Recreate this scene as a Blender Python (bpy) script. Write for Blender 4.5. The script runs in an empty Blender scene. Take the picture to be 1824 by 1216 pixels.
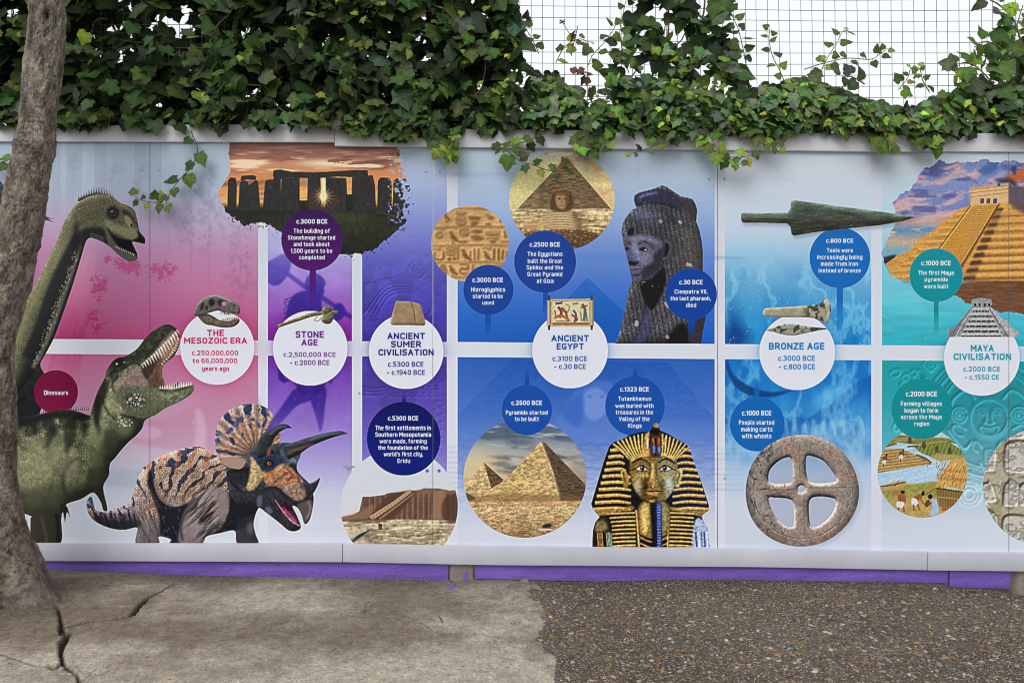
import bpy, bmesh, math, random
import numpy as np
from mathutils import Vector, Matrix
random.seed(4)
scene = bpy.context.scene
# ------------------------------------------------------------------ camera, sky, sun, exposure
S = 0.0024                     # metres per print unit on the board plane (y = 0)
D = 3.16                       # camera to board
ZC = 1.018                     # eye height
def X(u): return (u - 912) * S
def Z(v): return ZC - (v - 608) * S
cam = bpy.data.cameras.new('camera'); camo = bpy.data.objects.new('camera', cam); scene.collection.objects.link(camo)
camo.location = (0, -D, ZC); camo.rotation_euler = (math.radians(90), 0, 0)
cam.sensor_width = 36; cam.lens = 36 * D / (1824 * S); cam.clip_end = 400; cam.clip_start = .05
scene.camera = camo
SUN_EL, SUN_AZ = math.radians(40), math.radians(203)          # azimuth clockwise from +y
world = bpy.data.worlds.new('World'); scene.world = world; world.use_nodes = True
wn = world.node_tree; wn.nodes.clear()
sky = wn.nodes.new('ShaderNodeTexSky'); sky.sky_type = 'NISHITA'; sky.sun_disc = False
sky.sun_elevation = SUN_EL; sky.sun_rotation = SUN_AZ; sky.air_density = 1; sky.dust_density = 4
mixn = wn.nodes.new('ShaderNodeMix'); mixn.data_type = 'RGBA'; mixn.inputs[0].default_value = .86     # closed cloud cover
mixn.inputs[7].default_value = (9.8, 9.95, 10.3, 1)
bg = wn.nodes.new('ShaderNodeBackground'); bg.inputs[1].default_value = .112
wo = wn.nodes.new('ShaderNodeOutputWorld')
wn.links.new(sky.outputs[0], mixn.inputs[6]); wn.links.new(mixn.outputs[2], bg.inputs[0]); wn.links.new(bg.outputs[0], wo.inputs[0])
sun = bpy.data.lights.new('sun', 'SUN'); sun.energy = 1.45; sun.angle = math.radians(38); sun.color = (1, .97, .92)
suno = bpy.data.objects.new('sun', sun); scene.collection.objects.link(suno)
tosun = Vector((math.sin(SUN_AZ) * math.cos(SUN_EL), math.cos(SUN_AZ) * math.cos(SUN_EL), math.sin(SUN_EL)))
suno.rotation_euler = tosun.to_track_quat('Z', 'Y').to_euler(); suno.location = tosun * 20
scene.cycles.filter_width = 1.05
vs = scene.view_settings; vs.view_transform = 'Standard'; vs.look = 'None'; vs.exposure = 0.0; vs.gamma = 1
# ------------------------------------------------------------------ painting of the printed artwork (colour per vertex of the board skin)
U0, V0, PW, PH = -84, 236, 1992, 790          # print area, in millimetre-like print units
def _tab(seed):
    return np.random.RandomState(seed).rand(128, 128).astype(np.float32)
_TABS = {}
def vn(u, v, seed=0):
    if seed not in _TABS: _TABS[seed] = _tab(seed)
    T = _TABS[seed]
    i = np.floor(u).astype(np.int32); j = np.floor(v).astype(np.int32)
    fu = u - i; fv = v - j
    fu = fu * fu * (3 - 2 * fu); fv = fv * fv * (3 - 2 * fv)
    i &= 127; j &= 127; i1 = (i + 1) & 127; j1 = (j + 1) & 127
    a = T[j, i] * (1 - fu) + T[j, i1] * fu
    b = T[j1, i] * (1 - fu) + T[j1, i1] * fu
    return a * (1 - fv) + b * fv
def fbm(u, v, sc, o=4, seed=0):
    if not isinstance(sc, tuple): sc = (sc, sc)
    r = 0; amp = .5; tot = 0
    for k in range(o):
        r = r + amp * vn(u / sc[0] * 2 ** k + 17.3 * k, v / sc[1] * 2 ** k + 9.1 * k, seed + k)
        tot += amp; amp *= .5
    return r / tot
def worley(u, v, sc, seed=0):
    if not isinstance(sc, tuple): sc = (sc, sc)
    if seed not in _TABS: _TABS[seed] = _tab(seed)
    if seed + 50 not in _TABS: _TABS[seed + 50] = _tab(seed + 50)
    A, Bt = _TABS[seed], _TABS[seed + 50]
    x = u / sc[0]; y = v / sc[1]
    i = np.floor(x).astype(np.int32); j = np.floor(y).astype(np.int32)
    f1 = np.full(x.shape, 9., np.float32); f2 = f1.copy(); idd = np.zeros(x.shape, np.float32)
    for dj in (-1, 0, 1):
        for di in (-1, 0, 1):
            ii = (i + di) & 127; jj = (j + dj) & 127
            d = np.hypot(i + di + A[jj, ii] - x, j + dj + Bt[jj, ii] - y)
            n = d < f1
            f2 = np.where(n, f1, np.minimum(f2, d)); idd = np.where(n, A[jj, ii], idd); f1 = np.where(n, d, f1)
    return f1, f2, idd
def box1(a, r, ax):
    if r < 1: return a
    n = 2 * r + 1
    pad = [(0, 0)] * a.ndim; pad[ax] = (r + 1, r)
    c = np.cumsum(np.pad(a, pad, mode='edge'), axis=ax, dtype=np.float64)
    L = a.shape[ax]
    hi = np.take(c, np.arange(n, n + L), axis=ax); lo = np.take(c, np.arange(0, L), axis=ax)
    return ((hi - lo) / n).astype(np.float32)
def blur(a, r):
    r = float(r)
    if r < .6:
        return a
    k = max(1, int(round(r * .6)))
    for _ in range(3):
        a = box1(box1(a, k, 0), k, 1)
    return a
def cr(pts, closed=True, n=5):
    p = np.array(pts, float)
    if len(p) < 3: return p
    if closed: q = np.vstack([p[-1:], p, p[:2]])
    else: q = np.vstack([2 * p[0] - p[1], p, 2 * p[-1] - p[-2]])
    out = []
    t = np.linspace(0, 1, n, endpoint=False)[:, None]
    for i in range(len(q) - 3):
        a, b, c, d = q[i:i + 4]
        out.append(.5 * ((2 * b) + (-a + c) * t + (2 * a - 5 * b + 4 * c - d) * t * t + (-a + 3 * b - 3 * c + d) * t ** 3))
    if not closed: out.append(p[-1:])
    return np.vstack(out)
def cover(polys, x0, y0, w, h, eo=False):
    """coverage of polygons inside a window; returns (mask, ox, oy) or None"""
    al = np.vstack(polys)
    ax0 = max(0, int(np.floor(al[:, 0].min() - x0)) - 1); ax1 = min(w, int(np.ceil(al[:, 0].max() - x0)) + 2)
    ay0 = max(0, int(np.floor(al[:, 1].min() - y0)) - 1); ay1 = min(h, int(np.ceil(al[:, 1].max() - y0)) + 2)
    if ax1 <= ax0 or ay1 <= ay0: return None
    W, Hh = ax1 - ax0, ay1 - ay0
    M = np.zeros((Hh, W + 1), np.float32)
    E = []
    for p in polys:
        q = np.roll(p, -1, axis=0)
        E.append(np.hstack([p, q]))
    E = np.vstack(E); E = E[E[:, 1] != E[:, 3]]
    ex0 = E[:, 0] - x0 - ax0; ey0 = E[:, 1] - y0 - ay0; ex1 = E[:, 2] - x0 - ax0; ey1 = E[:, 3] - y0 - ay0
    dr = np.where(ey1 > ey0, 1, -1)
    lo = np.minimum(ey0, ey1); hi = np.maximum(ey0, ey1); sl = (ex1 - ex0) / (ey1 - ey0)
    SS = 3
    for r in range(Hh * SS):
        y = (r + .5) / SS
        k = np.nonzero((lo <= y) & (hi > y))[0]
        if len(k) == 0: continue
        xs = ex0[k] + (y - ey0[k]) * sl[k]
        o = np.argsort(xs); xs = xs[o]; wd = np.cumsum(dr[k][o])
        row = M[r // SS]
        for t in range(len(xs) - 1):
            if (t % 2 == 0) if eo else (wd[t] != 0):
                a = min(max(xs[t], 0), W); b = min(max(xs[t + 1], 0), W)
                if b <= a: continue
                ia = int(a); ib = int(b)
                if ia == ib: row[ia] += b - a
                else:
                    row[ia] += ia + 1 - a
                    if ib > ia + 1: row[ia + 1:ib] += 1
                    row[ib] += b - ib
    return np.clip(M[:, :W] / SS, 0, 1), ax0, ay0
def ell(cx, cy, rx, ry=None, rot=0, n=40):
    ry = rx if ry is None else ry
    t = np.linspace(0, 2 * np.pi, n, endpoint=False)
    x = rx * np.cos(t); y = ry * np.sin(t); c, s = np.cos(rot), np.sin(rot)
    return np.stack([cx + x * c - y * s, cy + x * s + y * c], 1)
def ribbon(pts, w, sm=True):
    p = cr(pts, False, 5) if sm and len(pts) > 2 else np.array(pts, float)
    if np.isscalar(w): ww = np.full(len(p), w / 2.)
    else:
        ww = np.interp(np.linspace(0, 1, len(p)), np.linspace(0, 1, len(w)), w) / 2.
    d = np.gradient(p, axis=0); l = np.hypot(d[:, 0], d[:, 1]) + 1e-6
    nx = -d[:, 1] / l * ww; ny = d[:, 0] / l * ww
    n = np.stack([nx, ny], 1)
    return np.vstack([p + n, (p - n)[::-1]])
def C(c): return np.array(c, np.float32) / 255.
class Box:
    """a window of the print: colours c, mask m; everything painted in it is cut by m when it is laid down"""
    def __init__(s, pts=None, sm=True, box=None, col=(0, 0, 0), m=None, pad=2, eo=False):
        if pts is not None:
            polys = pts if isinstance(pts, list) and len(pts) and np.ndim(pts[0]) == 2 else [pts]
            polys = [cr(p) if sm else np.array(p, float) for p in polys]
            al = np.vstack(polys)
            box = (al[:, 0].min() - pad, al[:, 1].min() - pad, al[:, 0].max() + pad, al[:, 1].max() + pad)
        x0 = max(U0, int(np.floor(box[0]))); y0 = max(V0, int(np.floor(box[1])))
        x1 = min(U0 + PW, int(np.ceil(box[2]))); y1 = min(V0 + PH, int(np.ceil(box[3])))
        s.x0, s.y0, s.w, s.h = x0, y0, x1 - x0, y1 - y0
        s.U, s.V = np.meshgrid(np.arange(x0, x1) + .5, np.arange(y0, y1) + .5)
        s.U = s.U.astype(np.float32); s.V = s.V.astype(np.float32)
        s.c = np.zeros((s.h, s.w, 3), np.float32)
        s.m = np.ones((s.h, s.w), np.float32)
        if pts is not None:
            s.m[:] = 0
            r = cover(polys, x0, y0, s.w, s.h, eo)
            if r: s.m[r[2]:r[2] + r[0].shape[0], r[1]:r[1] + r[0].shape[1]] = r[0]
        s.c[:] = s.colour(col, s.U, s.V)
    def colour(s, col, U, V):
        if callable(col): return col(U, V)
        if isinstance(col, list):
            ks = [k for k, _ in col]
            return np.stack([np.interp(V, ks, [cc[i] / 255. for _, cc in col]) for i in range(3)], -1)
        return C(col)
    def mask(s, polys, soft=0, eo=False):
        z = np.zeros((s.h, s.w), np.float32)
        r = cover(polys, s.x0, s.y0, s.w, s.h, eo)
        if r is None: return z
        z[r[2]:r[2] + r[0].shape[0], r[1]:r[1] + r[0].shape[1]] = r[0]
        return blur(z, soft) if soft else z
    def put(s, polys, col, a=1., soft=0, eo=False):
        al = np.vstack(polys); p = soft * 2.5 + 2
        bx0 = max(0, int(al[:, 0].min() - s.x0 - p)); bx1 = min(s.w, int(al[:, 0].max() - s.x0 + p) + 1)
        by0 = max(0, int(al[:, 1].min() - s.y0 - p)); by1 = min(s.h, int(al[:, 1].max() - s.y0 + p) + 1)
        if bx1 <= bx0 or by1 <= by0: return
        z = np.zeros((by1 - by0, bx1 - bx0), np.float32)
        r = cover(polys, s.x0 + bx0, s.y0 + by0, bx1 - bx0, by1 - by0, eo)
        if r is None: return
        z[r[2]:r[2] + r[0].shape[0], r[1]:r[1] + r[0].shape[1]] = r[0]
        if soft: z = blur(z, soft)
        z = (z * a)[..., None]
        sl = (slice(by0, by1), slice(bx0, bx1))
        s.c[sl] = s.c[sl] * (1 - z) + s.colour(col, s.U[sl], s.V[sl]) * z
    def P(s, pts, col, a=1., soft=0, sm=True):
        s.put([cr(pts) if sm else np.array(pts, float)], col, a, soft); return s
    def L(s, pts, w, col, a=1., soft=0, sm=True):
        s.put([ribbon(pts, w, sm)], col, a, soft); return s
    def E(s, cx, cy, rx, ry=None, col=(0, 0, 0), a=1., soft=0, rot=0):
        s.put([ell(cx, cy, rx, ry, rot, 28)], col, a, soft); return s
    def mix(s, m, col):
        m = np.clip(m, 0, 1)[..., None]
        s.c = s.c * (1 - m) + s.colour(col, s.U, s.V) * m; return s
    def mul(s, f):
        s.c = s.c * (f[..., None] if f.ndim == 2 else f); return s
    def tex(s, sc, amt, seed=0, o=4):
        return s.mul(1 + amt * (fbm(s.U, s.V, sc, o, seed) - .5) * 2)
    def round(s, rs=(4, 10, 24), light=(-.5, -.75), k=1.0, amb=.55, m=None):
        """printed light and shade of a rounded body (part of the picture that is printed)"""
        m = s.m if m is None else m
        hgt = sum(blur(m, r) * r for r in rs)
        gy, gx = np.gradient(hgt)
        sh = amb + (1 - amb) * np.clip(.55 + k * (gx * -light[0] * -1 * -1 + gy * -light[1]), 0, 1.7)
        return s.mul(sh)
    def emboss(s, hgt, k=1., light=(-.6, -.8)):
        gy, gx = np.gradient(hgt)
        return s.mul(np.clip(1 - k * (gx * -light[0] + gy * -light[1]), .2, 1.9))
    def ragged(s, r=8, sc=10, amp=.8, seed=3, k=4., o=5):
        b = blur(s.m, r)
        s.m = np.clip((b - .5 + amp * (fbm(s.U, s.V, sc, o, seed) - .5)) * k + .5, 0, 1); return s
    def done(s, lab=0, a=1.):
        sl = (slice(s.y0 - V0, s.y0 - V0 + s.h), slice(s.x0 - U0, s.x0 - U0 + s.w))
        m = (s.m * a)[..., None]
        IMG[sl] = IMG[sl] * (1 - m) + np.clip(s.c, 0, 1.1) * m
        if lab: LAB[sl] = np.where(s.m > .5, lab, LAB[sl])
    def back(s):
        sl = (slice(s.y0 - V0, s.y0 - V0 + s.h), slice(s.x0 - U0, s.x0 - U0 + s.w))
        s.c = IMG[sl].copy(); return s
IMG = np.zeros((PH, PW, 3), np.float32)
LAB = np.zeros((PH, PW), np.uint8)
PARTS = {}
def part(name, label=None):
    k = len(PARTS) + 1
    PARTS[k] = (name, label)
    return k
RNG = np.random.RandomState(7)
def scatter(n, inside):
    """n random points of a box's mask"""
    ys, xs = np.nonzero(inside.m > .6)
    k = RNG.randint(0, len(ys), n)
    return xs[k] + inside.x0 + RNG.rand(n), ys[k] + inside.y0 + RNG.rand(n)
# ---- ground of the print: paper, colour columns, ghost pictures
PAPER_SHADED = [(236, (196, 203, 219)), (330, (203, 210, 224)), (600, (212, 218, 230)), (1010, (218, 221, 234))]  # greyer towards the top: shade under the ivy put into the paper colour
K = Box(box=(U0, V0, U0 + PW, V0 + PH), col=PAPER_SHADED)
def smooth(a, b, x):
    t = np.clip((x - a) / (b - a), 0, 1); return t * t * (3 - 2 * t)
COLS = [  # printed fades; the pale top stops also carry painted shade from the ivy
 (-999, 460, [(255, (176, 194, 212)), (330, (176, 190, 212)), (400, (186, 166, 198)), (450, (187, 136, 176)), (520, (185, 112, 154)), (580, (178, 86, 134)), (606, (172, 66, 118)),
              (640, (190, 108, 148)), (700, (192, 132, 166)), (760, (192, 156, 182)), (815, (196, 184, 204)), (850, (190, 196, 212)), (900, (202, 210, 224)), (960, (212, 218, 230))]),
 (477, 627, [(400, (178, 186, 226)), (450, (172, 170, 226)), (500, (160, 128, 210)), (550, (144, 84, 186)), (600, (124, 22, 146)),
             (640, (106, 50, 166)), (700, (126, 86, 190)), (760, (148, 122, 206)), (820, (168, 160, 216)), (880, (198, 202, 226)), (960, (212, 218, 230))]),
 (645, 796, [(255, (184, 200, 218)), (330, (166, 182, 218)), (400, (132, 142, 210)), (470, (96, 96, 196)), (540, (74, 66, 178)), (606, (66, 52, 164)),
             (640, (76, 58, 168)), (720, (88, 72, 176)), (800, (118, 106, 196)), (860, (160, 160, 214)), (930, (206, 212, 228))]),
 (815, 1273, [(258, (190, 206, 220)), (320, (176, 196, 220)), (380, (152, 178, 218)), (440, (112, 146, 212)), (510, (70, 118, 206)), (560, (40, 104, 198)), (612, (22, 92, 188)),
              (645, (44, 96, 184)), (720, (70, 112, 196)), (780, (94, 130, 206)), (830, (134, 158, 216)), (880, (184, 196, 226)), (940, (210, 216, 232))]),
 (1291, 1552, [(262, (206, 214, 226)), (340, (202, 213, 228)), (410, (190, 210, 228)), (450, (158, 200, 226)), (510, (100, 170, 214)), (560, (56, 150, 208)), (612, (30, 136, 204)),
               (645, (24, 128, 206)), (700, (36, 136, 210)), (750, (76, 158, 216)), (790, (130, 182, 222)), (830, (170, 200, 228)), (900, (206, 214, 230))]),
 (1571, 1950, [(262, (206, 214, 226)), (400, (176, 208, 224)), (450, (138, 202, 220)), (520, (104, 196, 214)), (570, (70, 184, 202)), (618, (40, 170, 186)),
               (650, (28, 158, 166)), (720, (48, 160, 176)), (780, (80, 172, 188)), (830, (128, 186, 204)), (880, (176, 202, 218)), (930, (206, 216, 230))]),
]
shear = .0076 * (K.U - 912)
for a, b, st in COLS:
    m = np.clip(K.U - a + .5, 0, 1) * np.clip(b - K.U + .5, 0, 1)
    K.mix(m, st)
def ghost(fn, m):            # darken / lighten through a mask
    K.c = K.c * (1 - m[..., None]) + fn * m[..., None]
# faint cloudy unevenness of the print
K.tex(130, .03, 31, 3)
# pink column: forest ghosts
pk = (K.U < 460) & (K.V < 606)
n1 = fbm(K.U, K.V, (13, 26), 5, 11); n2 = fbm(K.U, K.V, 5, 3, 12)
tree = np.zeros_like(K.U)
for tx, w0, top, bot, s in [(340, 40, 270, 470, 1), (372, 36, 300, 480, 1), (300, 34, 280, 430, .7), (428, 34, 330, 560, .8), (200, 46, 268, 360, .7), (130, 40, 260, 350, .6), (250, 36, 264, 400, .7)]:
    d = np.abs(K.U - tx) / (w0 * (0.25 + .75 * np.clip((K.V - top) / 110., 0, 1)))
    tree = np.maximum(tree, s * np.clip(1.25 - d, 0, 1) * (n2 > .5) * (n1 > .42) * smooth(top, top + 15, K.V) * (1 - smooth(bot - 60, bot, K.V)))
    tree = np.maximum(tree, s * .7 * np.exp(-((K.U - tx) / 1.6) ** 2) * smooth(top, top + 40, K.V) * (1 - smooth(bot, bot + 40, K.V)))
tree = blur(tree, 1) * pk
K.mul(1 - .13 * tree[..., None] * np.array([1, .75, .6], np.float32))
for x0_, x1_ in [(62, 84), (92, 108), (118, 146), (168, 190), (240, 288)]:
    K.mul(1 - .05 * ((K.U > x0_) & (K.U < x1_)) * (1 - smooth(300, 420, K.V)) * np.ones_like(K.U))
tk = np.clip(K.U - (150 - (K.V - 430) * .29), 0, 1) * np.clip((178 - (K.V - 420) * .14) - K.U, 0, 1) * smooth(425, 470, K.V) * (K.V < 720)
K.mix(tk * (.30 + .5 * (fbm(K.U + K.V * .3, K.V, (4, 60), 4, 15) - .4)) * np.where(K.V > 606, .7, 1), [(440, (222, 160, 190)), (520, (214, 120, 160)), (604, (150, 10, 80)), (720, (214, 110, 150))])
tk2 = np.clip((50 - (K.V - 480) * .1) - K.U, 0, 1) * np.clip(K.U - 20, 0, 1) * 0
bush = np.maximum(np.exp(-((K.U - 168) / 22) ** 2 - ((K.V - 575) / 26) ** 2), np.exp(-((K.U - 175) / 16) ** 2 - ((K.V - 505) / 34) ** 2))
bush = np.maximum(bush, .9 * np.exp(-((K.U - 225) / 50) ** 2 - ((K.V - 472 - (K.U - 225) * .25) / 17) ** 2))
bush = np.maximum(bush, .9 * np.exp(-((K.U - 290) / 26) ** 2 - ((K.V - 482) / 24) ** 2))
bm = np.clip((bush ** .7 * (.15 + 1.0 * fbm(K.U, K.V, 16, 3, 21)) + .55 * (fbm(K.U + K.V, K.V - K.U * .3, (5, 2.6), 3, 22) - .5) - .40) * 6, 0, 1) * pk * smooth(.04, .2, bush)
K.mix(bm * .55, [(440, (180, 60, 120)), (520, (176, 40, 104)), (600, (158, 6, 82))])
# pink lower: faint volcano / fern ghosts
K.P([(455, 694), (400, 690), (345, 720), (300, 745), (262, 752), (240, 790), (455, 800)], (188, 118, 156), .34, 3)
K.L([(352, 728), (358, 760), (355, 810)], [10, 18, 22], (222, 190, 210), .5, 3)
K.P([(195, 838), (240, 836), (300, 840), (380, 846), (460, 838), (460, 866), (195, 866)], (160, 172, 192), .45, 4)
K.E(262, 770, 26, 12, (226, 200, 220), .3, 2)
# indigo column: carved relief ghost
hg = np.zeros_like(K.U)
def hl(pts, w=3, v=1., soft=1.2, sm=True):
    global hg
    hg = np.maximum(hg, v * K.mask([ribbon(pts, w, sm)], soft))
for k in range(7):
    hl([(648, 508 + k * 5), (680, 500 + k * 3.5), (712, 492 + k * 3), (735, 480 + k * 4)], 3, .8)
for r in (8, 15): hl(ell(744, 480, r, r, 0, 20), 3, .8)
for k in range(8): hl([(744, 480), (744 + 15 * np.cos(k * .785), 480 + 15 * np.sin(k * .785))], 2, .6)
for r in (18, 26, 34, 42): hl([(690 - r, 560), (700 - r * .3, 540 - r * .7), (730, 532 - r * .55), (762 + r * .2, 545 - r * .1), (764, 560)], 4)
for j in range(8):
    for i in range(4):
        hl(ell(655 + i * 11 + (j % 2) * 5, 528 + j * 10, 4.5, 4.5, 0, 10), 2, .8)
for j in range(5):
    for i in range(9):
        hl(ell(692 + i * 11, 655 + j * 12, 4, 4, 0, 10), 2.4, .9); hl([(686.5 + i * 11, 649 + j * 12), (686.5 + i * 11, 661 + j * 12)], 1.6, .6)
for k in range(3): hl([(646, 690 + k * 7), (668, 692 + k * 6), (688, 690 + k * 6)], 4, .9)
for k in range(6): hl(ell(782 - k * 1, 720 + k * 14, 9, 6, 0, 14), 2.5, .7)
cm = ((K.U > 645) & (K.U < 796)).astype(np.float32) * smooth(400, 520, K.V) * (1 - smooth(780, 860, K.V))
gy, gx = np.gradient(hg + .35 * fbm(K.U, K.V, 8, 4, 41))
K.mul(1 - .42 * cm * np.clip(gx * .6 + gy * .8, -.7, .7) * 1.9)
K.mul(1 - .10 * cm * (fbm(K.U, K.V, 30, 4, 42) > .52))
# faint arch shapes at the head of the columns
K.L([(760, 300), (775, 312), (792, 320), (795, 380)], 3, (150, 172, 205), .35, 1.5)
K.P([(790, 306), (905, 308), (905, 313), (790, 315)], (140, 165, 205), .3, 2)
K.L([(1200, 318), (1225, 305), (1255, 318)], [2, 9, 2], (170, 190, 212), .5, 2)
K.L([(1092, 300), (1110, 318), (1128, 335), (1150, 316), (1160, 330)], 3, (176, 192, 214), .5, 1.5)
K.L([(1300, 320), (1350, 316), (1410, 322)], 3, (188, 200, 218), .5, 2)
K.L([(1100, 335), (1104, 380), (1098, 420)], 9, (150, 170, 212), .3, 3)
# Egypt column: ghost pyramids and sphinx
def eg(U, V): return np.stack([.03 + 0 * U, .30 - .0 * U, .66 + 0 * U], -1)
pm = K.mask([np.array([(1046, 494), (1120, 563), (1165, 612), (968, 612), (968, 585), (1010, 533)], float)])
K.mix(pm * (.75 + .5 * (fbm(K.U, K.V, (12, 3), 3, 51) - .5)), [(494, (32, 100, 190)), (612, (8, 84, 176))])
K.P([(815, 452), (1273, 456), (1273, 462), (815, 458)], (80, 120, 205), .3, 1.5)
pm = K.mask([np.array([(912, 640), (1190, 646), (1273, 745), (1273, 800), (815, 800), (815, 740)], float)])
tx = fbm(K.U, K.V, (9, 4), 4, 52)
K.mix(pm * (.25 + .8 * (tx - .3)) * (1 - smooth(740, 800, K.V)), [(645, (16, 78, 178)), (740, (50, 100, 190)), (800, (120, 150, 215))])
K.P([(1030, 690), (1058, 676), (1100, 690), (1118, 740), (1098, 752), (1092, 790), (1030, 800), (990, 760), (1010, 720)], (92, 128, 212), .55, 3)
K.P([(1040, 700), (1062, 690), (1080, 705), (1078, 735), (1058, 748), (1040, 735)], (140, 166, 226), .55, 3)
K.E(1050, 706, 4, 2, (50, 90, 180), .6, 1); K.E(1072, 706, 4, 2, (50, 90, 180), .6, 1)
K.P([(1000, 735), (1038, 700), (1034, 760)], (44, 92, 186), .5, 3)
for k in range(9):
    yy = 795 + k * 9
    K.P([(815, yy), (1273, yy + 3), (1273, yy + 4 + k % 3), (815, yy + 2 + k % 2)], (122, 148, 206), .35, 1.2)
mm = ((K.U > 815) & (K.U < 1273)).astype(np.float32) * smooth(760, 800, K.V) * (1 - smooth(860, 930, K.V))
K.mul(1 - .13 * mm * (fbm(K.U, K.V, (14, 4), 4, 54) - .45) * 2)
K.L([(824, 858), (824, 812)], 1.2, (110, 130, 190), .6); K.L([(816, 812), (834, 810)], 1.2, (110, 130, 190), .6)
# bronze column: ice-blue rock
bb = ((K.U > 1291) & (K.U < 1552)).astype(np.float32)
w1 = fbm(K.U + 40 * fbm(K.U, K.V, 60, 3, 61), K.V, (34, 60), 5, 62); w2 = 1 - np.abs(2 * fbm(K.U, K.V, (40, 70), 5, 63) - 1)
up = bb * smooth(430, 500, K.V) * (K.V < 615)
K.mix(up * np.clip((w1 - .42) * 3.2, 0, 1) * .55, [(430, (120, 180, 220)), (610, (6, 100, 180))])
K.mix(up * np.clip((w2 - .86) * 8, 0, 1) * .5, (150, 214, 240))
K.mix(up * np.exp(-((K.U - 1400) / 70) ** 2 - ((K.V - 590) / 40) ** 2) * .6, (40, 165, 222))
dk = np.exp(-((K.U - 1306) / 16) ** 2) * smooth(520, 600, K.V) + np.exp(-((K.U - 1318) / 24) ** 2 - ((K.V - 600) / 22) ** 2)
K.mix(up * dk * (w1 > .4) * .7, (10, 70, 140))
for x in RNG.randint(1296, 1548, 300):
    K.E(x + RNG.rand(), RNG.randint(470, 610), .5 + RNG.rand() * .9, None, (176, 224, 246), .5 * RNG.rand())
lo = bb * (K.V > 640) * (1 - smooth(780, 850, K.V))
mt = K.V - (752 - 70 * smooth(1430, 1552, K.U) - 24 * fbm(K.U, K.V, 26, 4, 65))
K.mix(lo * np.clip(mt / 6, 0, 1) * (1 - smooth(10, 60, mt)) * .65, (16, 92, 170))
K.mix(lo * np.clip((w1 - .45) * 4, 0, 1) * .45, (10, 92, 178))
K.mix(lo * np.clip((w2 - .84) * 7, 0, 1) * .45, (140, 206, 240))
K.mix(lo * np.exp(-((K.U - 1480) / 30) ** 2 - ((K.V - 700 + (K.U - 1480) * .5) / 14) ** 2) * .6, (120, 200, 240))
K.P([(1296, 640), (1306, 666), (1340, 690), (1378, 698), (1416, 692), (1380, 706), (1336, 704), (1308, 686), (1294, 656)], (8, 56, 118), .85, .8)
for k in range(14):
    x = 1310 + k * 17; K.L([(x, 770 + 8 * np.sin(k)), (x + 3, 760 - 14 * RNG.rand()), (x + 8, 775)], [2, 7, 3], (196, 222, 240), .35, 2)
# teal column: big carved calendar disc in shallow relief
hg = np.zeros_like(K.U)
cx, cy = 1762, 745
for r, w in [(33, 3), (37, 1.5), (88, 3), (94, 2), (104, 4), (110, 2), (118, 2)]: hl(ell(cx, cy, r, r, 0, 70), w, 1)
for k in range(64):
    a = k * np.pi / 32; hl([(cx + 97 * np.cos(a), cy + 97 * np.sin(a)), (cx + 102 * np.cos(a), cy + 102 * np.sin(a))], 2, .8, .7)
for k in range(40):
    a = k * np.pi / 20; hl([(cx + 33 * np.cos(a), cy + 33 * np.sin(a)), (cx + 37 * np.cos(a), cy + 37 * np.sin(a))], 1.4, .8, .6)
for sx in (-1, 1):
    hl(ell(cx + sx * 53, cy - 6, 14, 14, 0, 20), 3); hl(ell(cx + sx * 53, cy - 6, 8, 8, 0, 20), 3); hl(ell(cx + sx * 53, cy - 6, 3, 3, 0, 12), 3)
    hl([(cx + sx * 40, cy + 20), (cx + sx * 56, cy + 12), (cx + sx * 66, cy + 16), (cx + sx * 60, cy + 28), (cx + sx * 46, cy + 32)], 3)
    hl([(cx + sx * 24, cy - 34), (cx + sx * 40, cy - 50), (cx + sx * 62, cy - 36), (cx + sx * 72, cy - 14)], 4)
    hl([(cx + sx * 30, cy + 40), (cx + sx * 44, cy + 54), (cx + sx * 60, cy + 38), (cx + sx * 74, cy + 20)], 4)
    hl([(cx + sx * 12, cy + 54), (cx + sx * 24, cy + 40), (cx + sx * 30, cy + 52), (cx + sx * 20, cy + 60)], 3)
    hl(ell(cx + sx * 13, cy - 10, 7, 3.4, 0, 16), 2, .9, .8)
    hl([(cx + sx * 5, cy - 16), (cx + sx * 14, cy - 19), (cx + sx * 24, cy - 14)], 2, .9, .8)
for p in [[(cx - 5, cy - 14), (cx - 5, cy + 4), (cx - 10, cy + 8), (cx, cy + 10), (cx + 10, cy + 8), (cx + 5, cy + 4), (cx + 5, cy - 14)], [(cx - 17, cy + 14), (cx, cy + 18), (cx + 17, cy + 14), (cx + 12, cy + 27), (cx, cy + 30), (cx - 12, cy + 27), (cx - 17, cy + 14)]]: hl(p, 2.5, 1, .8)
for k in range(-2, 3): hl([(cx + k * 5, cy + 18), (cx + k * 5, cy + 25)], 1.3, .9, .6)
hl([(cx - 7, cy + 56), (cx + 8, cy + 56), (cx + 8, cy + 80), (cx - 7, cy + 80), (cx - 7, cy + 56)], 2.4, 1, .8, False)
for k in range(3): hl([(cx - 5, cy + 62 + k * 6), (cx + 6, cy + 62 + k * 6)], 1.5, .9, .7)
for k in range(9):
    a = np.pi * (.86 + k * .075); R = 142
    q = np.array([(-10, -9), (10, -9), (10, 9), (-10, 9), (-10, -9)]); c_, s_ = np.cos(a), np.sin(a)
    q = np.stack([cx + R * c_ + q[:, 0] * c_ - q[:, 1] * s_, cy + R * s_ + q[:, 0] * s_ + q[:, 1] * c_], 1)
    hl(q, 2.4, 1, .8, False); hl(ell(cx + R * c_, cy + R * s_, 5, 4, a, 12), 2, .9, .7)
for r in (22, 16, 9): hl(ell(1726, 880, r, r, 0, 24), 2.6, .9)
for k in range(5): hl([(1708, 838 + k * 7), (1735, 832 + k * 8), (1755, 850 + k * 8)], 2.4, .8)
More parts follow.
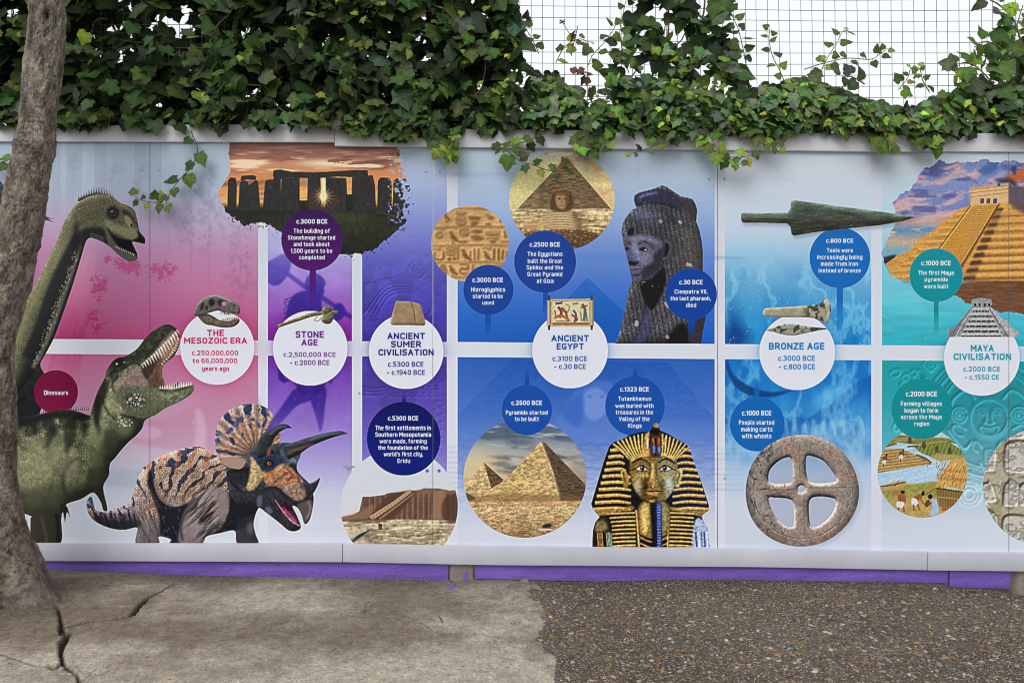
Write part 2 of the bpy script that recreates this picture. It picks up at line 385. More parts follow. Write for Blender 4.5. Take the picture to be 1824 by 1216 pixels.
hl([(1745, 822), (1760, 860), (1762, 900)], 4, .8)
for k in range(12): hl(ell(1585 + RNG.randint(0, 60), 655 + RNG.randint(0, 110), 4 + RNG.rand() * 7, 3 + RNG.rand() * 5, RNG.rand() * 3, 12), 2.2, .9)
cm = ((K.U > 1571)).astype(np.float32) * smooth(575, 640, K.V) * (1 - smooth(860, 925, K.V))
K.mul(1 - .3 * cm * smooth(130, 100, np.hypot(K.U - cx, K.V - cy)) * .35)
gy, gx = np.gradient(blur(hg, .8) + .2 * fbm(K.U, K.V, 7, 4, 71))
K.mul(1 - cm * np.clip(gx * .6 + gy * .8, -.6, .6) * 1.5)
K.mul(1 + .3 * cm * np.clip(hg - .2, 0, 1))
K.mul(1 - .25 * cm * np.clip(blur(hg, 4) - hg, 0, 1))
# watery haze under the teal pyramid
wt = ((K.U > 1571)).astype(np.float32) * smooth(500, 540, K.V) * (K.V < 618)
K.mul(1 - .1 * wt * (fbm(K.U, K.V, (60, 9), 4, 75) - .5) * 2)
# bar through the middle and gutters (plain paper)
bar = np.clip(K.V - (609.6 + shear) + .5, 0, 1) * np.clip(636.4 + shear - K.V + .5, 0, 1)
K.mix(bar, (212, 219, 231))
# light scratches and scuffs low on the sheets
for k in range(70):
    x = RNG.randint(420, 1820); y = RNG.randint(840, 970)
    if k % 5 == 0: x, y = RNG.randint(0, 1800), RNG.randint(280, 900)
    l = 6 + 30 * RNG.rand(); t = RNG.rand() * 3
    K.L([(x, y), (x + l * .5 * np.cos(t) + 3, y + l * .5 * np.sin(t)), (x + l * np.cos(t), y + l * np.sin(t) * .6)], .7, (236, 240, 246), .5)
K.done()
# ---- flat discs of the time line
def glow(cx, cy, r, col, a):
    b = Box(box=(cx - r - 22, cy - r - 22, cx + r + 22, cy + r + 22), col=col)
    d = np.hypot(b.U - cx, b.V - cy) - r
    b.m = a * np.exp(-np.clip(d, 0, 99) / 7.) * (b.V < 9999); b.done()
def disc(name, label, cx, cy, r, col, stem=None, top=None):
    k = part(name, label)
    if stem:
        x0, x1, y0, y1, c0 = stem
        b = Box(box=(x0 - 1, min(y0, y1), x1 + 1, max(y0, y1)), col=c0)
        b.m = np.clip(b.U - x0 + .5, 0, 1) * np.clip(x1 - b.U + .5, 0, 1) * np.clip((b.V - y1) / (y0 - y1) * 1.5, 0, 1); b.done(k)
    b = Box(ell(cx, cy, r, r, 0, 90), sm=False, col=col)
    if top: b.c[:] = b.colour(top, b.U, b.V)
    b.done(k)
    return k
DK = {}
def DISC_DINO():
    DK['dino'] = disc('caption_disc', 'crimson caption disc reading Dinosaurs', 100, 698, 39, (122, 4, 62), None, [(660, (112, 2, 56)), (740, (128, 8, 66))])
DK['iron'] = disc('caption_disc', 'blue caption disc about iron tools', 1496, 459, 54, (12, 104, 186), (1490.5, 1501.5, 508, 592, (16, 104, 186)))
DK['cart'] = disc('caption_disc', 'blue caption disc about carts with wheels', 1349, 755, 48.5, (12, 100, 180), (1343.5, 1352, 712, 678, (8, 96, 178)))
DK['tomb'] = disc('caption_disc', 'blue caption disc about a royal burial', 1131, 723, 53, (20, 78, 168), (1127, 1135.5, 676, 652, (16, 72, 160)))
# ---- lower left: long-necked dinosaur
k = part('sauropod_print', 'printed long-necked green dinosaur with open mouth')
b = Box([np.array([(-44, 690), (-10, 640), (20, 600), (60, 560), (96, 592), (81, 629), (72, 650), (82, 672), (80, 700), (64, 745), (20, 752), (-50, 756)], float)], col=(24, 28, 30))
b.tex(9, .5, 101); b.done(k)
spk = []
for i in range(26):
    t = i / 25.
    x = 140 + 70 * t; y = 357 - 12 * np.sin(t * 2.6 + .35) + (4 if i > 20 else 0) * (i - 20) / 2.5 + 1
    l = 5 + 9 * np.sin(np.pi * min(1, t * 1.05)) ** 1.2
    spk.append(np.array([(x - 1.8, y + 5), (x + (.1 + .25 * t) * l - 1, y - l), (x + 1.8, y + 5)]))
b = Box(spk, sm=False, col=(40, 38, 34)); b.done(k)
neck = np.array([(20, 640), (26, 590), (38, 550), (49, 532), (72, 490), (86, 460), (99, 434), (115, 394), (132, 368), (148, 355), (171, 347), (197, 349), (214, 361), (230, 367), (240, 376), (245, 394), (249, 412), (258, 424), (258, 434), (250, 433), (236, 431), (240, 442), (245, 454), (242, 463), (228, 465), (210, 453), (195, 439), (178, 429), (161, 424), (153, 431), (145, 457), (132, 500), (118, 542), (99, 595), (84, 625), (70, 648), (40, 690), (20, 700)], float)
b = Box(neck, col=(128, 130, 98))
w = worley(b.U, b.V, 4.2, 103)
ax_ = (b.U - (150 - (b.V - 400) * .47))                                 # across the neck
b.mix(smooth(-10, 26, ax_) * smooth(408, 440, b.V) * .9, (26, 28, 32))
b.round((3, 8, 16), k=.8, amb=.5)
b.mul(.72 + .5 * np.clip(w[1] - w[0], 0, 1) + .25 * (fbm(b.U, b.V, 9, 4, 104) - .3))
b.mix(np.clip(1 - np.abs(ax_ + 20 + 6 * (b.V > 480)) / 16., 0, 1) * .45 * smooth(400, 450, b.V), (158, 152, 112))
b.L([(138, 396), (133, 425), (120, 460), (102, 500), (86, 545), (72, 590), (52, 640)], [5, 13, 20, 22, 24, 26, 30], (22, 24, 28), .82, 4)
b.L([(146, 424), (134, 470), (116, 520), (98, 570), (76, 625), (58, 655)], [3, 6, 8, 9, 9, 8], (148, 148, 128), .55, 2)
for i in range(130):
    t = RNG.rand(); x = 146 - 84 * t + RNG.randn() * 3; y = 424 + 226 * t; b.E(x, y, .9, 1.6, (186, 184, 158), .5, 0, .6)
b.L([(150, 430), (137, 480), (120, 530), (100, 590), (78, 636)], [3, 6, 8, 9, 10], (30, 34, 42), .8, 1.5)
b.L([(134, 372), (150, 362), (175, 356), (200, 360)], [6, 10, 9, 4], (96, 78, 58), .5, 3)
for i in range(5): b.L([(136 - i * 2, 404 - i * 6), (154 - i * 3, 392 - i * 6), (172, 386 - i * 6), (186, 380 - i * 6)], 2, (42, 42, 36), .6, 1)
b.P([(128, 428), (145, 410), (170, 404), (184, 408), (192, 424), (178, 430), (160, 424), (148, 432), (136, 452)], (18, 19, 22), .85, 2.5)
for i in range(5): b.L([(160, 416 + i * 2.5), (172, 418 + i * 2.6), (186, 424 + i * 2.2)], 1.2, (110, 112, 110), .6)
b.P([(186, 390), (204, 398), (224, 404), (246, 408), (256, 424), (256, 432), (236, 431), (222, 424), (206, 414), (192, 410)], (150, 152, 116), .8, 3)
w2 = worley(b.U, b.V, 3.2, 106)
b.mul(1 - .35 * np.clip(.25 - (w2[1] - w2[0]), 0, 1) * 3 * (b.U > 184))
b.P([(190, 404), (204, 420), (220, 427), (234, 428), (240, 446), (243, 456), (230, 455), (214, 444), (200, 430)], (10, 9, 10), 1, .8)
b.P([(187, 402), (200, 424), (214, 442), (230, 453), (244, 456), (242, 463), (228, 466), (208, 453), (193, 437)], (92, 92, 82), .9, .8)
for i in range(11): b.L([(206 + i * 3.2, 441 + i * 1.5), (207 + i * 3.2, 438 + i * 1.4)], 1.4, (200, 196, 180), .8)
for i in range(7): b.L([(238 + i * 2.6, 431), (239 + i * 2.6, 436)], 1.5, (60, 58, 54), .9)
b.P([(244, 410), (252, 418), (259, 428), (258, 435), (244, 432), (236, 428), (246, 422)], (14, 14, 14), 1, 1)
b.E(201, 379, 12, 12, (38, 40, 38), .9, 2); b.E(201, 379, 8.5, 9, (14, 14, 15), 1, .8); b.E(201, 379, 6, 6, (64, 66, 58), .9, .6); b.E(201, 379, 4, 4, (8, 8, 8), 1); b.E(199.5, 377, 1.2, 1.2, (220, 220, 215))
b.P([(218, 372), (230, 378), (238, 392), (236, 404), (226, 398), (220, 384)], (34, 34, 30), .7, 1.5); b.P([(221, 384), (230, 386), (237, 398), (233, 406), (224, 398)], (156, 144, 112), .9, 1); b.E(234, 401, 2, 3, (20, 18, 16), 1, .4)
b.L([(205, 362), (222, 368), (238, 380), (244, 396)], 3, (128, 124, 92), .6, 1.5)
b.done(k)
# winged reptile half hidden by the trunk
k = part('flying_reptile_print')
b = Box([np.array([(-84, 300), (-30, 310), (0, 322), (16, 340), (14, 352), (4, 372), (-20, 380), (-84, 340)], float), np.array([(66, 382), (84, 386), (98, 391), (84, 389), (98, 396), (70, 390)], float), np.array([(62, 455), (66, 410), (71, 420), (78, 420), (74, 424), (74, 440), (66, 452), (62, 456)], float)], sm=False, col=(58, 70, 82))
b.tex(6, .4, 110); b.done(k)

# ---- roaring dinosaur
k = part('tyrannosaur_print', 'printed green dinosaur roaring with its jaws wide open')
bri = [np.array([(34 + i * 3.3, 748 - 19 * np.sin(min(1, i / 30.) * 1.7) + 1.5), (34.6 + i * 3.3, 742 - 19 * np.sin(min(1, i / 30.) * 1.7)), (36 + i * 3.3, 748 - 19 * np.sin(min(1, i / 30.) * 1.7) + 1.5)]) for i in range(38)]
b = Box(bri, sm=False, col=(40, 40, 40)); b.done(k)
DISC_DINO()                                            # the small crimson disc lies between the two animals
trex = np.array([(-40, 800), (-18, 764), (10, 750), (32, 746), (50, 742), (72, 737), (108, 729), (134, 731), (155, 738), (161, 737), (165, 723), (174, 697), (186, 674), (190, 660), (199, 645), (210, 637), (224, 634), (236, 627), (246, 619), (258, 603), (268, 593), (278, 586), (290, 579), (303, 578), (315, 586), (321, 600), (319, 616), (310, 634), (296, 646), (290, 654), (289, 666), (293, 680), (298, 690), (308, 688), (318, 679), (321, 686), (342, 683), (346, 692), (338, 704), (318, 716), (296, 726), (278, 738), (259, 748), (253, 763), (242, 776), (231, 785), (217, 800), (206, 814), (196, 826), (194, 846), (184, 867), (190, 898), (191, 909), (184, 908), (179, 893), (166, 877), (145, 888), (119, 897), (121, 905), (125, 921), (119, 912), (116, 930), (112, 912), (109, 925), (107, 968), (60, 968), (54, 925), (57, 920), (34, 911), (10, 905), (-20, 890), (-44, 850)], float)
b = Box(trex, col=(162, 166, 126))
w = worley(b.U, b.V, 5.0, 112); e = np.clip(w[1] - w[0], 0, 1)
fb = fbm(b.U, b.V, 30, 4, 114)
spine = np.interp(b.U, [10, 60, 110, 150, 175, 190, 230], [746, 738, 729, 737, 690, 655, 630]); dep = (b.V - spine) / np.interp(b.U, [10, 100, 160, 200, 240], [165, 160, 130, 120, 110])
b.mix(np.clip((.54 - fb) * 5, 0, 1) * .4, (78, 88, 52))
b.mix(np.clip((fbm(b.U, b.V, 22, 4, 116) - .55) * 6, 0, 1) * .5, (168, 170, 130))
ret = np.clip(.22 - e, 0, .22) * 4.4 * np.clip((fb - .28) * 4, 0, 1) * smooth(.15, .4, dep)
b.mul(.62 + .9 * fbm(b.U, b.V, 6, 4, 115)); b.mul(.66 + .6 * np.clip(e * 1.6, 0, .75)); b.mix(np.clip(ret * 1.8, 0, .9), (206, 208, 162))
b.mix(smooth(.30, .02, dep + .35 * (fbm(b.U, b.V, 16, 4, 119) - .5)) * .82, (24, 26, 24))
b.mix(smooth(.72, 1.05, dep) * .62, (44, 48, 32))
b.round((4, 12, 26), k=.85, amb=.42)
for pts, wd in [([(86, 744), (90, 772), (82, 796)], [20, 18, 6]), ([(122, 744), (124, 778), (118, 806)], [24, 20, 5]), ([(60, 752), (64, 776)], [14, 6]), ([(152, 752), (150, 780)], [14, 5]), ([(178, 700), (172, 740), (178, 776)], [16, 12, 4])]:
    b.L(pts, wd, (24, 26, 25), .6, 2.6)
b.P([(20, 748), (70, 738), (110, 730), (160, 740), (150, 750), (100, 744), (30, 762)], (20, 21, 22), .85, 3)
b.P([(165, 722), (186, 676), (194, 690), (180, 730), (172, 760)], (24, 26, 26), .75, 4)
b.P([(60, 905), (54, 925), (60, 968), (108, 968), (110, 915), (90, 900)], (48, 46, 40), .82, 3)
b.L([(74, 920), (80, 945), (84, 966)], 6, (92, 86, 70), .5, 2); b.L([(100, 915), (104, 940), (103, 966)], 7, (20, 20, 20), .8, 2)
b.P([(30, 870), (60, 866), (100, 860), (120, 880), (118, 900), (80, 906), (34, 906)], (64, 66, 48), .5, 6)
b.L([(116, 880), (112, 850), (124, 826), (140, 815)], [4, 7, 5, 2], (34, 36, 32), .7, 3)
b.E(124, 838, 13, 14, (140, 140, 128), .5, 5); b.E(80, 820, 24, 20, (150, 156, 116), .35, 8); b.E(170, 800, 18, 30, (140, 148, 108), .35, 8)
b.E(222, 760, 16, 18, (150, 156, 124), .45, 6)
b.L([(252, 752), (240, 776), (220, 796), (200, 820), (194, 842)], [5, 8, 8, 7, 6], (22, 24, 22), .85, 2.5)
b.P([(166, 874), (180, 876), (188, 895), (192, 910), (184, 909), (178, 892)], (44, 44, 34), .8, 1)
for x in (113, 119, 124): b.L([(x - 4, 897), (x - 1, 910), (x, 924)], [5, 4, 1], (36, 36, 30), 1, .5)
# head
b.P([(190, 662), (205, 640), (240, 622), (262, 598), (290, 580), (306, 578), (300, 590), (276, 612), (250, 640), (216, 658), (200, 676)], (44, 48, 40), .8, 3)
for i in range(70):
    t = RNG.rand(); x = 190 + 110 * t + RNG.randn() * 4; y = 662 - 78 * t + 4 + RNG.randn() * 5
    b.E(x, y, 1.6 + 2 * RNG.rand(), 1.4 + 1.6 * RNG.rand(), (96, 102, 78) if RNG.rand() > .4 else (26, 28, 26), .65, .6)
b.P([(204, 640), (216, 634), (222, 644), (212, 654), (202, 652)], (30, 31, 30), .9, 1.2); b.E(208, 648, 2.2, 2, (190, 190, 180), .8, .5); b.E(221, 645, 1.4, 1.2, (170, 170, 160), .8, .4)
b.P([(252, 656), (268, 634), (290, 608), (308, 588), (318, 594), (319, 612), (308, 632), (294, 646), (290, 658), (290, 672), (294, 690), (262, 690), (258, 670)], (104, 80, 66), 1, 1)
b.P([(284, 616), (306, 592), (316, 600), (314, 618), (300, 634), (288, 640), (280, 632)], (156, 124, 108), .9, 4)
b.P([(252, 656), (262, 644), (284, 634), (282, 650), (262, 676), (256, 668)], (62, 46, 40), .95, 2)
b.P([(264, 678), (276, 660), (290, 648), (288, 668), (293, 688), (270, 690)], (92, 68, 54), .9, 2)
b.L([(264, 678), (274, 662), (284, 640)], 2, (150, 118, 100), .7, .8); b.L([(289, 650), (285, 664), (292, 684)], 3, (150, 116, 92), .6, 1.2)
b.P([(206, 696), (218, 672), (236, 660), (250, 652), (252, 664), (260, 676), (263, 688), (240, 688), (222, 692)], (150, 128, 120), .95, 2)
for i in range(8): b.L([(212 + i * 5, 694 - i * 2), (226 + i * 4, 676 - i), (246 + i, 662 + i * 2)], 1.2, (112, 92, 86), .5, .5)
b.mul(1 + .0 * b.U)
b.P([(206, 700), (216, 688), (240, 686), (268, 690), (300, 692), (320, 688), (344, 685), (345, 694), (336, 704), (314, 717), (280, 736), (256, 746), (232, 738), (212, 720)], (96, 104, 78), .85, 2)
w3 = worley(b.U, b.V, 6.2, 117)
pb = np.exp(-(((b.U - 240) / 20) ** 2 + ((b.V - 712) / 15) ** 2) ** 2)
b.mix(pb * .75, (40, 42, 38)); b.mix(pb * np.clip((w3[1] - w3[0] - .22) * 5, 0, 1), (186, 178, 158))
b.mix(np.exp(-((b.U - 305) / 30) ** 2 - ((b.V - 704) / 12) ** 2) * .5 * (fbm(b.U, b.V, 5, 3, 118) > .45), (176, 180, 150))
b.L([(262, 748), (290, 730), (320, 716), (342, 702)], [8, 8, 6, 3], (62, 78, 50), .6, 3)
b.L([(284, 694), (305, 697), (325, 692), (342, 686)], 3, (36, 34, 32), .8, 1)
b.P([(306, 689), (318, 679), (320, 690)], (40, 32, 32), 1, .6)
b.L([(254, 654), (270, 632), (288, 610), (304, 592), (316, 590)], 2.2, (110, 104, 88), .8, .6)
for i in range(16):
    t = i / 15.; x = 252 + 64 * t; y = 650 - 62 * t + 8 * np.sin(t * 3.1) * .2
    l = 6 + 9 * np.sin(t * 2.6)
    b.P([(x - 2, y - 1), (x + 2.4, y - 2), (x + 2.4 + l * .35, y + l)], (232, 226, 196), 1, .4, False)
for i in range(12):
    t = i / 11.; x = 319 - 28 * t ** 1.6; y = 602 + 45 * t
    b.P([(x - 4, y - 1.6), (x - 3, y + 2), (x + 3.5 - 2 * t, y + 2.6)], (222, 218, 176), 1, .4, False)
b.mul(1 + .55 * (fbm(b.U, b.V, 3.2, 3, 113) - .5) * (b.V < 760) * (b.U > 185))
b.L([(196, 662), (214, 660), (236, 646), (254, 652)], 3, (16, 16, 16), .7, 1.2); b.L([(204, 700), (200, 684), (210, 668)], 4, (20, 20, 20), .7, 2); b.L([(214, 738), (236, 744), (258, 748)], 4, (28, 32, 26), .6, 2); b.L([(180, 706), (190, 730), (206, 748)], 3, (24, 26, 24), .6, 1.6)
for i in range(18):
    b.E(210 + RNG.rand() * 26, 742 + RNG.rand() * 18, 1 + RNG.rand() * 1.3, 1 + RNG.rand() * 1.6, (206, 204, 186), .8, .3)
b.done(k)
tt = []
for i in range(14):
    x = 285 + i * 4.2; y = 691 - max(0, i - 6) * .9; l = 5 + 5 * np.sin(i * .22)
    tt.append(np.array([(x - 1.6, y + 1.5), (x + .4, y - l), (x + 1.8, y + 1.5)]))
b = Box(tt, sm=False, col=(234, 228, 200)); b.done(k)

# ---- three-horned dinosaur
k = part('triceratops_print', 'printed orange and blue striped three-horned dinosaur')
body = np.array([(163, 884), (156, 889), (154, 899), (157, 912), (165, 924), (178, 933), (200, 941), (222, 943), (244, 939), (243, 952), (244, 968), (282, 968), (283, 955), (304, 960), (305, 968), (357, 968), (368, 955), (392, 949), (418, 945), (423, 968), (459, 968), (455, 950), (452, 930), (460, 905), (480, 880), (470, 800), (420, 800), (386, 807), (368, 799), (352, 795), (333, 797), (308, 803), (285, 813), (263, 827), (250, 841), (242, 861), (235, 885), (222, 899), (203, 907), (184, 911), (171, 908), (167, 898)], float)
b = Box(body, col=(222, 188, 164))
b.mix(smooth(300, 230, b.U) * .6, (178, 150, 152)); b.mix(smooth(850, 930, b.V) * .55, (150, 142, 156)); b.mix(np.clip((fbm(b.U, b.V, 26, 4, 128) - .5) * 4, 0, 1) * .4, (208, 150, 118)); b.mix(np.exp(-((b.U - 375) / 40) ** 2 - ((b.V - 880) / 40) ** 2) * .7, (206, 176, 136))
st = np.sin((b.U * .86 + b.V * .45) * .30 + 7.5 * fbm(b.U, b.V, 20, 4, 121) + .03 * (b.V - 860) * (b.U - 320) * .1)
stm = np.clip((st - .42 + 1.0 * (fbm(b.U, b.V, 9, 4, 122) - .5) * 1.25) * 4.5, 0, 1) * smooth(905, 860, b.V + (b.U < 240) * -60)
b.mix(stm * .93, (44, 54, 88))
st2 = np.clip((np.sin((b.U * .8 + b.V * .2) * .30 + 4 * fbm(b.U, b.V, 20, 3, 125)) - .35) * 4, 0, 1) * np.exp(-((b.V - 815 + abs(0)) / 26) ** 2)
b.mix(st2 * .6, (206, 120, 92))
w = worley(b.U, b.V, 3.4, 123); b.mul(.74 + .8 * np.clip(w[1] - w[0], 0, .8)); b.tex(8, .3, 124)
b.round((5, 14, 30), k=.7, amb=.46)
b.P([(264, 840), (271, 838), (276, 868), (288, 892), (310, 902), (332, 896), (348, 884), (336, 904), (326, 930), (321, 966), (305, 966), (304, 958), (285, 951), (284, 922), (274, 892), (264, 862)], (18, 20, 30), .93, 1.6)
for i in range(16):
    x = 286 + RNG.rand() * 36; y = 900 + RNG.rand() * 56; b.L([(x, y), (x + 3, y + 6)], [2, .6], (74, 96, 130), .6, .5)
b.L([(270, 838), (278, 862), (286, 884), (300, 896)], [2, 5, 6, 3], (120, 98, 90), .5, 1.2)
b.P([(404, 876), (430, 880), (470, 866), (462, 908), (440, 938), (396, 947), (372, 955), (396, 936), (408, 906)], (15, 17, 26), .94, 2)
b.P([(168, 915), (200, 926), (246, 926), (246, 942), (200, 942), (172, 930)], (30, 30, 40), .75, 3)
for i in range(9):
    x = 170 + i * 8.5; b.L([(x, 912 + i * .3), (x + 2, 922), (x + 5, 932 + i * .6)], [4, 5, 2], (30, 34, 50), .85, .8)
b.L([(160, 893), (166, 895)], 7, (48, 62, 110), .9, .8); b.L([(156, 902), (166, 900)], 5, (52, 66, 112), .9, .8)
b.E(160, 888, 5, 4, (58, 72, 120), .9, 1)
b.P([(430, 925), (450, 915), (452, 934), (458, 966), (424, 966), (420, 940)], (40, 40, 50), .8, 2)
b.E(446, 940, 6, 12, (110, 110, 128), .6, 3)
b.P([(318, 950), (326, 916), (346, 886), (372, 868), (404, 872), (408, 900), (392, 930), (366, 955), (352, 966), (320, 966)], (136, 126, 130), .72, 2)
lg = np.exp(-(((b.U - 366) / 40) ** 2 + ((b.V - 915) / 44) ** 2) ** 2) * smooth(395, 380, b.U - .2 * (b.V - 900))
wr = fbm(b.U * .7 + b.V * .7, b.V * .7 - b.U * .7, (4, 26), 4, 126)
b.mul(1 - .75 * lg * np.clip((.5 - wr) * 4, -.25, 1))
b.L([(326, 962), (322, 935), (336, 905), (350, 886)], 3, (24, 22, 28), .7, 1.2); b.L([(360, 960), (376, 944), (398, 930)], 3, (24, 22, 28), .6, 1.4)
lg = np.exp(-(((b.U - 264) / 22) ** 2 + ((b.V - 935) / 34) ** 2) ** 2); b.mul(1 - .6 * lg * np.clip((.5 - fbm(b.U - .4 * b.V, b.V, (3, 20), 4, 127)) * 4, -.2, 1))
b.P([(244, 940), (262, 925), (282, 930), (283, 966), (244, 966)], (110, 104, 108), .5, 4)
b.L([(266, 866), (276, 890), (286, 905)], [3, 6, 3], (96, 74, 66), .6, 2)
for i in range(26):
    x = 330 + RNG.rand() * 100; y = 925 + RNG.rand() * 22
    b.L([(x, y), (x + 7, y - 3)], [2, .6], (70, 110, 124), .5, .6)
b.L([(344, 880), (362, 868), (384, 860), (404, 866)], [2, 5, 4, 2], (66, 50, 46), .6, 2)
b.done(k)
fr = np.array([(400, 830), (390, 816), (385, 802), (383, 780), (387, 759), (396, 742), (412, 728), (430, 721), (447, 718), (464, 721), (481, 731), (491, 749), (498, 768), (500, 786), (480, 810), (450, 832), (420, 834)], float)
b = Box(fr, col=(226, 198, 184))
ang = np.arctan2(b.V - 812, b.U - 458); rr = np.hypot(b.U - 458, b.V - 812)
b.mul(.84 + .2 * np.cos(ang * 30)); b.mix(np.exp(-((rr - 42) / 26) ** 2) * .6 * (.5 + .5 * np.sin(ang * 15 + 2 * fbm(b.U, b.V, 12, 2, 130))), (212, 128, 78))
fs = np.clip((np.sin(ang * 15 + 5 * fbm(b.U, b.V, 22, 4, 131) + .015 * rr) - .28 + 1.6 * (fbm(b.U, b.V, 8, 4, 132) - .5) - .18) * 5, 0, 1)
fs = fs * np.clip((fbm(ang * 40, rr, (9, 16), 3, 134) - .42) * 8, 0, 1)
b.mix(fs * smooth(22, 40, rr), (50, 62, 104)); b.mix(np.clip((fbm(b.U, b.V, 9, 3, 135) - .6) * 8, 0, 1) * smooth(30, 50, rr) * .9, (64, 78, 128)); b.tex(3, .3, 133)
b.mix(smooth(90, 97, rr) * .4, (236, 226, 224))
b.mix(np.exp(-(rr / 26) ** 2) * .8, (40, 26, 24)); b.round((3, 8), k=.4, amb=.72)
b.P([(394, 820), (410, 812), (432, 816), (444, 826), (440, 836), (412, 836)], (168, 140, 128), .95, 1.5); b.L([(396, 830), (420, 838), (442, 834)], 3, (50, 40, 44), .7, 1.2)
b.L([(386, 800), (410, 806), (440, 812)], 4, (46, 54, 84), .7, 1.2)
b.done(k)
hd = np.array([(404, 836), (430, 834), (446, 806), (456, 796), (480, 792), (512, 788), (534, 794), (535, 811), (529, 826), (530, 838), (540, 850), (552, 862), (558, 880), (558, 898), (552, 924), (543, 933), (537, 916), (530, 904), (521, 901), (530, 920), (536, 938), (528, 945), (514, 944), (498, 931), (476, 914), (458, 902), (430, 900), (410, 880)], float)
b = Box(hd, col=(58, 60, 72))
b.tex(5, .35, 141); b.round((3, 8, 14), k=.8, amb=.5)
b.P([(404, 838), (442, 832), (440, 860), (438, 876), (420, 870), (406, 850)], (20, 22, 28), .9, 2)
for i in range(6): b.L([(406 + i * 6, 842), (416 + i * 4, 858), (436, 874)], 1.5, (86, 88, 98), .6, .6)
b.P([(446, 812), (460, 816), (466, 836), (470, 846), (456, 868), (444, 874), (438, 868), (444, 850), (446, 830)], (196, 170, 122), .95, 1.5)
b.L([(458, 846), (464, 856), (456, 870)], 2, (60, 50, 46), .7, .8)
b.P([(470, 838), (496, 832), (508, 824), (520, 836), (530, 846), (540, 856), (536, 872), (520, 876), (496, 868), (474, 862)], (186, 128, 84), .92, 2)
b.P([(500, 862), (520, 858), (540, 866), (544, 884), (526, 892), (508, 880)], (150, 122, 106), .9, 2)
b.P([(506, 840), (520, 834), (526, 850), (514, 858)], (204, 112, 64), .8, 2)
for pts in [[(488, 858), (502, 848), (512, 842)], [(510, 832), (520, 846), (512, 856)], [(530, 850), (536, 862), (540, 870)], [(500, 835), (508, 826), (514, 815)]]: b.L(pts, 3.4, (52, 58, 96), .9, .7)
b.P([(446, 806), (470, 808), (490, 814), (498, 822), (492, 834), (474, 840), (462, 830), (452, 816)], (30, 44, 66), .95, 1.2)
b.L([(448, 808), (466, 812), (488, 808), (500, 816)], 3.5, (46, 66, 104), .9, 1)
b.E(479, 825, 8, 6, (12, 12, 16), 1, 1); b.E(479.5, 825, 4, 3.6, (126, 66, 48), 1, .5); b.E(479.5, 825, 1.8, 2, (8, 6, 6), 1); b.E(478.5, 823.5, .9, .9, (240, 220, 210))
b.P([(488, 836), (500, 826), (506, 828), (498, 838)], (196, 160, 104), .9, 1)
b.P([(498, 800), (516, 792), (532, 800), (530, 822), (512, 822), (502, 812)], (62, 84, 98), .9, 2)
b.L([(512, 826), (522, 818), (528, 826)], 3, (176, 184, 200), .5, 1)
b.L([(468, 872), (490, 868), (510, 884), (530, 896), (550, 892)], [4, 6, 6, 6, 4], (30, 30, 36), .9, 1.2)
b.L([(470, 866), (492, 862), (512, 878), (532, 890)], 1.6, (120, 112, 116), .7, .6)
b.P([(488, 890), (504, 894), (520, 902), (530, 920), (534, 934), (524, 932), (508, 920), (496, 906)], (70, 20, 38), 1, 1)
b.P([(500, 902), (514, 910), (526, 924), (530, 934), (516, 926), (504, 912)], (166, 80, 110), .8, 1.2); b.L([(506, 892), (514, 906), (522, 908)], 3, (24, 10, 16), .9, 1)
b.L([(490, 890), (504, 910), (520, 928), (534, 936)], 1.6, (190, 170, 180), .8, .5)
b.tex(3.2, .4, 142, 3)
b.P([(530, 898), (556, 890), (556, 910), (544, 932), (538, 916)], (92, 78, 80), .9, 2); b.L([(548, 892), (553, 906), (546, 924)], 3, (166, 150, 148), .7, 1.2)
b.P([(462, 890), (480, 896), (498, 926), (520, 942), (500, 932), (474, 912)], (36, 42, 56), .8, 1.5); b.P([(458, 886), (466, 882), (466, 900), (458, 900)], (120, 124, 150), .6, 1.5)
b.P([(472, 904), (480, 902), (486, 912), (478, 914)], (120, 126, 150), .6, 1)
b.done(k)
for pts, wd, c0 in [([(508, 806), (528, 798), (548, 788), (580, 777), (606, 771), (619, 772)], [26, 24, 17, 12, 8, 1], 1), ([(474, 812), (470, 796), (478, 778), (492, 765), (508, 759), (520, 762)], [32, 26, 22, 15, 9, 1], 0)]:
    b = Box(ribbon(pts, wd), sm=False, col=(52, 58, 64))
    b.tex((16, 4), .4, 150); b.round((2, 5, 9), k=1.0, amb=.5)
    if c0: b.L([(512, 806), (540, 796), (560, 790)], [6, 5, 2], (150, 98, 78), .6, 2); b.L([(550, 784), (585, 773), (615, 771)], [3, 4, 2], (96, 128, 132), .7, 1)
    else: b.L([(478, 812), (480, 800), (490, 790)], [7, 6, 1], (150, 90, 74), .8, 1.2); b.L([(480, 774), (494, 763), (512, 759)], 2.5, (150, 152, 158), .6, .8)
    b.done(k)
b = Box(np.array([(540, 858), (552, 860), (562, 856), (570, 850), (566, 864), (558, 878), (552, 880), (544, 872)], float), col=(64, 60, 66)); b.tex((3, 8), .3, 151); b.round((2, 4), k=1.2, amb=.5); b.done(k)
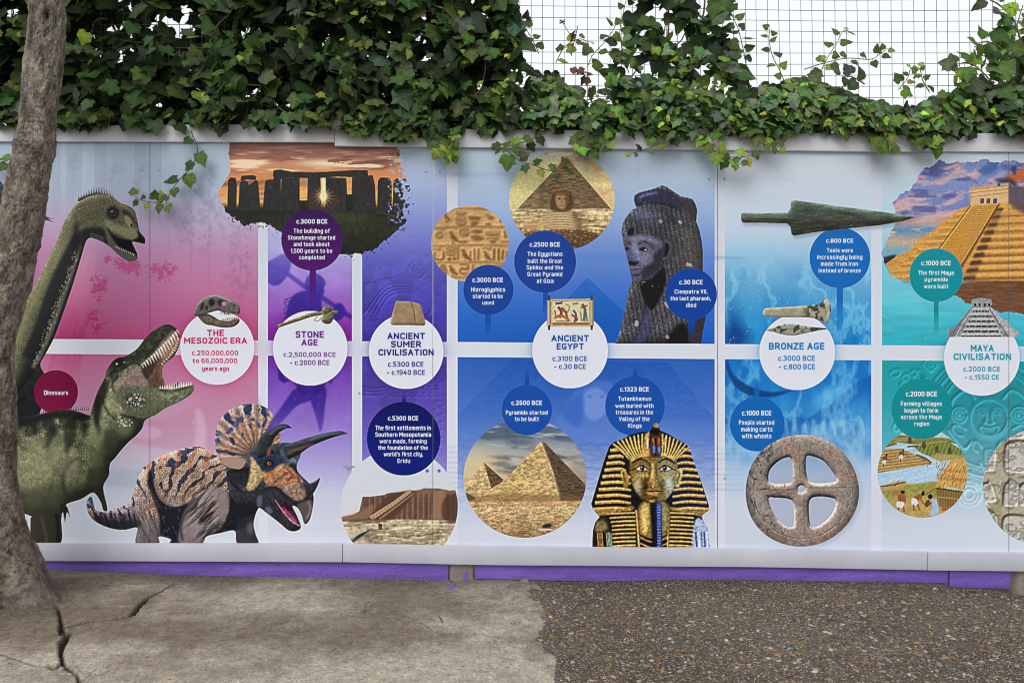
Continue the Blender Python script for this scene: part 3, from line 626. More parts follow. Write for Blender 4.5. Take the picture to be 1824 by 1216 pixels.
# ---- Stone Age silhouette behind the purple column
def tint(stops, a):
    return stops
SIL = [(460, (104, 88, 188)), (520, (56, 40, 154)), (600, (32, 10, 124)), (640, (28, 10, 112)), (720, (52, 28, 140)), (760, (88, 62, 170))]
b = Box(box=(477, 440, 627, 770)).back()
b.P([(477, 470), (492, 458), (510, 452), (519, 466), (512, 490), (495, 508), (477, 502)], SIL, .9, .6)
b.L([(477, 468), (510, 486), (545, 512), (580, 534), (627, 566)], 8, SIL, .8, .6, False)
b.E(560, 506, 17, 19, SIL, .95, .8); b.P([(556, 488), (574, 494), (580, 505), (576, 512), (578, 518), (573, 528), (560, 532)], SIL, .95, .6)
fz = [(508, 580), (510, 556), (514, 540), (522, 526), (540, 518), (560, 520), (572, 532), (574, 548), (592, 552), (600, 540), (610, 542), (616, 556), (606, 570), (590, 574), (574, 568), (574, 612), (500, 612)]
b.P(fz, SIL, .95, .6)
for i in range(26): b.L([(512 + RNG.randn() * 3, 530 + i * 3), (506 + RNG.randn() * 2, 534 + i * 3)], 1.5, SIL, .8)
b.P([(494, 640), (588, 640), (594, 668), (590, 684), (582, 676), (578, 690), (570, 700), (540, 702), (528, 688), (520, 676), (506, 682), (496, 676)], SIL, .9, .6, False)
b.P([(528, 690), (552, 700), (554, 712), (530, 722), (512, 740), (490, 762), (478, 768), (478, 758), (500, 726)], SIL, .85, 1)
b.P([(552, 700), (580, 690), (578, 730), (576, 752), (570, 768), (562, 740), (554, 716)], SIL, .85, 1)
b.m = ((b.U > 477) & (b.U < 627) & ((b.V < 606.5) | (b.V > 634.5))).astype(np.float32)
b.tex(24, .08, 160)
for i in range(120): b.E(480 + RNG.rand() * 146, 650 + RNG.rand() * 100, .5 + RNG.rand(), None, (176, 140, 214), .3 * RNG.rand(), .5)
b.done()
# ---- stone circle at sunset (brush-edged picture)
k = part('stone_circle_print', 'printed brush-edged picture of dark standing stones at sunset')
b = Box(np.array([(409, 252), (416, 252), (706, 252), (714, 275), (718, 310), (730, 335), (738, 362), (730, 385), (716, 404), (700, 416), (684, 427), (664, 446), (646, 451), (607, 454), (560, 440), (498, 412), (470, 398), (452, 396), (432, 403), (420, 390), (404, 380), (398, 368), (394, 356), (388, 346), (400, 322), (410, 306)], float), sm=False, pad=26,
        col=[(250, (146, 96, 78)), (280, (168, 112, 92)), (300, (200, 134, 96)), (330, (224, 150, 86)), (360, (236, 178, 104)), (372, (24, 24, 20)), (410, (34, 38, 24)), (455, (18, 22, 15))])
sky = 1 - smooth(355, 372, b.V)
cl = fbm(b.U, b.V + .08 * b.U, (60, 9), 5, 171)
b.mix(sky * np.clip((cl - .45) * 3.4, 0, 1) * .75, (118, 76, 70)); b.mix(sky * np.clip((fbm(b.U + 50, b.V, (70, 8), 4, 172) - .56) * 6, 0, 1) * np.exp(-((b.V - 290) / 22) ** 2), (250, 226, 190))
b.mix(sky * np.exp(-((b.U - 585) / 55) ** 2 - ((b.V - 291) / 7) ** 2) * .9 * (cl < .55), (255, 236, 200)); b.mix(sky * np.exp(-((b.U - 440) / 40) ** 2 - ((b.V - 292) / 8) ** 2) * .6, (252, 214, 178))
b.mix(sky * np.exp(-((b.V - 262) / 10) ** 2) * .35, (120, 78, 70))
b.mix(np.exp(-((b.U - 576) / 60) ** 2 - ((b.V - 345) / 30) ** 2) * .6 * sky, (255, 196, 110))
gr = smooth(368, 374, b.V); b.mul(1 + gr * .5 * (fbm(b.U, b.V, 6, 4, 173) - .4))
b.mix(gr * np.exp(-((b.U - 600) / 70) ** 2 - ((b.V - 388) / 13) ** 2) * .6, (66, 70, 34)); b.mix(gr * np.exp(-((b.U - 560) / 30) ** 2 - ((b.V - 378) / 8) ** 2) * .5, (96, 80, 36))
b.L([(628, 362), (670, 376), (712, 388)], 3, (96, 94, 72), .5, 1.5)
ST = (40, 38, 38)
for p in [[(405, 374), (406, 322), (410, 316), (420, 317), (422, 330), (421, 374)], [(424, 374), (427, 326), (432, 321), (440, 322), (444, 330), (456, 320), (460, 324), (464, 374)],
          [(428, 322), (430, 313), (452, 312), (457, 315), (455, 321), (440, 320)], [(468, 374), (472, 324), (476, 320), (500, 319), (502, 374)],
          [(487, 320), (487, 304), (492, 303), (501, 303), (502, 320)], [(486, 314), (487, 303), (500, 302), (520, 306), (560, 307), (600, 305), (632, 303), (655, 303), (656, 313), (640, 316), (600, 315), (560, 318), (500, 316)],
          [(499, 376), (502, 316), (534, 317), (534, 376)], [(547, 378), (548, 317), (571, 316), (573, 378)], [(580, 380), (580, 316), (617, 317), (620, 380)], [(626, 376), (627, 316), (640, 314), (664, 312), (668, 330), (670, 376)],
          [(672, 376), (673, 322), (678, 316), (694, 317), (698, 326), (698, 376)], [(699, 376), (701, 322), (706, 318), (728, 319), (742, 326), (744, 376)]]:
    b.P(p, ST, 1, .5, False)
b.P([(616, 346), (628, 346), (628, 376), (616, 376)], (28, 28, 20), 1, .5, False); b.P([(532, 357), (550, 357), (550, 378), (532, 378)], (30, 26, 18), 1, .5, False)
b.mul(1 + .5 * (1 - sky * 0) * (b.c.mean(-1) < .17) * (fbm(b.U, b.V, (4, 7), 3, 174) - .35))
b.P([(548, 345), (572, 340), (573, 372), (550, 372)], (92, 66, 40), .3, 5); b.P([(582, 345), (600, 345), (600, 372), (582, 372)], (96, 66, 40), .35, 5)
b.E(576, 349, 10, 10, (255, 220, 140), .6, 5); b.E(576, 350, 6, 7, (255, 252, 230), 1, 2)
b.P([(572.5, 318), (579.5, 318), (580, 356), (573, 356)], (255, 236, 180), .95, .8, False)
for t in np.linspace(0, np.pi, 8, endpoint=False) + .3:
    c_, s_ = np.cos(t), np.sin(t); b.L([(576 - 20 * c_, 350 - 20 * s_), (576, 350), (576 + 20 * c_, 350 + 20 * s_)], [.2, 1.4, .2], (255, 216, 150), .55, .5, False)
b.ragged(4, 7, 1.25, 175, 5, 5)
sp = fbm(b.U, b.V, 3.6, 3, 176)
d = blur(b.m, 14)
b.m = np.maximum(b.m, np.clip((d - .06) * 3, 0, 1) * (sp > .66) * (((b.U > 690) & (b.V > 262)) | (b.V > 385)))
b.m = b.m * np.where((b.U > 690) & (b.V < 400), np.clip((fbm(b.U, b.V, 4, 3, 177) - .30 - .5 * smooth(700, 750, b.U)) * 6 + .5, 0, 1), 1)
b.m *= (b.V > 252)
b.done(k)
# ---- carved hieroglyph stone
k = part('hieroglyph_print', 'printed round picture of sandstone carved with hieroglyphs')
b = Box(ell(837, 434, 69.5, 68, 0, 90), sm=False, col=(198, 160, 106)); b.tex(30, .16, 181); b.tex((14, 3), .08, 182)
hg = np.zeros_like(b.U)
def h2(pts, w=3, v=1., sm=True):
    global hg
    hg = np.maximum(hg, v * b.mask([ribbon(pts, w, sm)], .7))
def hp(pts, v=1., sm=True):
    global hg
    hg = np.maximum(hg, v * b.mask([cr(pts) if sm else np.array(pts, float)], .9))
for y in (372, 404, 437, 467, 494): h2([(760, y + 1), (840, y - 1), (912, y)], 1.8, .9)
def bird(x, y, s):
    hp([(x - 7 * s, y - 9 * s), (x - 2 * s, y - 11 * s), (x + 1 * s, y - 6 * s), (x + 8 * s, y + 3 * s), (x + 12 * s, y + 9 * s), (x + 2 * s, y + 5 * s), (x - 4 * s, y), (x - 4 * s, y - 6 * s)]); h2([(x, y + 4 * s), (x, y + 11 * s), (x + 4 * s, y + 11 * s)], 1.6)
def zig(x0, x1, y, n=6):
    h2([(x0 + (x1 - x0) * i / n, y + (2.5 if i % 2 else -2.5)) for i in range(n + 1)], 2.2, 1, False)
def comb(x, y, w, n=5):
    h2([(x, y), (x + w, y)], 2.6)
    for i in range(n): h2([(x + w * i / (n - 1), y), (x + w * i / (n - 1), y - 7)], 2.2)
zig(776, 792, 406.5); h2(ell(782, 418, 5, 5, 0, 16), 2.4); h2(ell(782, 418, 1.5, 1.5, 0, 10), 1.6); bird(806, 422, 1.0); h2(ell(827, 413, 8, 6, 0, 16), 2.2); h2(ell(829, 413, 3.5, 3.5, 0, 12), 2.2); hp([(838, 412), (848, 408), (859, 411), (850, 416)], .8); hp([(838, 420), (850, 418), (862, 424), (846, 428)], .8); h2([(816, 430), (832, 430)], 3)
comb(866, 418, 22, 6); h2([(866, 424), (888, 424)], 2); hp([(872, 427), (882, 427), (880, 433), (874, 433)], .7); zig(892, 906, 430, 5); h2([(898, 410), (900, 424)], 3)
bird(794, 386, .8); comb(813, 382, 15, 5); comb(813, 392, 15, 5); comb(813, 400, 15, 5); hp([(834, 384), (856, 386), (850, 392), (838, 392)], .8); hp([(838, 394), (852, 394), (846, 402), (840, 402)], .8); hp([(864, 380), (880, 386), (872, 391)], .7); h2([(888, 376), (892, 396)], 3); hp([(862, 399), (872, 396), (874, 402)], .8)
zig(770, 784, 444); h2([(774, 448), (774, 460), (788, 461), (790, 447)], 3); comb(796, 446, 16, 5); comb(796, 454, 14, 4); hp(ell(800, 461, 4, 3, 0, 12), 1); h2([(815, 440), (815, 464)], 2); bird(828, 455, 1.1); h2([(838, 446), (836, 464)], 2.6); h2([(845, 442), (845, 464)], 3); h2([(852, 442), (851, 464)], 3); zig(858, 876, 442, 5); bird(866, 456, .9)
h2([(880, 442), (879, 464)], 4); h2([(888, 442), (888, 464)], 4); h2([(896, 444), (894, 462)], 4); h2([(903, 446), (902, 458)], 3); hp(ell(809, 460, 3, 3, 0, 10))
hp([(782, 474), (792, 470), (796, 486), (786, 490)], .7); bird(805, 482, .95); h2([(818, 470), (832, 470), (832, 478), (820, 478), (820, 486), (832, 487)], 2.6); zig(815, 834, 493, 6); h2([(842, 470), (842, 490)], 2.6); comb(880, 474, 16, 5)
b.emboss(blur(hg, .6), 1.7, (.6, .8)); b.mix(np.clip(hg * 1.1, 0, 1) * .72, (104, 64, 30)); b.tex(2.2, .1, 183); b.done(k)
# ---- sphinx before a pyramid
k = part('sphinx_print', 'printed round picture of a stone sphinx before a pyramid')
b = Box(ell(1001, 357, 94, 89, 0, 100), sm=False, col=[(268, (178, 176, 160)), (300, (206, 192, 146)), (340, (222, 208, 156)), (372, (216, 190, 140))])
b.mix(np.exp(-((b.U - 925) / 34) ** 2 - ((b.V - 335) / 40) ** 2) * .7, (226, 222, 150)); b.mix(smooth(1030, 1090, b.U) * smooth(270, 320, b.V) * .5, (232, 196, 130))
b.mix(np.clip((fbm(b.U, b.V + .3 * b.U, (40, 9), 4, 191) - .5) * 3, 0, 1) * (b.U > 1040) * .55, (206, 130, 110)); b.mix(np.exp(-((b.U - 1075) / 20) ** 2 - ((b.V - 330) / 7) ** 2) * .8, (250, 240, 160))
b.mix(np.clip((fbm(b.U, b.V, (30, 14), 4, 192) - .52) * 4, 0, 1) * (1 - smooth(268, 310, b.V)) * .6, (150, 120, 96))
pm = b.mask([np.array([(1009, 280), (1089, 373), (920, 374)], float)])
brick = fbm(b.U, b.V, (7, 1.6), 3, 193)
pt = np.stack([.50 + 0 * b.U, .42 + 0 * b.U, .31 + 0 * b.U], -1) * (.55 + .9 * brick)[..., None]
b.c = b.c * (1 - pm[..., None]) + pt * pm[..., None]
b.mix(pm * smooth(1010, 1060, b.U) * .3, (70, 52, 36)); b.mix(pm * (b.V < 306) * .35, (120, 74, 46))
b.P([(1009, 279), (1022, 296), (998, 298), (992, 299)], (120, 76, 48), .6, 1.5)
ds = smooth(370, 374, b.V); n = fbm(b.U, b.V, (22, 2.6), 4, 194)
b.mix(ds, [(372, (206, 184, 140)), (400, (200, 172, 124)), (420, (150, 118, 80)), (446, (110, 82, 52))]); b.mul(1 + ds * 1.3 * (n - .5)); b.mul(1 + ds * .7 * (fbm(b.U, b.V, 5, 3, 195) - .5))
for y in (384, 392, 401, 411): b.L([(905, y), (960, y + 2), (1030, y - 1), (1096, y + 2)], 2, (112, 84, 52), .5, .7)
b.P([(935, 400), (958, 392), (972, 400), (970, 416), (930, 418)], (186, 152, 104), .8, 1.5)
b.P([(968, 380), (985, 374), (1000, 372), (1020, 374), (1030, 390), (1036, 418), (960, 418)], (200, 172, 126), .95, 1)
for i in range(9): b.L([(966 + i * .3, 380 + i * 4.4), (1000, 377 + i * 4.6), (1026, 380 + i * 4.4)], 1.4, (120, 90, 56), .6, .4)
b.P([(1018, 376), (1032, 384), (1040, 418), (1028, 418), (1024, 396)], (92, 66, 40), .6, 3)
b.P([(940, 414), (1050, 412), (1064, 446), (930, 446)], (92, 68, 42), .8, 2); b.mul(1 + ds * .9 * (worley(b.U, b.V, (9, 6), 196)[1] - worley(b.U, b.V, (9, 6), 196)[0] - .3) * (b.V > 408) * .8)
b.P([(980, 372), (978, 360), (984, 345), (990, 340), (1002, 339), (1014, 341), (1020, 352), (1022, 364), (1017, 374), (1008, 377), (990, 377)], (92, 66, 42), 1, .7)
b.L([(979, 372), (978, 360), (984, 345), (992, 339), (1004, 338)], 1.6, (190, 156, 108), .8, .6)
for i in range(7): b.L([(981 + i * .4, 368 - i * 4), (987 + i * .6, 370 - i * 4)], 1, (52, 36, 24), .7); b.L([(1013 - i * .3, 370 - i * 4), (1020 - i * .5, 367 - i * 4)], 1, (46, 30, 20), .7)
b.P([(990, 346), (1002, 344), (1012, 347), (1012, 362), (1006, 371), (998, 372), (991, 364)], (176, 142, 98), 1, .7)
b.P([(990, 341), (1013, 342), (1013, 348), (990, 347)], (120, 92, 60), .9, .8)
for x in (996, 1006): b.E(x, 354, 2.6, 1.4, (52, 36, 24), .9, .5)
b.L([(1001, 352), (1001, 361), (1003, 362)], 1.8, (110, 82, 54), .8, .5); b.L([(996, 366), (1005, 366)], 1.4, (70, 48, 30), .9, .4); b.P([(1008, 346), (1014, 350), (1012, 370), (1007, 368)], (70, 48, 30), .6, 1)
b.tex(2.2, .14, 197); b.done(k)
# ---- dark stone bust
k = part('stone_bust_print', 'printed dark stone bust of a woman with a braided wig')
bust = np.array([(1129, 357), (1130, 348), (1138, 343), (1150, 340), (1162, 337), (1172, 333), (1180, 330), (1188, 333), (1198, 340), (1213, 350), (1226, 352), (1234, 355), (1239, 364), (1242, 374), (1240, 394), (1246, 410), (1250, 430), (1252, 448), (1252, 490), (1256, 540), (1257, 565), (1252, 590), (1249, 612), (1096, 612), (1104, 590), (1110, 566), (1114, 550), (1117, 525), (1123, 508), (1126, 501), (1124, 490), (1121, 478), (1118, 463), (1115, 451), (1111, 438), (1109, 424), (1107, 414), (1110, 396), (1117, 384), (1126, 374), (1133, 369)], float)
b = Box(bust, sm=False, col=(98, 97, 106))
br = worley(b.U + .2 * b.V, b.V, (5, 3.4), 201); b.mul(.66 + .6 * np.clip(br[1] - br[0], 0, .8)); b.tex(26, .4, 202); b.mul(1 + .30 * np.sign(np.sin((b.U - .18 * b.V) * .75 + 1.5 * fbm(b.U, b.V, 18, 3, 206))) * (.5 + .5 * np.sin(b.V * 1.3 + np.floor((b.U - .18 * b.V) * .75 / 6.28) * 2)) )
b.round((4, 10, 20), k=.7, amb=.45)
b.mix(np.exp(-((b.U - 1150) / 20) ** 2 - ((b.V - 384) / 12) ** 2) * .6, (104, 106, 152)); b.mix(np.exp(-((b.U - 1232) / 26) ** 2 - ((b.V - 460) / 70) ** 2) * .55, (92, 86, 76))
b.P([(1130, 362), (1131, 348), (1150, 341), (1176, 336), (1200, 346), (1215, 360), (1214, 372), (1196, 366), (1170, 360), (1148, 362), (1136, 368)], (44, 44, 66), .95, 1); b.L([(1136, 354), (1150, 347), (1172, 343)], [3, 6, 3], (118, 122, 186), .7, 2)
b.P([(1208, 352), (1232, 356), (1241, 370), (1239, 392), (1224, 380), (1212, 366)], (54, 52, 58), .8, 2); b.L([(1130, 366), (1150, 362), (1176, 362), (1200, 369), (1216, 378)], 2, (16, 16, 22), .85, .8)
b.L([(1135, 393), (1165, 390), (1200, 396), (1240, 406)], 1.6, (26, 26, 34), .6, .6)
face = [(1110, 420), (1112, 432), (1116, 452), (1120, 470), (1124, 488), (1130, 500), (1142, 502), (1154, 496), (1166, 486), (1178, 472), (1182, 450), (1178, 428), (1160, 420), (1140, 417), (1122, 420)]
b.P(face, (92, 92, 108), .97, 1.2)
b.P([(1150, 470), (1180, 440), (1186, 460), (1170, 484), (1150, 497), (1136, 502)], (30, 28, 38), .8, 4)
b.P([(1124, 440), (1132, 430), (1140, 446), (1140, 462), (1130, 466)], (136, 138, 176), .85, 2); b.P([(1140, 450), (1158, 452), (1164, 464), (1150, 474), (1140, 468)], (118, 119, 152), .75, 3)
b.P([(1124, 424), (1150, 421), (1170, 430), (1172, 434), (1150, 428), (1128, 430)], (124, 125, 156), .8, 1.6)
b.P([(1118, 488), (1128, 492), (1144, 490), (1140, 499), (1130, 499)], (88, 89, 124), .7, 2)
b.L([(1114, 436), (1120, 432), (1124, 436)], 1.8, (20, 20, 30), .9, .6); b.L([(1136, 436), (1146, 430), (1158, 436), (1164, 444)], 2, (22, 22, 32), .9, .7)
b.E(1117, 443, 4, 3.4, (18, 18, 24), .9, .6); b.E(1146, 443, 8.5, 4.2, (22, 22, 30), .95, .7); b.L([(1136, 443), (1146, 438.5), (1156, 443)], 1.4, (120, 122, 160), .7, .4); b.E(1150, 445, 2, 1.2, (196, 194, 196), .8, .4); b.L([(1136, 446), (1147, 449), (1157, 444)], 1.1, (100, 102, 140), .6, .4)
b.P([(1118, 452), (1124, 440), (1132, 456), (1137, 466), (1130, 471), (1121, 470)], (74, 76, 120), .6, 1.2); b.P([(1119, 464), (1128, 466), (1137, 466), (1134, 472), (1123, 473)], (14, 14, 20), .9, 1)
b.L([(1122, 478), (1130, 475), (1142, 477)], 2.4, (104, 106, 150), .8, .6); b.L([(1122, 480), (1132, 479.5), (1143, 479)], 1.5, (10, 10, 14), 1, .4); b.L([(1125, 484), (1133, 485), (1141, 482)], 3, (100, 102, 150), .7, .8); b.E(1133, 490, 8, 2, (22, 22, 30), .7, 1); b.E(1138, 497, 7, 3, (84, 86, 120), .6, 1.4)
b.P([(1181, 426), (1190, 424), (1199, 430), (1200, 444), (1194, 458), (1184, 464), (1178, 462), (1182, 448)], (58, 56, 64), 1, .8); b.L([(1183, 430), (1192, 430), (1195, 442), (1190, 456), (1182, 462)], 2, (110, 108, 120), .6, .6); b.P([(1186, 434), (1191, 438), (1189, 452), (1184, 456)], (8, 8, 10), .95, .7)
b.P([(1120, 408), (1128, 406), (1128, 416), (1121, 420), (1118, 416)], (12, 12, 16), .95, 1)
b.P([(1140, 503), (1160, 497), (1182, 476), (1186, 500), (1176, 530), (1164, 550), (1156, 550), (1146, 532)], (13, 13, 15), .97, 2); b.L([(1142, 502), (1150, 503)], 1, (150, 145, 130), .8)
b.P([(1148, 545), (1160, 560), (1156, 590), (1140, 612), (1128, 612), (1138, 580)], (64, 66, 108), .7, 3); b.L([(1152, 520), (1146, 560), (1130, 608)], 2, (18, 18, 26), .7, 1); b.L([(1170, 552), (1160, 580), (1152, 612)], 2, (18, 18, 26), .5, 1)
b.P([(1200, 585), (1215, 575), (1228, 590), (1226, 612), (1186, 612)], (14, 14, 18), .95, 3)
b.P([(1230, 560), (1258, 560), (1250, 612), (1228, 612)], (52, 44, 46), .85, 1.5)
xs, ys = scatter(240, b)
for x, y in zip(xs, ys):
    b.E(x, y, .5 + .9 * RNG.rand() ** 2, .5 + .6 * RNG.rand(), (160, 158, 168) if RNG.rand() > .4 else (14, 14, 20), .6 * RNG.rand())
for x, y in [(1176, 394), (1211, 396), (1224, 471), (1229, 472), (1189, 545), (1186, 541), (1133, 578), (1188, 600), (1134, 574)]: b.P([(x - 3, y - 2), (x + 2, y - 3), (x + 4, y + 2), (x - 1, y + 3)], (186, 184, 180), .7, .4)
b.tex(2.6, .26, 205); b.done(k)
# ---- step pyramid of the Maya
k = part('step_pyramid_print', 'printed brush-edged picture of a golden step pyramid')
b = Box(np.array([(1671, 284), (1690, 292), (1704, 288), (1730, 290), (1753, 282), (1775, 290), (1800, 286), (1830, 292), (1904, 290), (1904, 560), (1824, 560), (1806, 556), (1786, 557), (1760, 548), (1740, 546), (1722, 538), (1706, 528), (1690, 524), (1660, 512), (1640, 506), (1618, 510), (1604, 498), (1588, 493), (1580, 480), (1576, 466), (1571, 456), (1572, 444), (1580, 428), (1588, 411), (1597, 398), (1596, 382), (1588, 362), (1606, 346), (1622, 336), (1635, 320), (1640, 306), (1648, 298), (1660, 297)], float), sm=False, pad=20,
        col=[(280, (116, 136, 190)), (330, (128, 144, 196)), (375, (120, 132, 186)), (395, (196, 160, 150)), (410, (92, 142, 182)), (430, (196, 170, 140)), (446, (120, 170, 190)), (500, (110, 176, 196))])
cn = fbm(b.U, b.V + .15 * b.U, (34, 12), 5, 221)
b.mix((b.V < 400) * np.clip((cn - .46) * 5, 0, 1) * .85, (216, 176, 172)); b.mix((b.V < 400) * np.clip((fbm(b.U, b.V, (26, 10), 4, 222) - .56) * 6, 0, 1) * .8, (88, 92, 150)); b.mix(np.clip((fbm(b.U, b.V, (24, 6), 4, 223) - .5) * 5, 0, 1) * np.exp(-((b.V - 412) / 10) ** 2) * .9, (236, 190, 156))
b.P([(1740, 304), (1770, 290), (1778, 300), (1760, 312)], (60, 96, 150), .8, 3)
b.P([(1790, 316), (1812, 304), (1830, 300), (1904, 296), (1904, 330), (1826, 322), (1806, 328)], (196, 92, 52), .9, 3); b.P([(1772, 320), (1800, 318), (1812, 330), (1790, 330)], (40, 44, 66), .8, 3); b.P([(1800, 300), (1810, 296), (1808, 312)], (44, 60, 100), .8, 2)
b.P([(1700, 505), (1904, 498), (1904, 562), (1780, 560), (1700, 536)], (112, 74, 50), 1, 3); b.mul(1 + .5 * (b.V > 500) * (fbm(b.U, b.V, (18, 3), 4, 224) - .5))
b.P([(1571, 460), (1596, 454), (1590, 468), (1576, 470)], (34, 36, 30), .9, 1.2)
py = b.mask([np.array([(1710, 372), (1730, 365), (1797, 360), (1904, 352), (1904, 500), (1660, 500), (1640, 502), (1612, 500), (1590, 494), (1578, 470), (1600, 454), (1616, 448), (1640, 424), (1664, 410), (1680, 392)], float)])
GO = np.stack([.84 + 0 * b.U, .62 + 0 * b.U, .30 + 0 * b.U], -1)
row = np.sin((b.V - .06 * b.U) * .52); GO = GO * (.84 + .26 * fbm(b.U, b.V, (10, 3), 4, 225) + .10 * np.sign(row) * (np.abs(row) < .35))[..., None]
b.c = b.c * (1 - py[..., None]) + GO * py[..., None]
for i in range(10):                                          # tiers, left flank and right flank
    y = 376 + i * 12.6; xl = 1706 - i * 13.2
    b.L([(xl - 8, y + 10), (xl + 20, y + 8), (1722 - i * 6, y + 5)], 1.8, (132, 84, 34), .7, .6); b.L([(xl - 4, y + 4), (xl + 18, y + 3), (1724 - i * 6, y)], 1.5, (250, 214, 140), .5, .5)
    y = 368 + i * 13; xs_ = 1774 - i * 6.2
    b.P([(xs_, y + 4), (xs_ + 14 + i * .7, y + 2), (xs_ + 10 + i, y + 13), (xs_ - 4, y + 14)], (48, 28, 22), .85, 1, False)
    b.L([(xs_ + 12, y + 11), (1830, y + 9), (1904, y + 7)], 2.2, (110, 66, 30), .75, .7); b.L([(xs_ + 14, y + 1), (1830, y - 1), (1904, y - 3)], 2, (248, 206, 128), .6, .7)
for i in range(9):
    y = 376 + i * 14.0; xl = 1764 - i * 6.0
    b.P([(xl, y), (1904, y - 7), (1904, y - 1), (xl, y + 5)], (238, 190, 108), .55, .6, False); b.P([(xl, y + 8), (1904, y + 2), (1904, y + 6), (xl, y + 13)], (120, 72, 34), .5, .8, False)
    for j in range(12): b.L([(xl + 10 + j * 13 + (i % 2) * 6, y + 5), (xl + 10 + j * 13 + (i % 2) * 6, y + 10)], 1, (110, 66, 30), .5, .3)
b.P([(1801, 366), (1824, 380), (1904, 420), (1904, 340), (1800, 336)], (70, 58, 66), .8, 4)
b.P([(1732, 366), (1781, 361), (1760, 398), (1716, 470), (1700, 500), (1640, 500), (1676, 440)], (206, 150, 66), .95, .8, False)
for i in range(34): b.L([(1729 - i * 2.6, 370 + i * 3.6), (1779 - i * 2.1, 366 + i * 3.7)], .9, (128, 84, 32), .6, .3)
b.L([(1730, 365), (1674, 441), (1634, 498)], 2, (120, 76, 32), .9, .5, False); b.L([(1733, 365), (1677, 441), (1637, 498)], 1.2, (250, 206, 124), .8, .4, False); b.L([(1781, 361), (1717, 467), (1699, 500)], 3, (54, 32, 22), .9, .8, False); b.L([(1778, 361), (1714, 467)], 1.4, (236, 180, 100), .8, .4, False)
b.P([(1728, 366), (1728, 334), (1798, 326), (1798, 362)], (220, 180, 128), 1, .6, False); b.P([(1797, 362), (1797, 326), (1850, 344), (1904, 352), (1904, 372)], (96, 82, 92), 1, .6, False)
for y in (338, 344, 351): b.L([(1728, y), (1798, y - 8)], 1.2, (140, 98, 60), .7, .4, False)
for x in (1746, 1757, 1769): b.P([(x, 363), (x, 354), (x + 7, 353), (x + 7, 362)], (70, 72, 110), .95, .4, False)
b.L([(1728, 336), (1798, 328)], 4, (190, 156, 120), .8, .6, False)
b.tex(2.6, .10, 226); b.ragged(3.5, 6, 1.1, 227, 5, 5)
b.m *= (b.V > 270); b.done(k)
# ---- green bronze spearhead
k = part('spearhead_print', 'printed green bronze spearhead')
sp = np.array([(1320, 382), (1323, 379), (1360, 380), (1403, 379), (1409, 370), (1408, 360), (1416, 357), (1440, 360), (1490, 367), (1530, 372), (1570, 377), (1606, 383), (1631, 387), (1608, 394), (1570, 401), (1530, 405), (1490, 409), (1450, 414), (1414, 420), (1410, 417), (1408, 404), (1402, 398), (1360, 397), (1324, 397), (1320, 392)], float)
g = Box(box=(1310, 350, 1640, 436), col=(70, 84, 100)); g.m = .35 * blur(g.mask([sp + np.array([2, 5])]), 4); g.done()
b = Box(sp, sm=False, col=(88, 104, 92)); b.tex((18, 4), .35, 211); b.round((2, 5, 9), k=1.1, amb=.42)
b.mix(smooth(-4, 10, b.V - (389 + .0 * b.U)) * .65, (40, 40, 34)); b.mix(np.clip((fbm(b.U, b.V, (20, 3), 4, 212) - .52) * 5, 0, 1) * (b.V > 384) * .5, (104, 90, 58)); b.tex(2.4, .2, 213)
b.mix((b.U < 1404) * np.exp(-((b.V - 386) / 3.) ** 2) * .4, (120, 130, 110)); b.done(k)
# ---- ziggurat
k = part('ziggurat_print', 'printed round picture of a brick ziggurat in the desert')
b = Box(ell(711, 902, 104.5, 104, 0, 100), sm=False, col=[(798, (206, 216, 228)), (880, (208, 214, 222)), (925, (214, 214, 214))])
b.mix(smooth(921, 926, b.V), [(920, (176, 158, 132)), (940, (186, 170, 142)), (968, (160, 146, 116))]); gd = smooth(921, 926, b.V)
b.mul(1 + gd * .9 * (fbm(b.U, b.V, (22, 3), 4, 231) - .5)); b.mul(1 + gd * .7 * (fbm(b.U, b.V, 5, 3, 232) - .5))
zg = np.array([(606, 921), (628, 917), (640, 910), (646, 884), (660, 884), (684, 881), (690, 878), (720, 875), (748, 872), (756, 869), (780, 869), (800, 873), (830, 872), (830, 925), (760, 925), (700, 924), (660, 925)], float)
zm = b.mask([zg]); zc = np.stack([.46 + 0 * b.U, .345 + 0 * b.U, .275 + 0 * b.U], -1) * (.72 + .5 * fbm(b.U, b.V, (3, 14), 4, 233))[..., None]
b.c = b.c * (1 - zm[..., None]) + zc * zm[..., None]
b.P([(690, 878), (720, 875), (748, 872), (756, 868), (800, 873), (830, 872), (830, 884), (690, 890)], (140, 108, 86), .5, 1, False)
for i in range(17):
    x0 = 652 + i * 9.6; t0 = 886 - min(i, 8) * .9
    b.P([(x0, t0), (x0 + 4.6, t0 - .4), (x0 + 4, 924), (x0 - .6, 924)], [(96, 68, 54), (80, 56, 44)][i % 2], .75, .6, False); b.P([(x0 + 4.8, t0), (x0 + 7.4, t0), (x0 + 7, 924), (x0 + 4.4, 924)], (148, 114, 90), .55, .5, False)
for y in (889, 897, 906, 915): b.L([(648, y), (740, y - 2), (826, y)], .9, (92, 66, 52), .5, .3)
b.P([(772, 876), (792, 871), (790, 925), (768, 925)], (150, 116, 92), .9, .8, False); b.P([(792, 886), (830, 880), (830, 925), (790, 925)], (74, 52, 42), .7, 1.5)
b.P([(606, 921), (640, 912), (664, 898), (656, 925), (606, 926)], (138, 108, 86), .9, 1.2)
b.P([(692, 880), (728, 873), (742, 876), (700, 925), (654, 925), (668, 908)], (84, 60, 47), .92, .8, False)
b.L([(731, 874), (700, 897), (660, 923)], [6, 7, 9], (186, 150, 120), 1, .5, False)
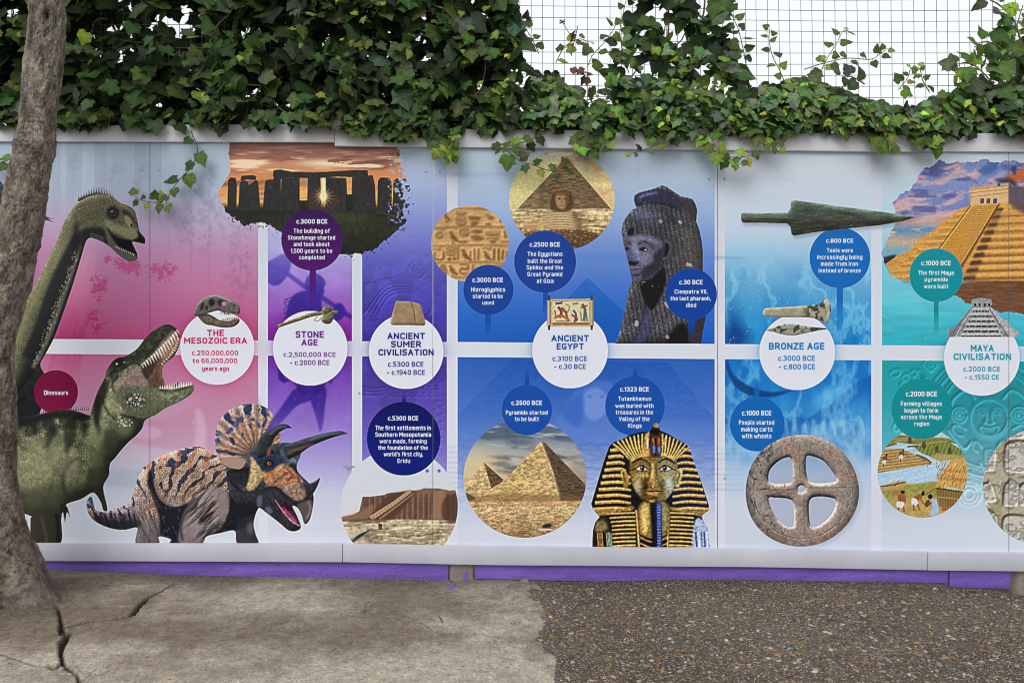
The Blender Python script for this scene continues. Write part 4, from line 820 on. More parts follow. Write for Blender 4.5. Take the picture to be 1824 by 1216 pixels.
for i in range(14): b.L([(731 - i * 5.1, 872.5 + i * 3.5), (734 - i * 5, 877 + i * 3.7)], .9, (116, 86, 66), .8, .3)
b.L([(737, 878), (708, 900), (676, 924)], [2.5, 3, 4], (150, 116, 92), .9, .4, False)
b.L([(606, 926), (660, 925), (690, 928)], 2.4, (76, 62, 48), .8, .6); b.P([(628, 926), (686, 926), (676, 930), (630, 930)], (66, 52, 40), .5, 1)
b.P([(674, 932), (681, 932), (681, 943), (674, 943)], (116, 70, 48), 1, .4, False); b.E(677.5, 936, 2, 2, (50, 34, 26), .9); b.L([(681, 928), (680, 920)], 1, (50, 40, 34), .8)
b.L([(622, 966), (645, 952), (664, 941)], [9, 6, 1.5], (30, 34, 42), 1, .5); b.L([(628, 966), (650, 951), (663, 942)], 1.2, (150, 156, 166), .8, .3); b.P([(606, 950), (640, 946), (622, 968), (606, 968)], (196, 188, 172), .6, 1)
for i in range(30):
    x, y = 640 + RNG.rand() * 170, 940 + RNG.rand() * 28; b.L([(x, y), (x + 6 + 8 * RNG.rand(), y - 2 + 4 * RNG.rand())], 1.4, (92, 78, 58), .6, .4)
b.done(k)
kp = part('palm_print')
b = Box(box=(606, 822, 640, 846)).back()
for i in range(7): b.L([(621, 838), (613 + i * 3, 830), (609 + i * 4, 834 - (3 - abs(i - 3)))], [2, 2.5, .6], (140, 146, 170), .7, .5)
b.L([(621, 838), (621, 844)], 1.2, (140, 146, 170), .6); b.done()
# ---- two pyramids
k = part('pyramids_print', 'printed round picture of two sandy pyramids')
b = Box(ell(935, 851, 109.5, 106, 0, 110), sm=False, col=[(745, (70, 92, 122)), (770, (92, 116, 142)), (795, (150, 160, 168)), (825, (192, 180, 160)), (850, (208, 188, 148)), (890, (206, 180, 136))])
sk = 1 - smooth(885, 895, b.V); cn = fbm(b.U, b.V - .12 * b.U, (50, 12), 5, 241)
b.mix(sk * np.clip((cn - .47) * 4, 0, 1) * .7, (70, 80, 94)); b.mix(sk * np.clip((fbm(b.U, b.V, (40, 9), 4, 242) - .55) * 5, 0, 1) * .7, (206, 206, 202)); b.mix(sk * smooth(990, 1040, b.U) * smooth(780, 850, b.V) * .45, (110, 96, 88)); b.mix(sk * np.exp(-((b.U - 850) / 40) ** 2 - ((b.V - 820) / 26) ** 2) * .6, (226, 204, 156))
gd = smooth(888, 896, b.V); b.mix(gd, [(888, (196, 160, 112)), (905, (200, 170, 124)), (930, (176, 146, 104)), (960, (150, 120, 82))])
def pyr(pl, col, ts, seed):
    m = b.mask([np.array(pl, float)]); t = np.stack([col[0] / 255. + 0 * b.U, col[1] / 255. + 0 * b.U, col[2] / 255. + 0 * b.U], -1)
    t = t * (.5 + .95 * fbm(b.U, b.V, ts, 4, seed))[..., None]; b.c = b.c * (1 - m[..., None]) + t * m[..., None]
pyr([(824, 870), (862, 823), (880, 872), (884, 888), (824, 888)], (206, 180, 128), (4, 3), 243); pyr([(862, 823), (897, 854), (884, 875), (876, 872)], (100, 78, 54), (4, 3), 244)
pyr([(846, 893), (880, 866), (897, 857), (964, 785), (1000, 892)], (202, 172, 118), (5, 2.6), 245); pyr([(964, 785), (972, 789), (1042, 862), (1044, 892), (998, 892), (985, 840)], (92, 74, 54), (6, 2), 246)
b.L([(964, 786), (984, 840), (998, 890)], 3, (236, 206, 150), .6, 1)
xs, ys = scatter(260, b)
for x, y in zip(xs, ys):
    if 800 < y < 890 and x < 985 and (y - 785) > abs(x - 964) * 1.02: b.E(x, y, .9 + RNG.rand(), .8, (120, 92, 56), .6, .3)
b.P([(846, 893), (880, 878), (960, 880), (1042, 884), (1044, 893)], (126, 96, 62), .55, 2); b.L([(836, 897), (940, 895), (1042, 893)], 4, (206, 160, 112), .8, 1); b.L([(838, 901), (940, 899), (1036, 898)], 1.5, (110, 82, 54), .6, .6)
b.P([(827, 878), (838, 880), (846, 888), (828, 893)], (70, 54, 40), .8, 1)
b.mul(1 + gd * .8 * (fbm(b.U, b.V, (8, 2.4), 4, 247) - .5)); b.mul(1 + gd * .7 * (fbm(b.U, b.V, (2.6, 1.8), 3, 248) - .5))
b.P([(966, 936), (974, 932), (982, 933), (981, 938), (968, 940)], (34, 30, 30), .95, .6); b.P([(960, 941), (980, 941), (984, 944), (962, 944)], (214, 206, 190), .8, .5); b.E(950, 935, 4, 1.2, (196, 180, 150), .8, .5); b.E(938, 952, 5, 1.2, (190, 168, 130), .8, .5)
b.done(k)
# ---- golden burial mask (generic)
k = part('gold_mask_print', 'printed golden pharaoh mask with a blue striped headcloth')
ms = [np.array([(1056, 906), (1053, 897), (1064, 860), (1076, 820), (1085, 795), (1092, 787), (1108, 782), (1122, 774), (1140, 769), (1158, 767), (1162, 760), (1166, 752), (1172, 754), (1176, 766), (1190, 772), (1206, 782), (1218, 788), (1228, 796), (1236, 822), (1250, 860), (1263, 900), (1263, 908), (1250, 918), (1252, 926), (1260, 940), (1265, 974), (1055, 974), (1056, 945), (1060, 930), (1068, 920)], float)]
b = Box(ms, sm=False, col=(28, 28, 44))
G1, G2, G3 = (186, 144, 68), (240, 212, 138), (104, 72, 28)
right = smooth(1160, 1215, b.U)
b.mix(right * (b.V < 915) * .55, (18, 52, 140))
def gold(pts, w, a=1.):
    b.L(pts, w, G3, a, .5); 
    ww = [x * .72 for x in w] if not np.isscalar(w) else w * .72
    b.L(pts, ww, G1, a, .5); b.L([(p[0], p[1] - .8) for p in pts], (np.array(ww) * .35).tolist() if not np.isscalar(ww) else ww * .35, G2, .75 * a, .5)
for i in range(10):                                          # side lappets
    y = 801 + i * 11.6
    gold([(1087 - i * 3.4, y + 1), (1104 - i * .6, y - 1), (1108 + i * 2.2 if i < 4 else 1124, y + 2)], [8, 8, 5])
    gold([(1232 + i * 3.4, y + 1), (1218 + i, y - 1), (1206 if i < 1 else 1204 - (i > 5) * 6, y + 2)], [7, 7, 5])
for i in range(8):                                           # over the crown
    t = i / 7.
    x0 = 1092 + 52 * t; y0 = 790 - 18 * t ** .7
    gold([(x0, y0), (1108 + 36 * t, 803 - 7 * t), (1121 + 26 * t, 818 - 9 * t)], [4, 5, 3])
    x0 = 1228 - 48 * t; gold([(x0, 796 - 24 * t ** .8), (1216 - 36 * t, 805 - 8 * t), (1204 - 24 * t, 818 - 8 * t)], [4, 4.5, 3])
for i in range(9):                                           # front lappets
    y = 916 + i * 7.2
    gold([(1084 + min(i, 3) * 2 - (i == 0) * 6, y - 1), (1110, y - 2.5), (1132, y - 3)], [3.6, 4, 4]); gold([(1192, y - 3), (1214, y - 2.5), (1236 + (i == 0) * 6, y - 1)], [4, 4, 3.6])
b.P([(1056, 906), (1068, 908), (1096, 906), (1126, 900), (1126, 908), (1090, 914), (1066, 918)], G1, .9, .8); b.P([(1263, 906), (1250, 908), (1224, 906), (1196, 902), (1196, 908), (1228, 914), (1252, 920)], G1, .8, .8)
gold([(1133, 908), (1136, 940), (1138, 974)], 5); gold([(1190, 908), (1190, 940), (1189, 974)], 5)
b.P([(1056, 934), (1066, 922), (1080, 922), (1086, 940), (1090, 974), (1056, 974)], (64, 60, 44), 1, .8); b.P([(1062, 930), (1076, 926), (1082, 942), (1062, 946)], (150, 130, 80), .9, 2)
for i, c in enumerate([(40, 40, 40), (190, 90, 50), (30, 30, 44), (120, 150, 130)]): b.L([(1060 + i * 8, 948), (1062 + i * 8, 974)], 5, c, .95, .5); b.L([(1064 + i * 8, 948), (1066 + i * 8, 974)], 1.2, (214, 180, 110), .9)
b.P([(1236, 934), (1242, 922), (1252, 926), (1260, 940), (1265, 974), (1234, 974)], (150, 166, 196), 1, .8)
for i, c in enumerate([(40, 80, 170), (220, 226, 240), (120, 110, 180), (40, 80, 170), (206, 214, 230)]): b.L([(1239 + i * 5, 946), (1241 + i * 5, 974)], 2.8, c, .9, .4)
b.P([(1140, 896), (1190, 896), (1190, 950), (1180, 958), (1150, 958), (1139, 950)], (150, 112, 52), 1, 1); b.P([(1142, 905), (1154, 900), (1154, 945), (1144, 948)], (232, 206, 130), .8, 2.5); b.P([(1178, 900), (1188, 905), (1187, 945), (1178, 940)], (146, 150, 110), .8, 2.5)
for i in range(5): b.L([(1140, 952 + i * 5), (1164, 960 + i * 5), (1189, 952 + i * 5)], 2.4, [(30, 30, 44), (196, 152, 70)][i % 2], .9, .4)
for sx, x in ((-1, 1113), (1, 1208)):
    b.P([(x, 836), (x + sx * 6, 833), (x + sx * 8, 842), (x + sx * 5, 856), (x + sx * 1, 868), (x - sx * 6, 866), (x - sx * 8, 850)], G1 if sx < 0 else (196, 178, 120), 1, .8); b.L([(x + sx * 3, 840), (x + sx * 1, 850), (x - sx * 2, 860)], 2.4, (74, 48, 20), .9, .6); b.L([(x + sx * 6, 838), (x + sx * 5, 850)], 1.4, G2, .8, .4)
fc = [(1122, 822), (1128, 814), (1142, 809), (1162, 808), (1184, 810), (1200, 816), (1206, 826), (1206, 846), (1202, 864), (1194, 880), (1182, 892), (1166, 897), (1150, 893), (1136, 880), (1127, 864), (1122, 844)]
b.P(fc, (160, 122, 56), 1, .6)
f = b.mask([cr(np.array(fc, float))])
b.mix(f * smooth(1162, 1172, b.U) * .6, (150, 158, 124)); b.mix(f * np.exp(-((b.U - 1136) / 7) ** 2 - ((b.V - 866) / 18) ** 2) * .8, (210, 214, 190)); b.mix(f * np.exp(-((b.U - 1192) / 8) ** 2 - ((b.V - 862) / 18) ** 2) * .85, (196, 212, 206))
b.mix(f * smooth(1152, 1130, b.U) * smooth(860, 890, b.V) * .6, (84, 54, 22)); b.mix(f * np.exp(-((b.U - 1150) / 6) ** 2 - ((b.V - 868) / 16) ** 2) * .75, (62, 40, 18)); b.mix(f * np.exp(-((b.U - 1178) / 5) ** 2 - ((b.V - 870) / 14) ** 2) * .6, (70, 70, 48)); b.mix(f * np.exp(-((b.U - 1148) / 14) ** 2 - ((b.V - 846) / 4) ** 2) * .6, (240, 214, 140)); b.mix(f * smooth(884, 897, b.V) * .6, (70, 46, 20))
b.P([(1122, 822), (1130, 812), (1162, 805), (1196, 811), (1206, 824), (1200, 818), (1162, 812), (1130, 820)], (228, 190, 106), .95, .8); b.L([(1124, 824), (1140, 815), (1162, 813), (1186, 814), (1204, 824)], 1.6, (84, 54, 20), .8, .5)
for sx in (-1, 1):
    c = 1164
    b.L([(c + sx * 8, 824), (c + sx * 22, 817), (c + sx * 38, 825)], [2, 3.4, 1.4], (22, 26, 66), .95, .5)
    b.P([(c + sx * 10, 836), (c + sx * 20, 829), (c + sx * 32, 834), (c + sx * 24, 838)], (226, 220, 206), 1, .5); b.L([(c + sx * 9, 836), (c + sx * 20, 828.5), (c + sx * 33, 834), (c + sx * 41, 838)], 2.2, (16, 18, 40), 1, .4); b.L([(c + sx * 12, 837), (c + sx * 23, 839), (c + sx * 33, 835)], 1.6, (20, 22, 48), .95, .4); b.E(c + sx * 20, 833.5, 4.2, 4.2, (8, 6, 8)); b.E(c + sx * 20 - 1, 832, .9, .9, (230, 230, 230))
    b.L([(c + sx * 6, 822), (c + sx * 5, 840), (c + sx * 8, 854)], 2.4, (110, 76, 30), .7, .8)
b.L([(1163, 824), (1162, 845), (1161, 856)], 4, (248, 224, 150), .8, 1); b.P([(1154, 860), (1163, 850), (1172, 860), (1163, 864)], (208, 152, 84), .95, .8); b.E(1158, 861, 2, 1.2, (50, 30, 12), .9, .4); b.E(1168, 861, 2, 1.2, (50, 30, 12), .9, .4)
b.L([(1163, 864), (1163, 868)], 2, (250, 230, 170), .9, .4); b.P([(1149, 874), (1158, 868), (1164, 870), (1170, 868), (1180, 874), (1170, 881), (1156, 881)], (176, 128, 60), 1, .6); b.L([(1149, 874), (1164, 874.5), (1180, 874)], 1.8, (44, 28, 12), 1, .4); b.L([(1155, 878), (1164, 879), (1174, 877)], 2.6, (246, 220, 150), .85, .6); b.E(1164, 887, 8, 3, (90, 60, 24), .7, 1); b.E(1161, 892, 5, 2.4, (250, 232, 170), .8, 1)
b.P([(1158, 896), (1178, 896), (1179, 974), (1163, 974)], (24, 28, 60), 1, .6, False); b.P([(1169, 896), (1178, 896), (1178, 974), (1171, 974)], (66, 96, 196), .95, .7, False)
for i in range(15): b.L([(1161, 900 + i * 5), (1179, 901 + i * 5)], 1, (14, 16, 36), .7, .3)
for i in range(15): b.L([(1171, 902 + i * 5), (1177, 902 + i * 5)], 1.2, (150, 170, 230), .6, .3)
b.P([(1159, 812), (1158, 790), (1162, 768), (1168, 760), (1177, 768), (1178, 790), (1176, 812)], (120, 66, 36), 1, .8); b.E(1168, 768, 7, 7, (24, 16, 18), 1, 1); b.P([(1163, 760), (1166, 751), (1174, 753), (1174, 762)], (170, 130, 60), 1, .6); b.L([(1168, 780), (1168, 812)], 3, (40, 26, 24), .9, .4)
b.P([(1163, 794), (1167, 794), (1167, 806), (1163, 806)], (70, 140, 200), .9, .4, False); b.P([(1172, 794), (1176, 794), (1176, 806), (1172, 806)], (60, 130, 200), .9, .4, False); b.L([(1163, 780), (1165, 792)], 3, (210, 120, 70), .8, .4); b.L([(1174, 780), (1173, 792)], 3, (196, 100, 60), .8, .4)
b.P([(1144, 806), (1146, 788), (1150, 770), (1157, 768), (1156, 790), (1157, 806)], (190, 150, 76), 1, .7); b.L([(1154, 780), (1153, 798)], 3, (210, 214, 226), .8, .5); b.E(1151, 769, 3, 3, (40, 60, 150), .8, .5)
b.P([(1180, 782), (1188, 778), (1186, 792), (1181, 796)], (206, 170, 92), .8, .7)
b.tex(3, .3, 251); b.mul(np.clip(.12 + 1.30 * b.c.mean(-1) ** .6, 0, 1.1)); b.mul(np.where(f > .5, .86, 1.)); b.done(k)
# ---- clay wheel
k = part('wheel_print', 'printed four-spoked clay wheel')
t = np.linspace(0, 2 * np.pi, 72, endpoint=False)
rim = np.stack([1428 + (101 + 1.5 * np.sin(3 * t + 1)) * np.cos(t), 873.5 + (100.5 + 1.2 * np.sin(2 * t + 2)) * np.sin(t)], 1)
holes = [cr(np.array(q, float)) for q in [[(1369, 855), (1372, 836), (1388, 820), (1404, 814), (1410, 820), (1412, 852), (1404, 860), (1380, 861)], [(1436, 815), (1446, 812), (1466, 820), (1480, 836), (1490, 852), (1484, 858), (1452, 860), (1438, 850)], [(1369, 888), (1382, 886), (1404, 888), (1413, 896), (1414, 930), (1410, 938), (1396, 934), (1380, 918)], [(1442, 892), (1456, 884), (1480, 886), (1489, 892), (1482, 914), (1464, 932), (1448, 938), (1442, 926)]]] + [ell(1427.5, 870, 6.5, 6.5, 0, 20)]
g = Box(box=(1310, 770, 1560, 980), col=(150, 160, 186)); g.m = .5 * blur(np.clip(g.mask([rim + np.array([5, 3])]), 0, 1), 5); g.done()
b = Box([rim] + holes, sm=False, eo=True, col=(184, 170, 158))
hm = b.mask(holes); b.round((2, 5, 10), k=.9, amb=.5)
d = np.hypot(b.U - 1428, b.V - 873)
b.mix(smooth(80, 104, d) * smooth(1420, 1340, b.U) * .8, (66, 68, 74)); b.mix(smooth(85, 104, d) * smooth(1470, 1530, b.U) * .6, (84, 82, 84)); b.mix(smooth(60, 100, d) * smooth(900, 975, b.V) * .55, (140, 108, 90)); b.mix(np.clip((fbm(b.U, b.V, 26, 4, 261) - .5) * 4, 0, 1) * .4, (176, 166, 156)); b.mix(np.clip((fbm(b.U + 9, b.V, 30, 4, 262) - .54) * 5, 0, 1) * .4, (168, 126, 104)); b.mix(np.clip((fbm(b.U, b.V, 6, 4, 263) - .58) * 6, 0, 1) * smooth(1440, 1350, b.U) * .7, (46, 48, 52))
inn = blur(hm, 3) * (1 - hm)
gy, gx = np.gradient(blur(hm, 3)); b.mul(np.clip(1 - 5.5 * (gy * .9 + gx * .35), .25, 1.25))
for i in range(90):
    if RNG.rand() > .2:
        a = i / 90. * 2 * np.pi; b.L([(1428 + 87 * np.cos(a), 872 + 86 * np.sin(a)), (1428 + 87 * np.cos(a + .06), 872 + 86 * np.sin(a + .06))], 1.4, (96, 82, 72), .8, .4); b.L([(1428 + 88.6 * np.cos(a), 873 + 87.6 * np.sin(a)), (1428 + 88.6 * np.cos(a + .06), 873 + 87.6 * np.sin(a + .06))], 1, (206, 194, 180), .6, .4)
b.L([(1350, 871), (1390, 872), (1418, 870)], 1.6, (90, 74, 62), .8, .5); b.L([(1440, 868), (1480, 868), (1508, 867)], 1.6, (90, 74, 62), .8, .5); b.L([(1424, 790), (1424, 830), (1426, 860)], 1.4, (116, 98, 84), .7, .5); b.L([(1432, 880), (1432, 920), (1434, 950)], 1.4, (104, 84, 70), .7, .5)
b.tex(3, .26, 264); b.done(k)
# ---- canal village
k = part('village_print', 'printed round painting of a canal-side farming village')
b = Box(ell(1643, 842, 80, 79.5, 0, 90), sm=False, col=(176, 206, 228))
b.mul(1 + .14 * (fbm(b.U, b.V + .25 * b.U, (40, 3), 3, 271) - .5)[..., None] * np.array([2, 1.2, .6], np.float32))
FG, FB = (150, 142, 70), (170, 136, 80)
def field(pts, col, rows, dark, a0, seed):
    p = np.array(pts, float); m = b.mask([p]); tt = np.sin((b.V * np.cos(a0) + b.U * np.sin(a0)) * rows)
    cc = np.stack([np.full_like(b.U, c / 255.) for c in col], -1) * (.86 + .22 * fbm(b.U, b.V, 4, 3, seed))[..., None]
    dd = np.clip(tt * 2, 0, 1) * .6; cc = cc * (1 - dd[..., None]) + C(dark) * dd[..., None]
    b.c = b.c * (1 - m[..., None]) + cc * m[..., None]; b.L([p[-1], p[-2]] if len(p) < 4 else [p[2], p[3]], 2, (96, 74, 44), .9, .4, False)
field([(1584, 786), (1600, 774), (1690, 780), (1688, 790), (1632, 792), (1600, 788)], (156, 150, 84), .5, (110, 110, 56), .1, 272); field([(1562, 800), (1604, 798), (1660, 822), (1655, 827), (1562, 842)], (192, 160, 100), 1.25, (118, 88, 48), .12, 273); field([(1562, 782), (1590, 782), (1598, 790), (1576, 796)], (134, 142, 70), .7, (96, 110, 50), 0, 274); field([(1626, 794), (1690, 786), (1712, 800), (1724, 816), (1674, 820), (1640, 806)], (132, 146, 66), .9, (84, 104, 46), 1.2, 275); field([(1674, 778), (1716, 786), (1708, 790), (1690, 786)], (150, 160, 90), .7, (110, 120, 60), 0, 276)
b.P([(1658, 812), (1680, 808), (1724, 812), (1724, 817), (1674, 821)], (190, 160, 104), .8, .8); b.L([(1631, 809), (1646, 816), (1659, 823)], [2, 6, 2], (128, 100, 62), 1, .5); b.L([(1633, 809), (1646, 814), (1657, 821)], 1.6, (70, 52, 30), .9, .4); b.L([(1616, 795), (1636, 794)], 3, (92, 72, 46), 1, .4)
b.P([(1560, 876), (1600, 864), (1640, 860), (1672, 858), (1690, 880), (1690, 925), (1560, 925)], (158, 152, 78), 1, 1); b.P([(1560, 895), (1620, 885), (1680, 890), (1690, 925), (1560, 925)], (188, 156, 96), .85, 3); b.mul(1 + .3 * (b.V > 862) * (fbm(b.U, b.V, 4, 4, 277) - .5))
for i in range(60): x, y = 1575 + RNG.rand() * 100, 866 + RNG.rand() * 20; b.L([(x, y), (x + 2, y - 5)], 1, (104, 112, 48), .6, .3)
b.P([(1568, 868), (1580, 862), (1600, 857), (1614, 857), (1610, 866), (1590, 872), (1572, 873)], (186, 152, 96), 1, .6); b.L([(1568, 866), (1590, 863), (1613, 858)], 2.4, (84, 60, 34), .9, .4); b.L([(1593, 866), (1602, 855)], 1.4, (60, 44, 28), .9, .3)
b.P([(1694, 819), (1730, 816), (1730, 872), (1715, 872), (1690, 867), (1665, 867), (1678, 842)], (206, 162, 88), 1, .6, False)
for i in range(150):
    x = 1668 + RNG.rand() * 56; y = 820 + RNG.rand() * 48; b.L([(x, y), (x - 2.5, y + 7)], 1.1, [(128, 84, 34), (238, 202, 128), (160, 110, 52)][RNG.randint(3)], .7, .3)
for y in (836, 851): b.L([(1674 - (y - 836) * .5, y), (1700, y + 3), (1726, y + 3)], 1.6, (130, 86, 40), .8, .6)
b.P([(1668, 868), (1724, 876), (1724, 902), (1700, 914), (1672, 900)], (150, 120, 66), 1, .6, False)
for i in range(20): b.L([(1669 + i * 2.9, 870 + i * .3), (1670 + i * 2.9, 902)], 1.1, (74, 54, 28), .85, .3)
b.L([(1668, 869), (1724, 877)], 2.4, (62, 44, 24), .9, .4, False); b.L([(1669, 884), (1722, 890)], 1.4, (206, 176, 110), .7, .3, False); b.L([(1650, 880), (1668, 868)], 2, (120, 90, 50), .9, .4)
SK, WH, HR = (156, 92, 56), (222, 222, 232), (34, 26, 24)
def worker(x, y, s, kind):
    if kind == 0: b.P([(x - 6 * s, y - 12 * s), (x + 6 * s, y - 13 * s), (x + 7 * s, y), (x + 2 * s, y + 3 * s), (x - 6 * s, y + 2 * s)], SK, 1, .4); b.E(x + 2 * s, y - 17 * s, 4 * s, 3 * s, HR); b.P([(x - 8 * s, y), (x + 4 * s, y + 1 * s), (x + 3 * s, y + 11 * s), (x - 8 * s, y + 9 * s)], WH, 1, .4); b.L([(x - 5 * s, y + 10 * s), (x - 6 * s, y + 17 * s)], 3 * s, SK); b.L([(x + 3 * s, y + 8 * s), (x + 5 * s, y + 18 * s)], 3.4 * s, SK); b.L([(x - 3 * s, y - 11 * s), (x - 2 * s, y + 1 * s)], 1, (88, 46, 28), .7)
    elif kind == 1: b.P([(x - 8 * s, y - 6 * s), (x + 4 * s, y - 12 * s), (x + 9 * s, y - 8 * s), (x + 2 * s, y - 1 * s), (x - 6 * s, y + 1 * s)], SK, 1, .4); b.E(x + 10 * s, y - 13 * s, 3.4 * s, 3.6 * s, HR); b.E(x + 11 * s, y - 17 * s, 2 * s, 2 * s, HR); b.P([(x - 10 * s, y - 5 * s), (x - 1 * s, y - 3 * s), (x + 1 * s, y + 7 * s), (x - 9 * s, y + 7 * s)], WH, 1, .4); b.L([(x - 7 * s, y + 6 * s), (x - 6 * s, y + 17 * s)], 3.2 * s, SK); b.L([(x, y + 5 * s), (x + 4 * s, y + 16 * s)], 3.2 * s, SK); b.L([(x + 5 * s, y - 8 * s), (x + 9 * s, y + 2 * s), (x + 14 * s, y + 6 * s)], 2.4 * s, SK)
    else: b.P([(x - 2 * s, y - 10 * s), (x + 8 * s, y - 8 * s), (x + 12 * s, y + 8 * s), (x + 9 * s, y + 18 * s), (x - 4 * s, y + 19 * s), (x + 1 * s, y + 4 * s)], (170, 190, 222), 1, .4); b.E(x - 3 * s, y - 14 * s, 4.4 * s, 4.6 * s, HR); b.L([(x, y - 4 * s), (x - 6 * s, y + 1 * s)], 2.6 * s, (130, 76, 48))
b.E(1596, 877, 9, 5, (150, 126, 76), .9, .5); worker(1606, 893, 1, 0); worker(1634, 892, 1, 1); worker(1660, 898, 1, 2); b.E(1652, 896, 4, 7, (84, 66, 40), .9, .5, .4); b.E(1682, 906, 5, 3, (176, 86, 48), .9, .5)
for x, y in ((1576, 820), (1606, 811)): b.P([(x - 4, y - 6), (x + 3, y - 8), (x + 4, y), (x - 3, y + 2)], (120, 74, 46), 1, .4); b.P([(x - 4, y), (x + 2, y - 1), (x + 2, y + 6), (x - 4, y + 6)], (214, 206, 200), 1, .3); b.L([(x - 2, y + 5), (x - 2, y + 11)], 1.6, (110, 68, 44)); b.E(x + 3, y - 10, 2, 2, HR); b.L([(x + 4, y - 4), (x + 14, y + 4)], 1, (70, 50, 30))
for x, y in ((1646, 793), (1669, 800), (1692, 803), (1621, 784)): b.P([(x - 3, y - 5), (x + 2, y - 6), (x + 3, y + 4), (x - 3, y + 5)], (84, 66, 60), .9, .4)
for x, y in ((1599, 830), (1652, 824), (1676, 818)): b.L([(x, y), (x, y + 8)], 1, (120, 130, 90), .8)
b.tex(2.4, .09, 278); b.done(k)
# ---- carved glyph block at the right end
k = part('glyph_block_print', 'printed round picture of pale carved glyph blocks')
b = Box(ell(1856, 866, 105, 104, 0, 100), sm=False, col=(178, 170, 150)); b.mix(np.clip((fbm(b.U, b.V, 20, 4, 281) - .48) * 4, 0, 1) * .5, (150, 136, 96))
hb = np.zeros_like(b.U)
for x0, y0, x1, y1 in [(1790, 788, 1832, 838), (1740, 792, 1772, 838), (1836, 788, 1890, 838), (1752, 856, 1770, 898), (1786, 856, 1812, 905), (1814, 856, 1850, 905), (1786, 920, 1850, 980), (1740, 910, 1774, 950), (1780, 760, 1850, 778), (1854, 856, 1900, 905), (1854, 920, 1900, 980)]:
    hb = np.maximum(hb, b.mask([cr(np.array([(x0, y0 + 9), (x0 + 9, y0), (x1 - 9, y0), (x1, y0 + 9), (x1, y1 - 9), (x1 - 9, y1), (x0 + 9, y1), (x0, y1 - 9)], float) + RNG.uniform(-4, 4, (8, 2)))]))
b.mix(hb * .75, (202, 200, 196)); b.mix(np.clip(blur(hb, 3) - hb, 0, 1) * 1.2, (104, 88, 58))
hg = np.zeros_like(b.U)
rs = np.random.RandomState(5)
for i in range(200):
    x, y = 1756 + rs.rand() * 130, 766 + rs.rand() * 190; r = 3 + 6 * rs.rand(); a0 = rs.rand() * 6; n_ = 3 + rs.randint(4)
    if hb[min(b.h - 1, max(0, int(y - b.y0))), min(b.w - 1, max(0, int(x - b.x0)))] < .5: continue
    hg = np.maximum(hg, b.mask([ribbon([(x + r * np.cos(a0 + q * .9) * (1 + .2 * q), y + r * np.sin(a0 + q * .9)) for q in range(n_)], 2)], .6))
b.emboss(blur(hb, 2) * 3 - hg * 1.2, .9); b.mix(hg * .75, (84, 78, 70)); b.tex(3, .1, 283); b.done(k)
# ---- remaining caption discs with their stems
DK['henge'] = disc('caption_disc', 'purple caption disc about the stone circle', 556, 427, 55, (66, 2, 92), (551.5, 563, 476, 556, (84, 6, 112)), [(372, (48, 0, 74)), (430, (66, 2, 92)), (482, (76, 4, 102))])
DK['sumer2'] = disc('caption_disc', 'navy caption disc about the first settlements', 719, 781, 65.5, (6, 22, 112), (716, 723, 722, 700, (22, 30, 120)), [(716, (4, 14, 88)), (790, (6, 24, 116)), (846, (6, 26, 120))])
DK['hiero'] = disc('caption_disc', 'blue caption disc about hieroglyphics', 870, 516, 44.5, (16, 64, 152), (864, 874.5, 555, 604, (12, 78, 168)))
DK['sphinx'] = disc('caption_disc', 'blue caption disc about the sphinx', 971, 466, 55, (20, 62, 150), (967, 976, 515, 566, (14, 76, 168)))
DK['cleo'] = disc('caption_disc', 'blue caption disc about the last pharaoh', 1231, 524, 46, (4, 64, 154), (1225.5, 1238, 562, 606, (6, 66, 156)))
DK['maya2'] = disc('caption_disc', 'teal caption disc about the first pyramids', 1667.5, 490, 47.5, (6, 142, 154), (1663.5, 1672, 530, 602, (10, 140, 150)))
DK['pyr'] = disc('caption_disc', 'blue caption disc about building pyramids', 938.5, 730, 44.5, (16, 76, 168), (935, 943, 692, 654, (16, 72, 160)))
DK['farm'] = disc('caption_disc', 'teal caption disc about farming villages', 1642, 728, 54, (12, 140, 148), (1637.5, 1648, 680, 658, (14, 130, 140)))
WC = [(550, (218, 224, 236)), (700, (222, 226, 238))]
for key, lab_, cx, cy, r, gc in [('mes', 'white heading disc for the Mesozoic era', 387, 619, 66, (180, 20, 90)), ('stone', 'white heading disc for the Stone Age', 552.5, 620, 66.5, (96, 10, 130)), ('sum', 'white heading disc for ancient Sumer', 723.5, 626, 66.5, (40, 30, 140)), ('egy', 'white heading disc for ancient Egypt', 1015.5, 624, 67.5, (20, 80, 170)), ('brz', 'white heading disc for the Bronze Age', 1420, 627, 67.5, (10, 100, 180)), ('may', 'white heading disc for the Maya', 1749, 637, 67.5, (10, 140, 160))]:
    glow(cx, cy, r, gc, .32)
    DK[key] = disc('heading_disc', lab_, cx, cy, r, WC)
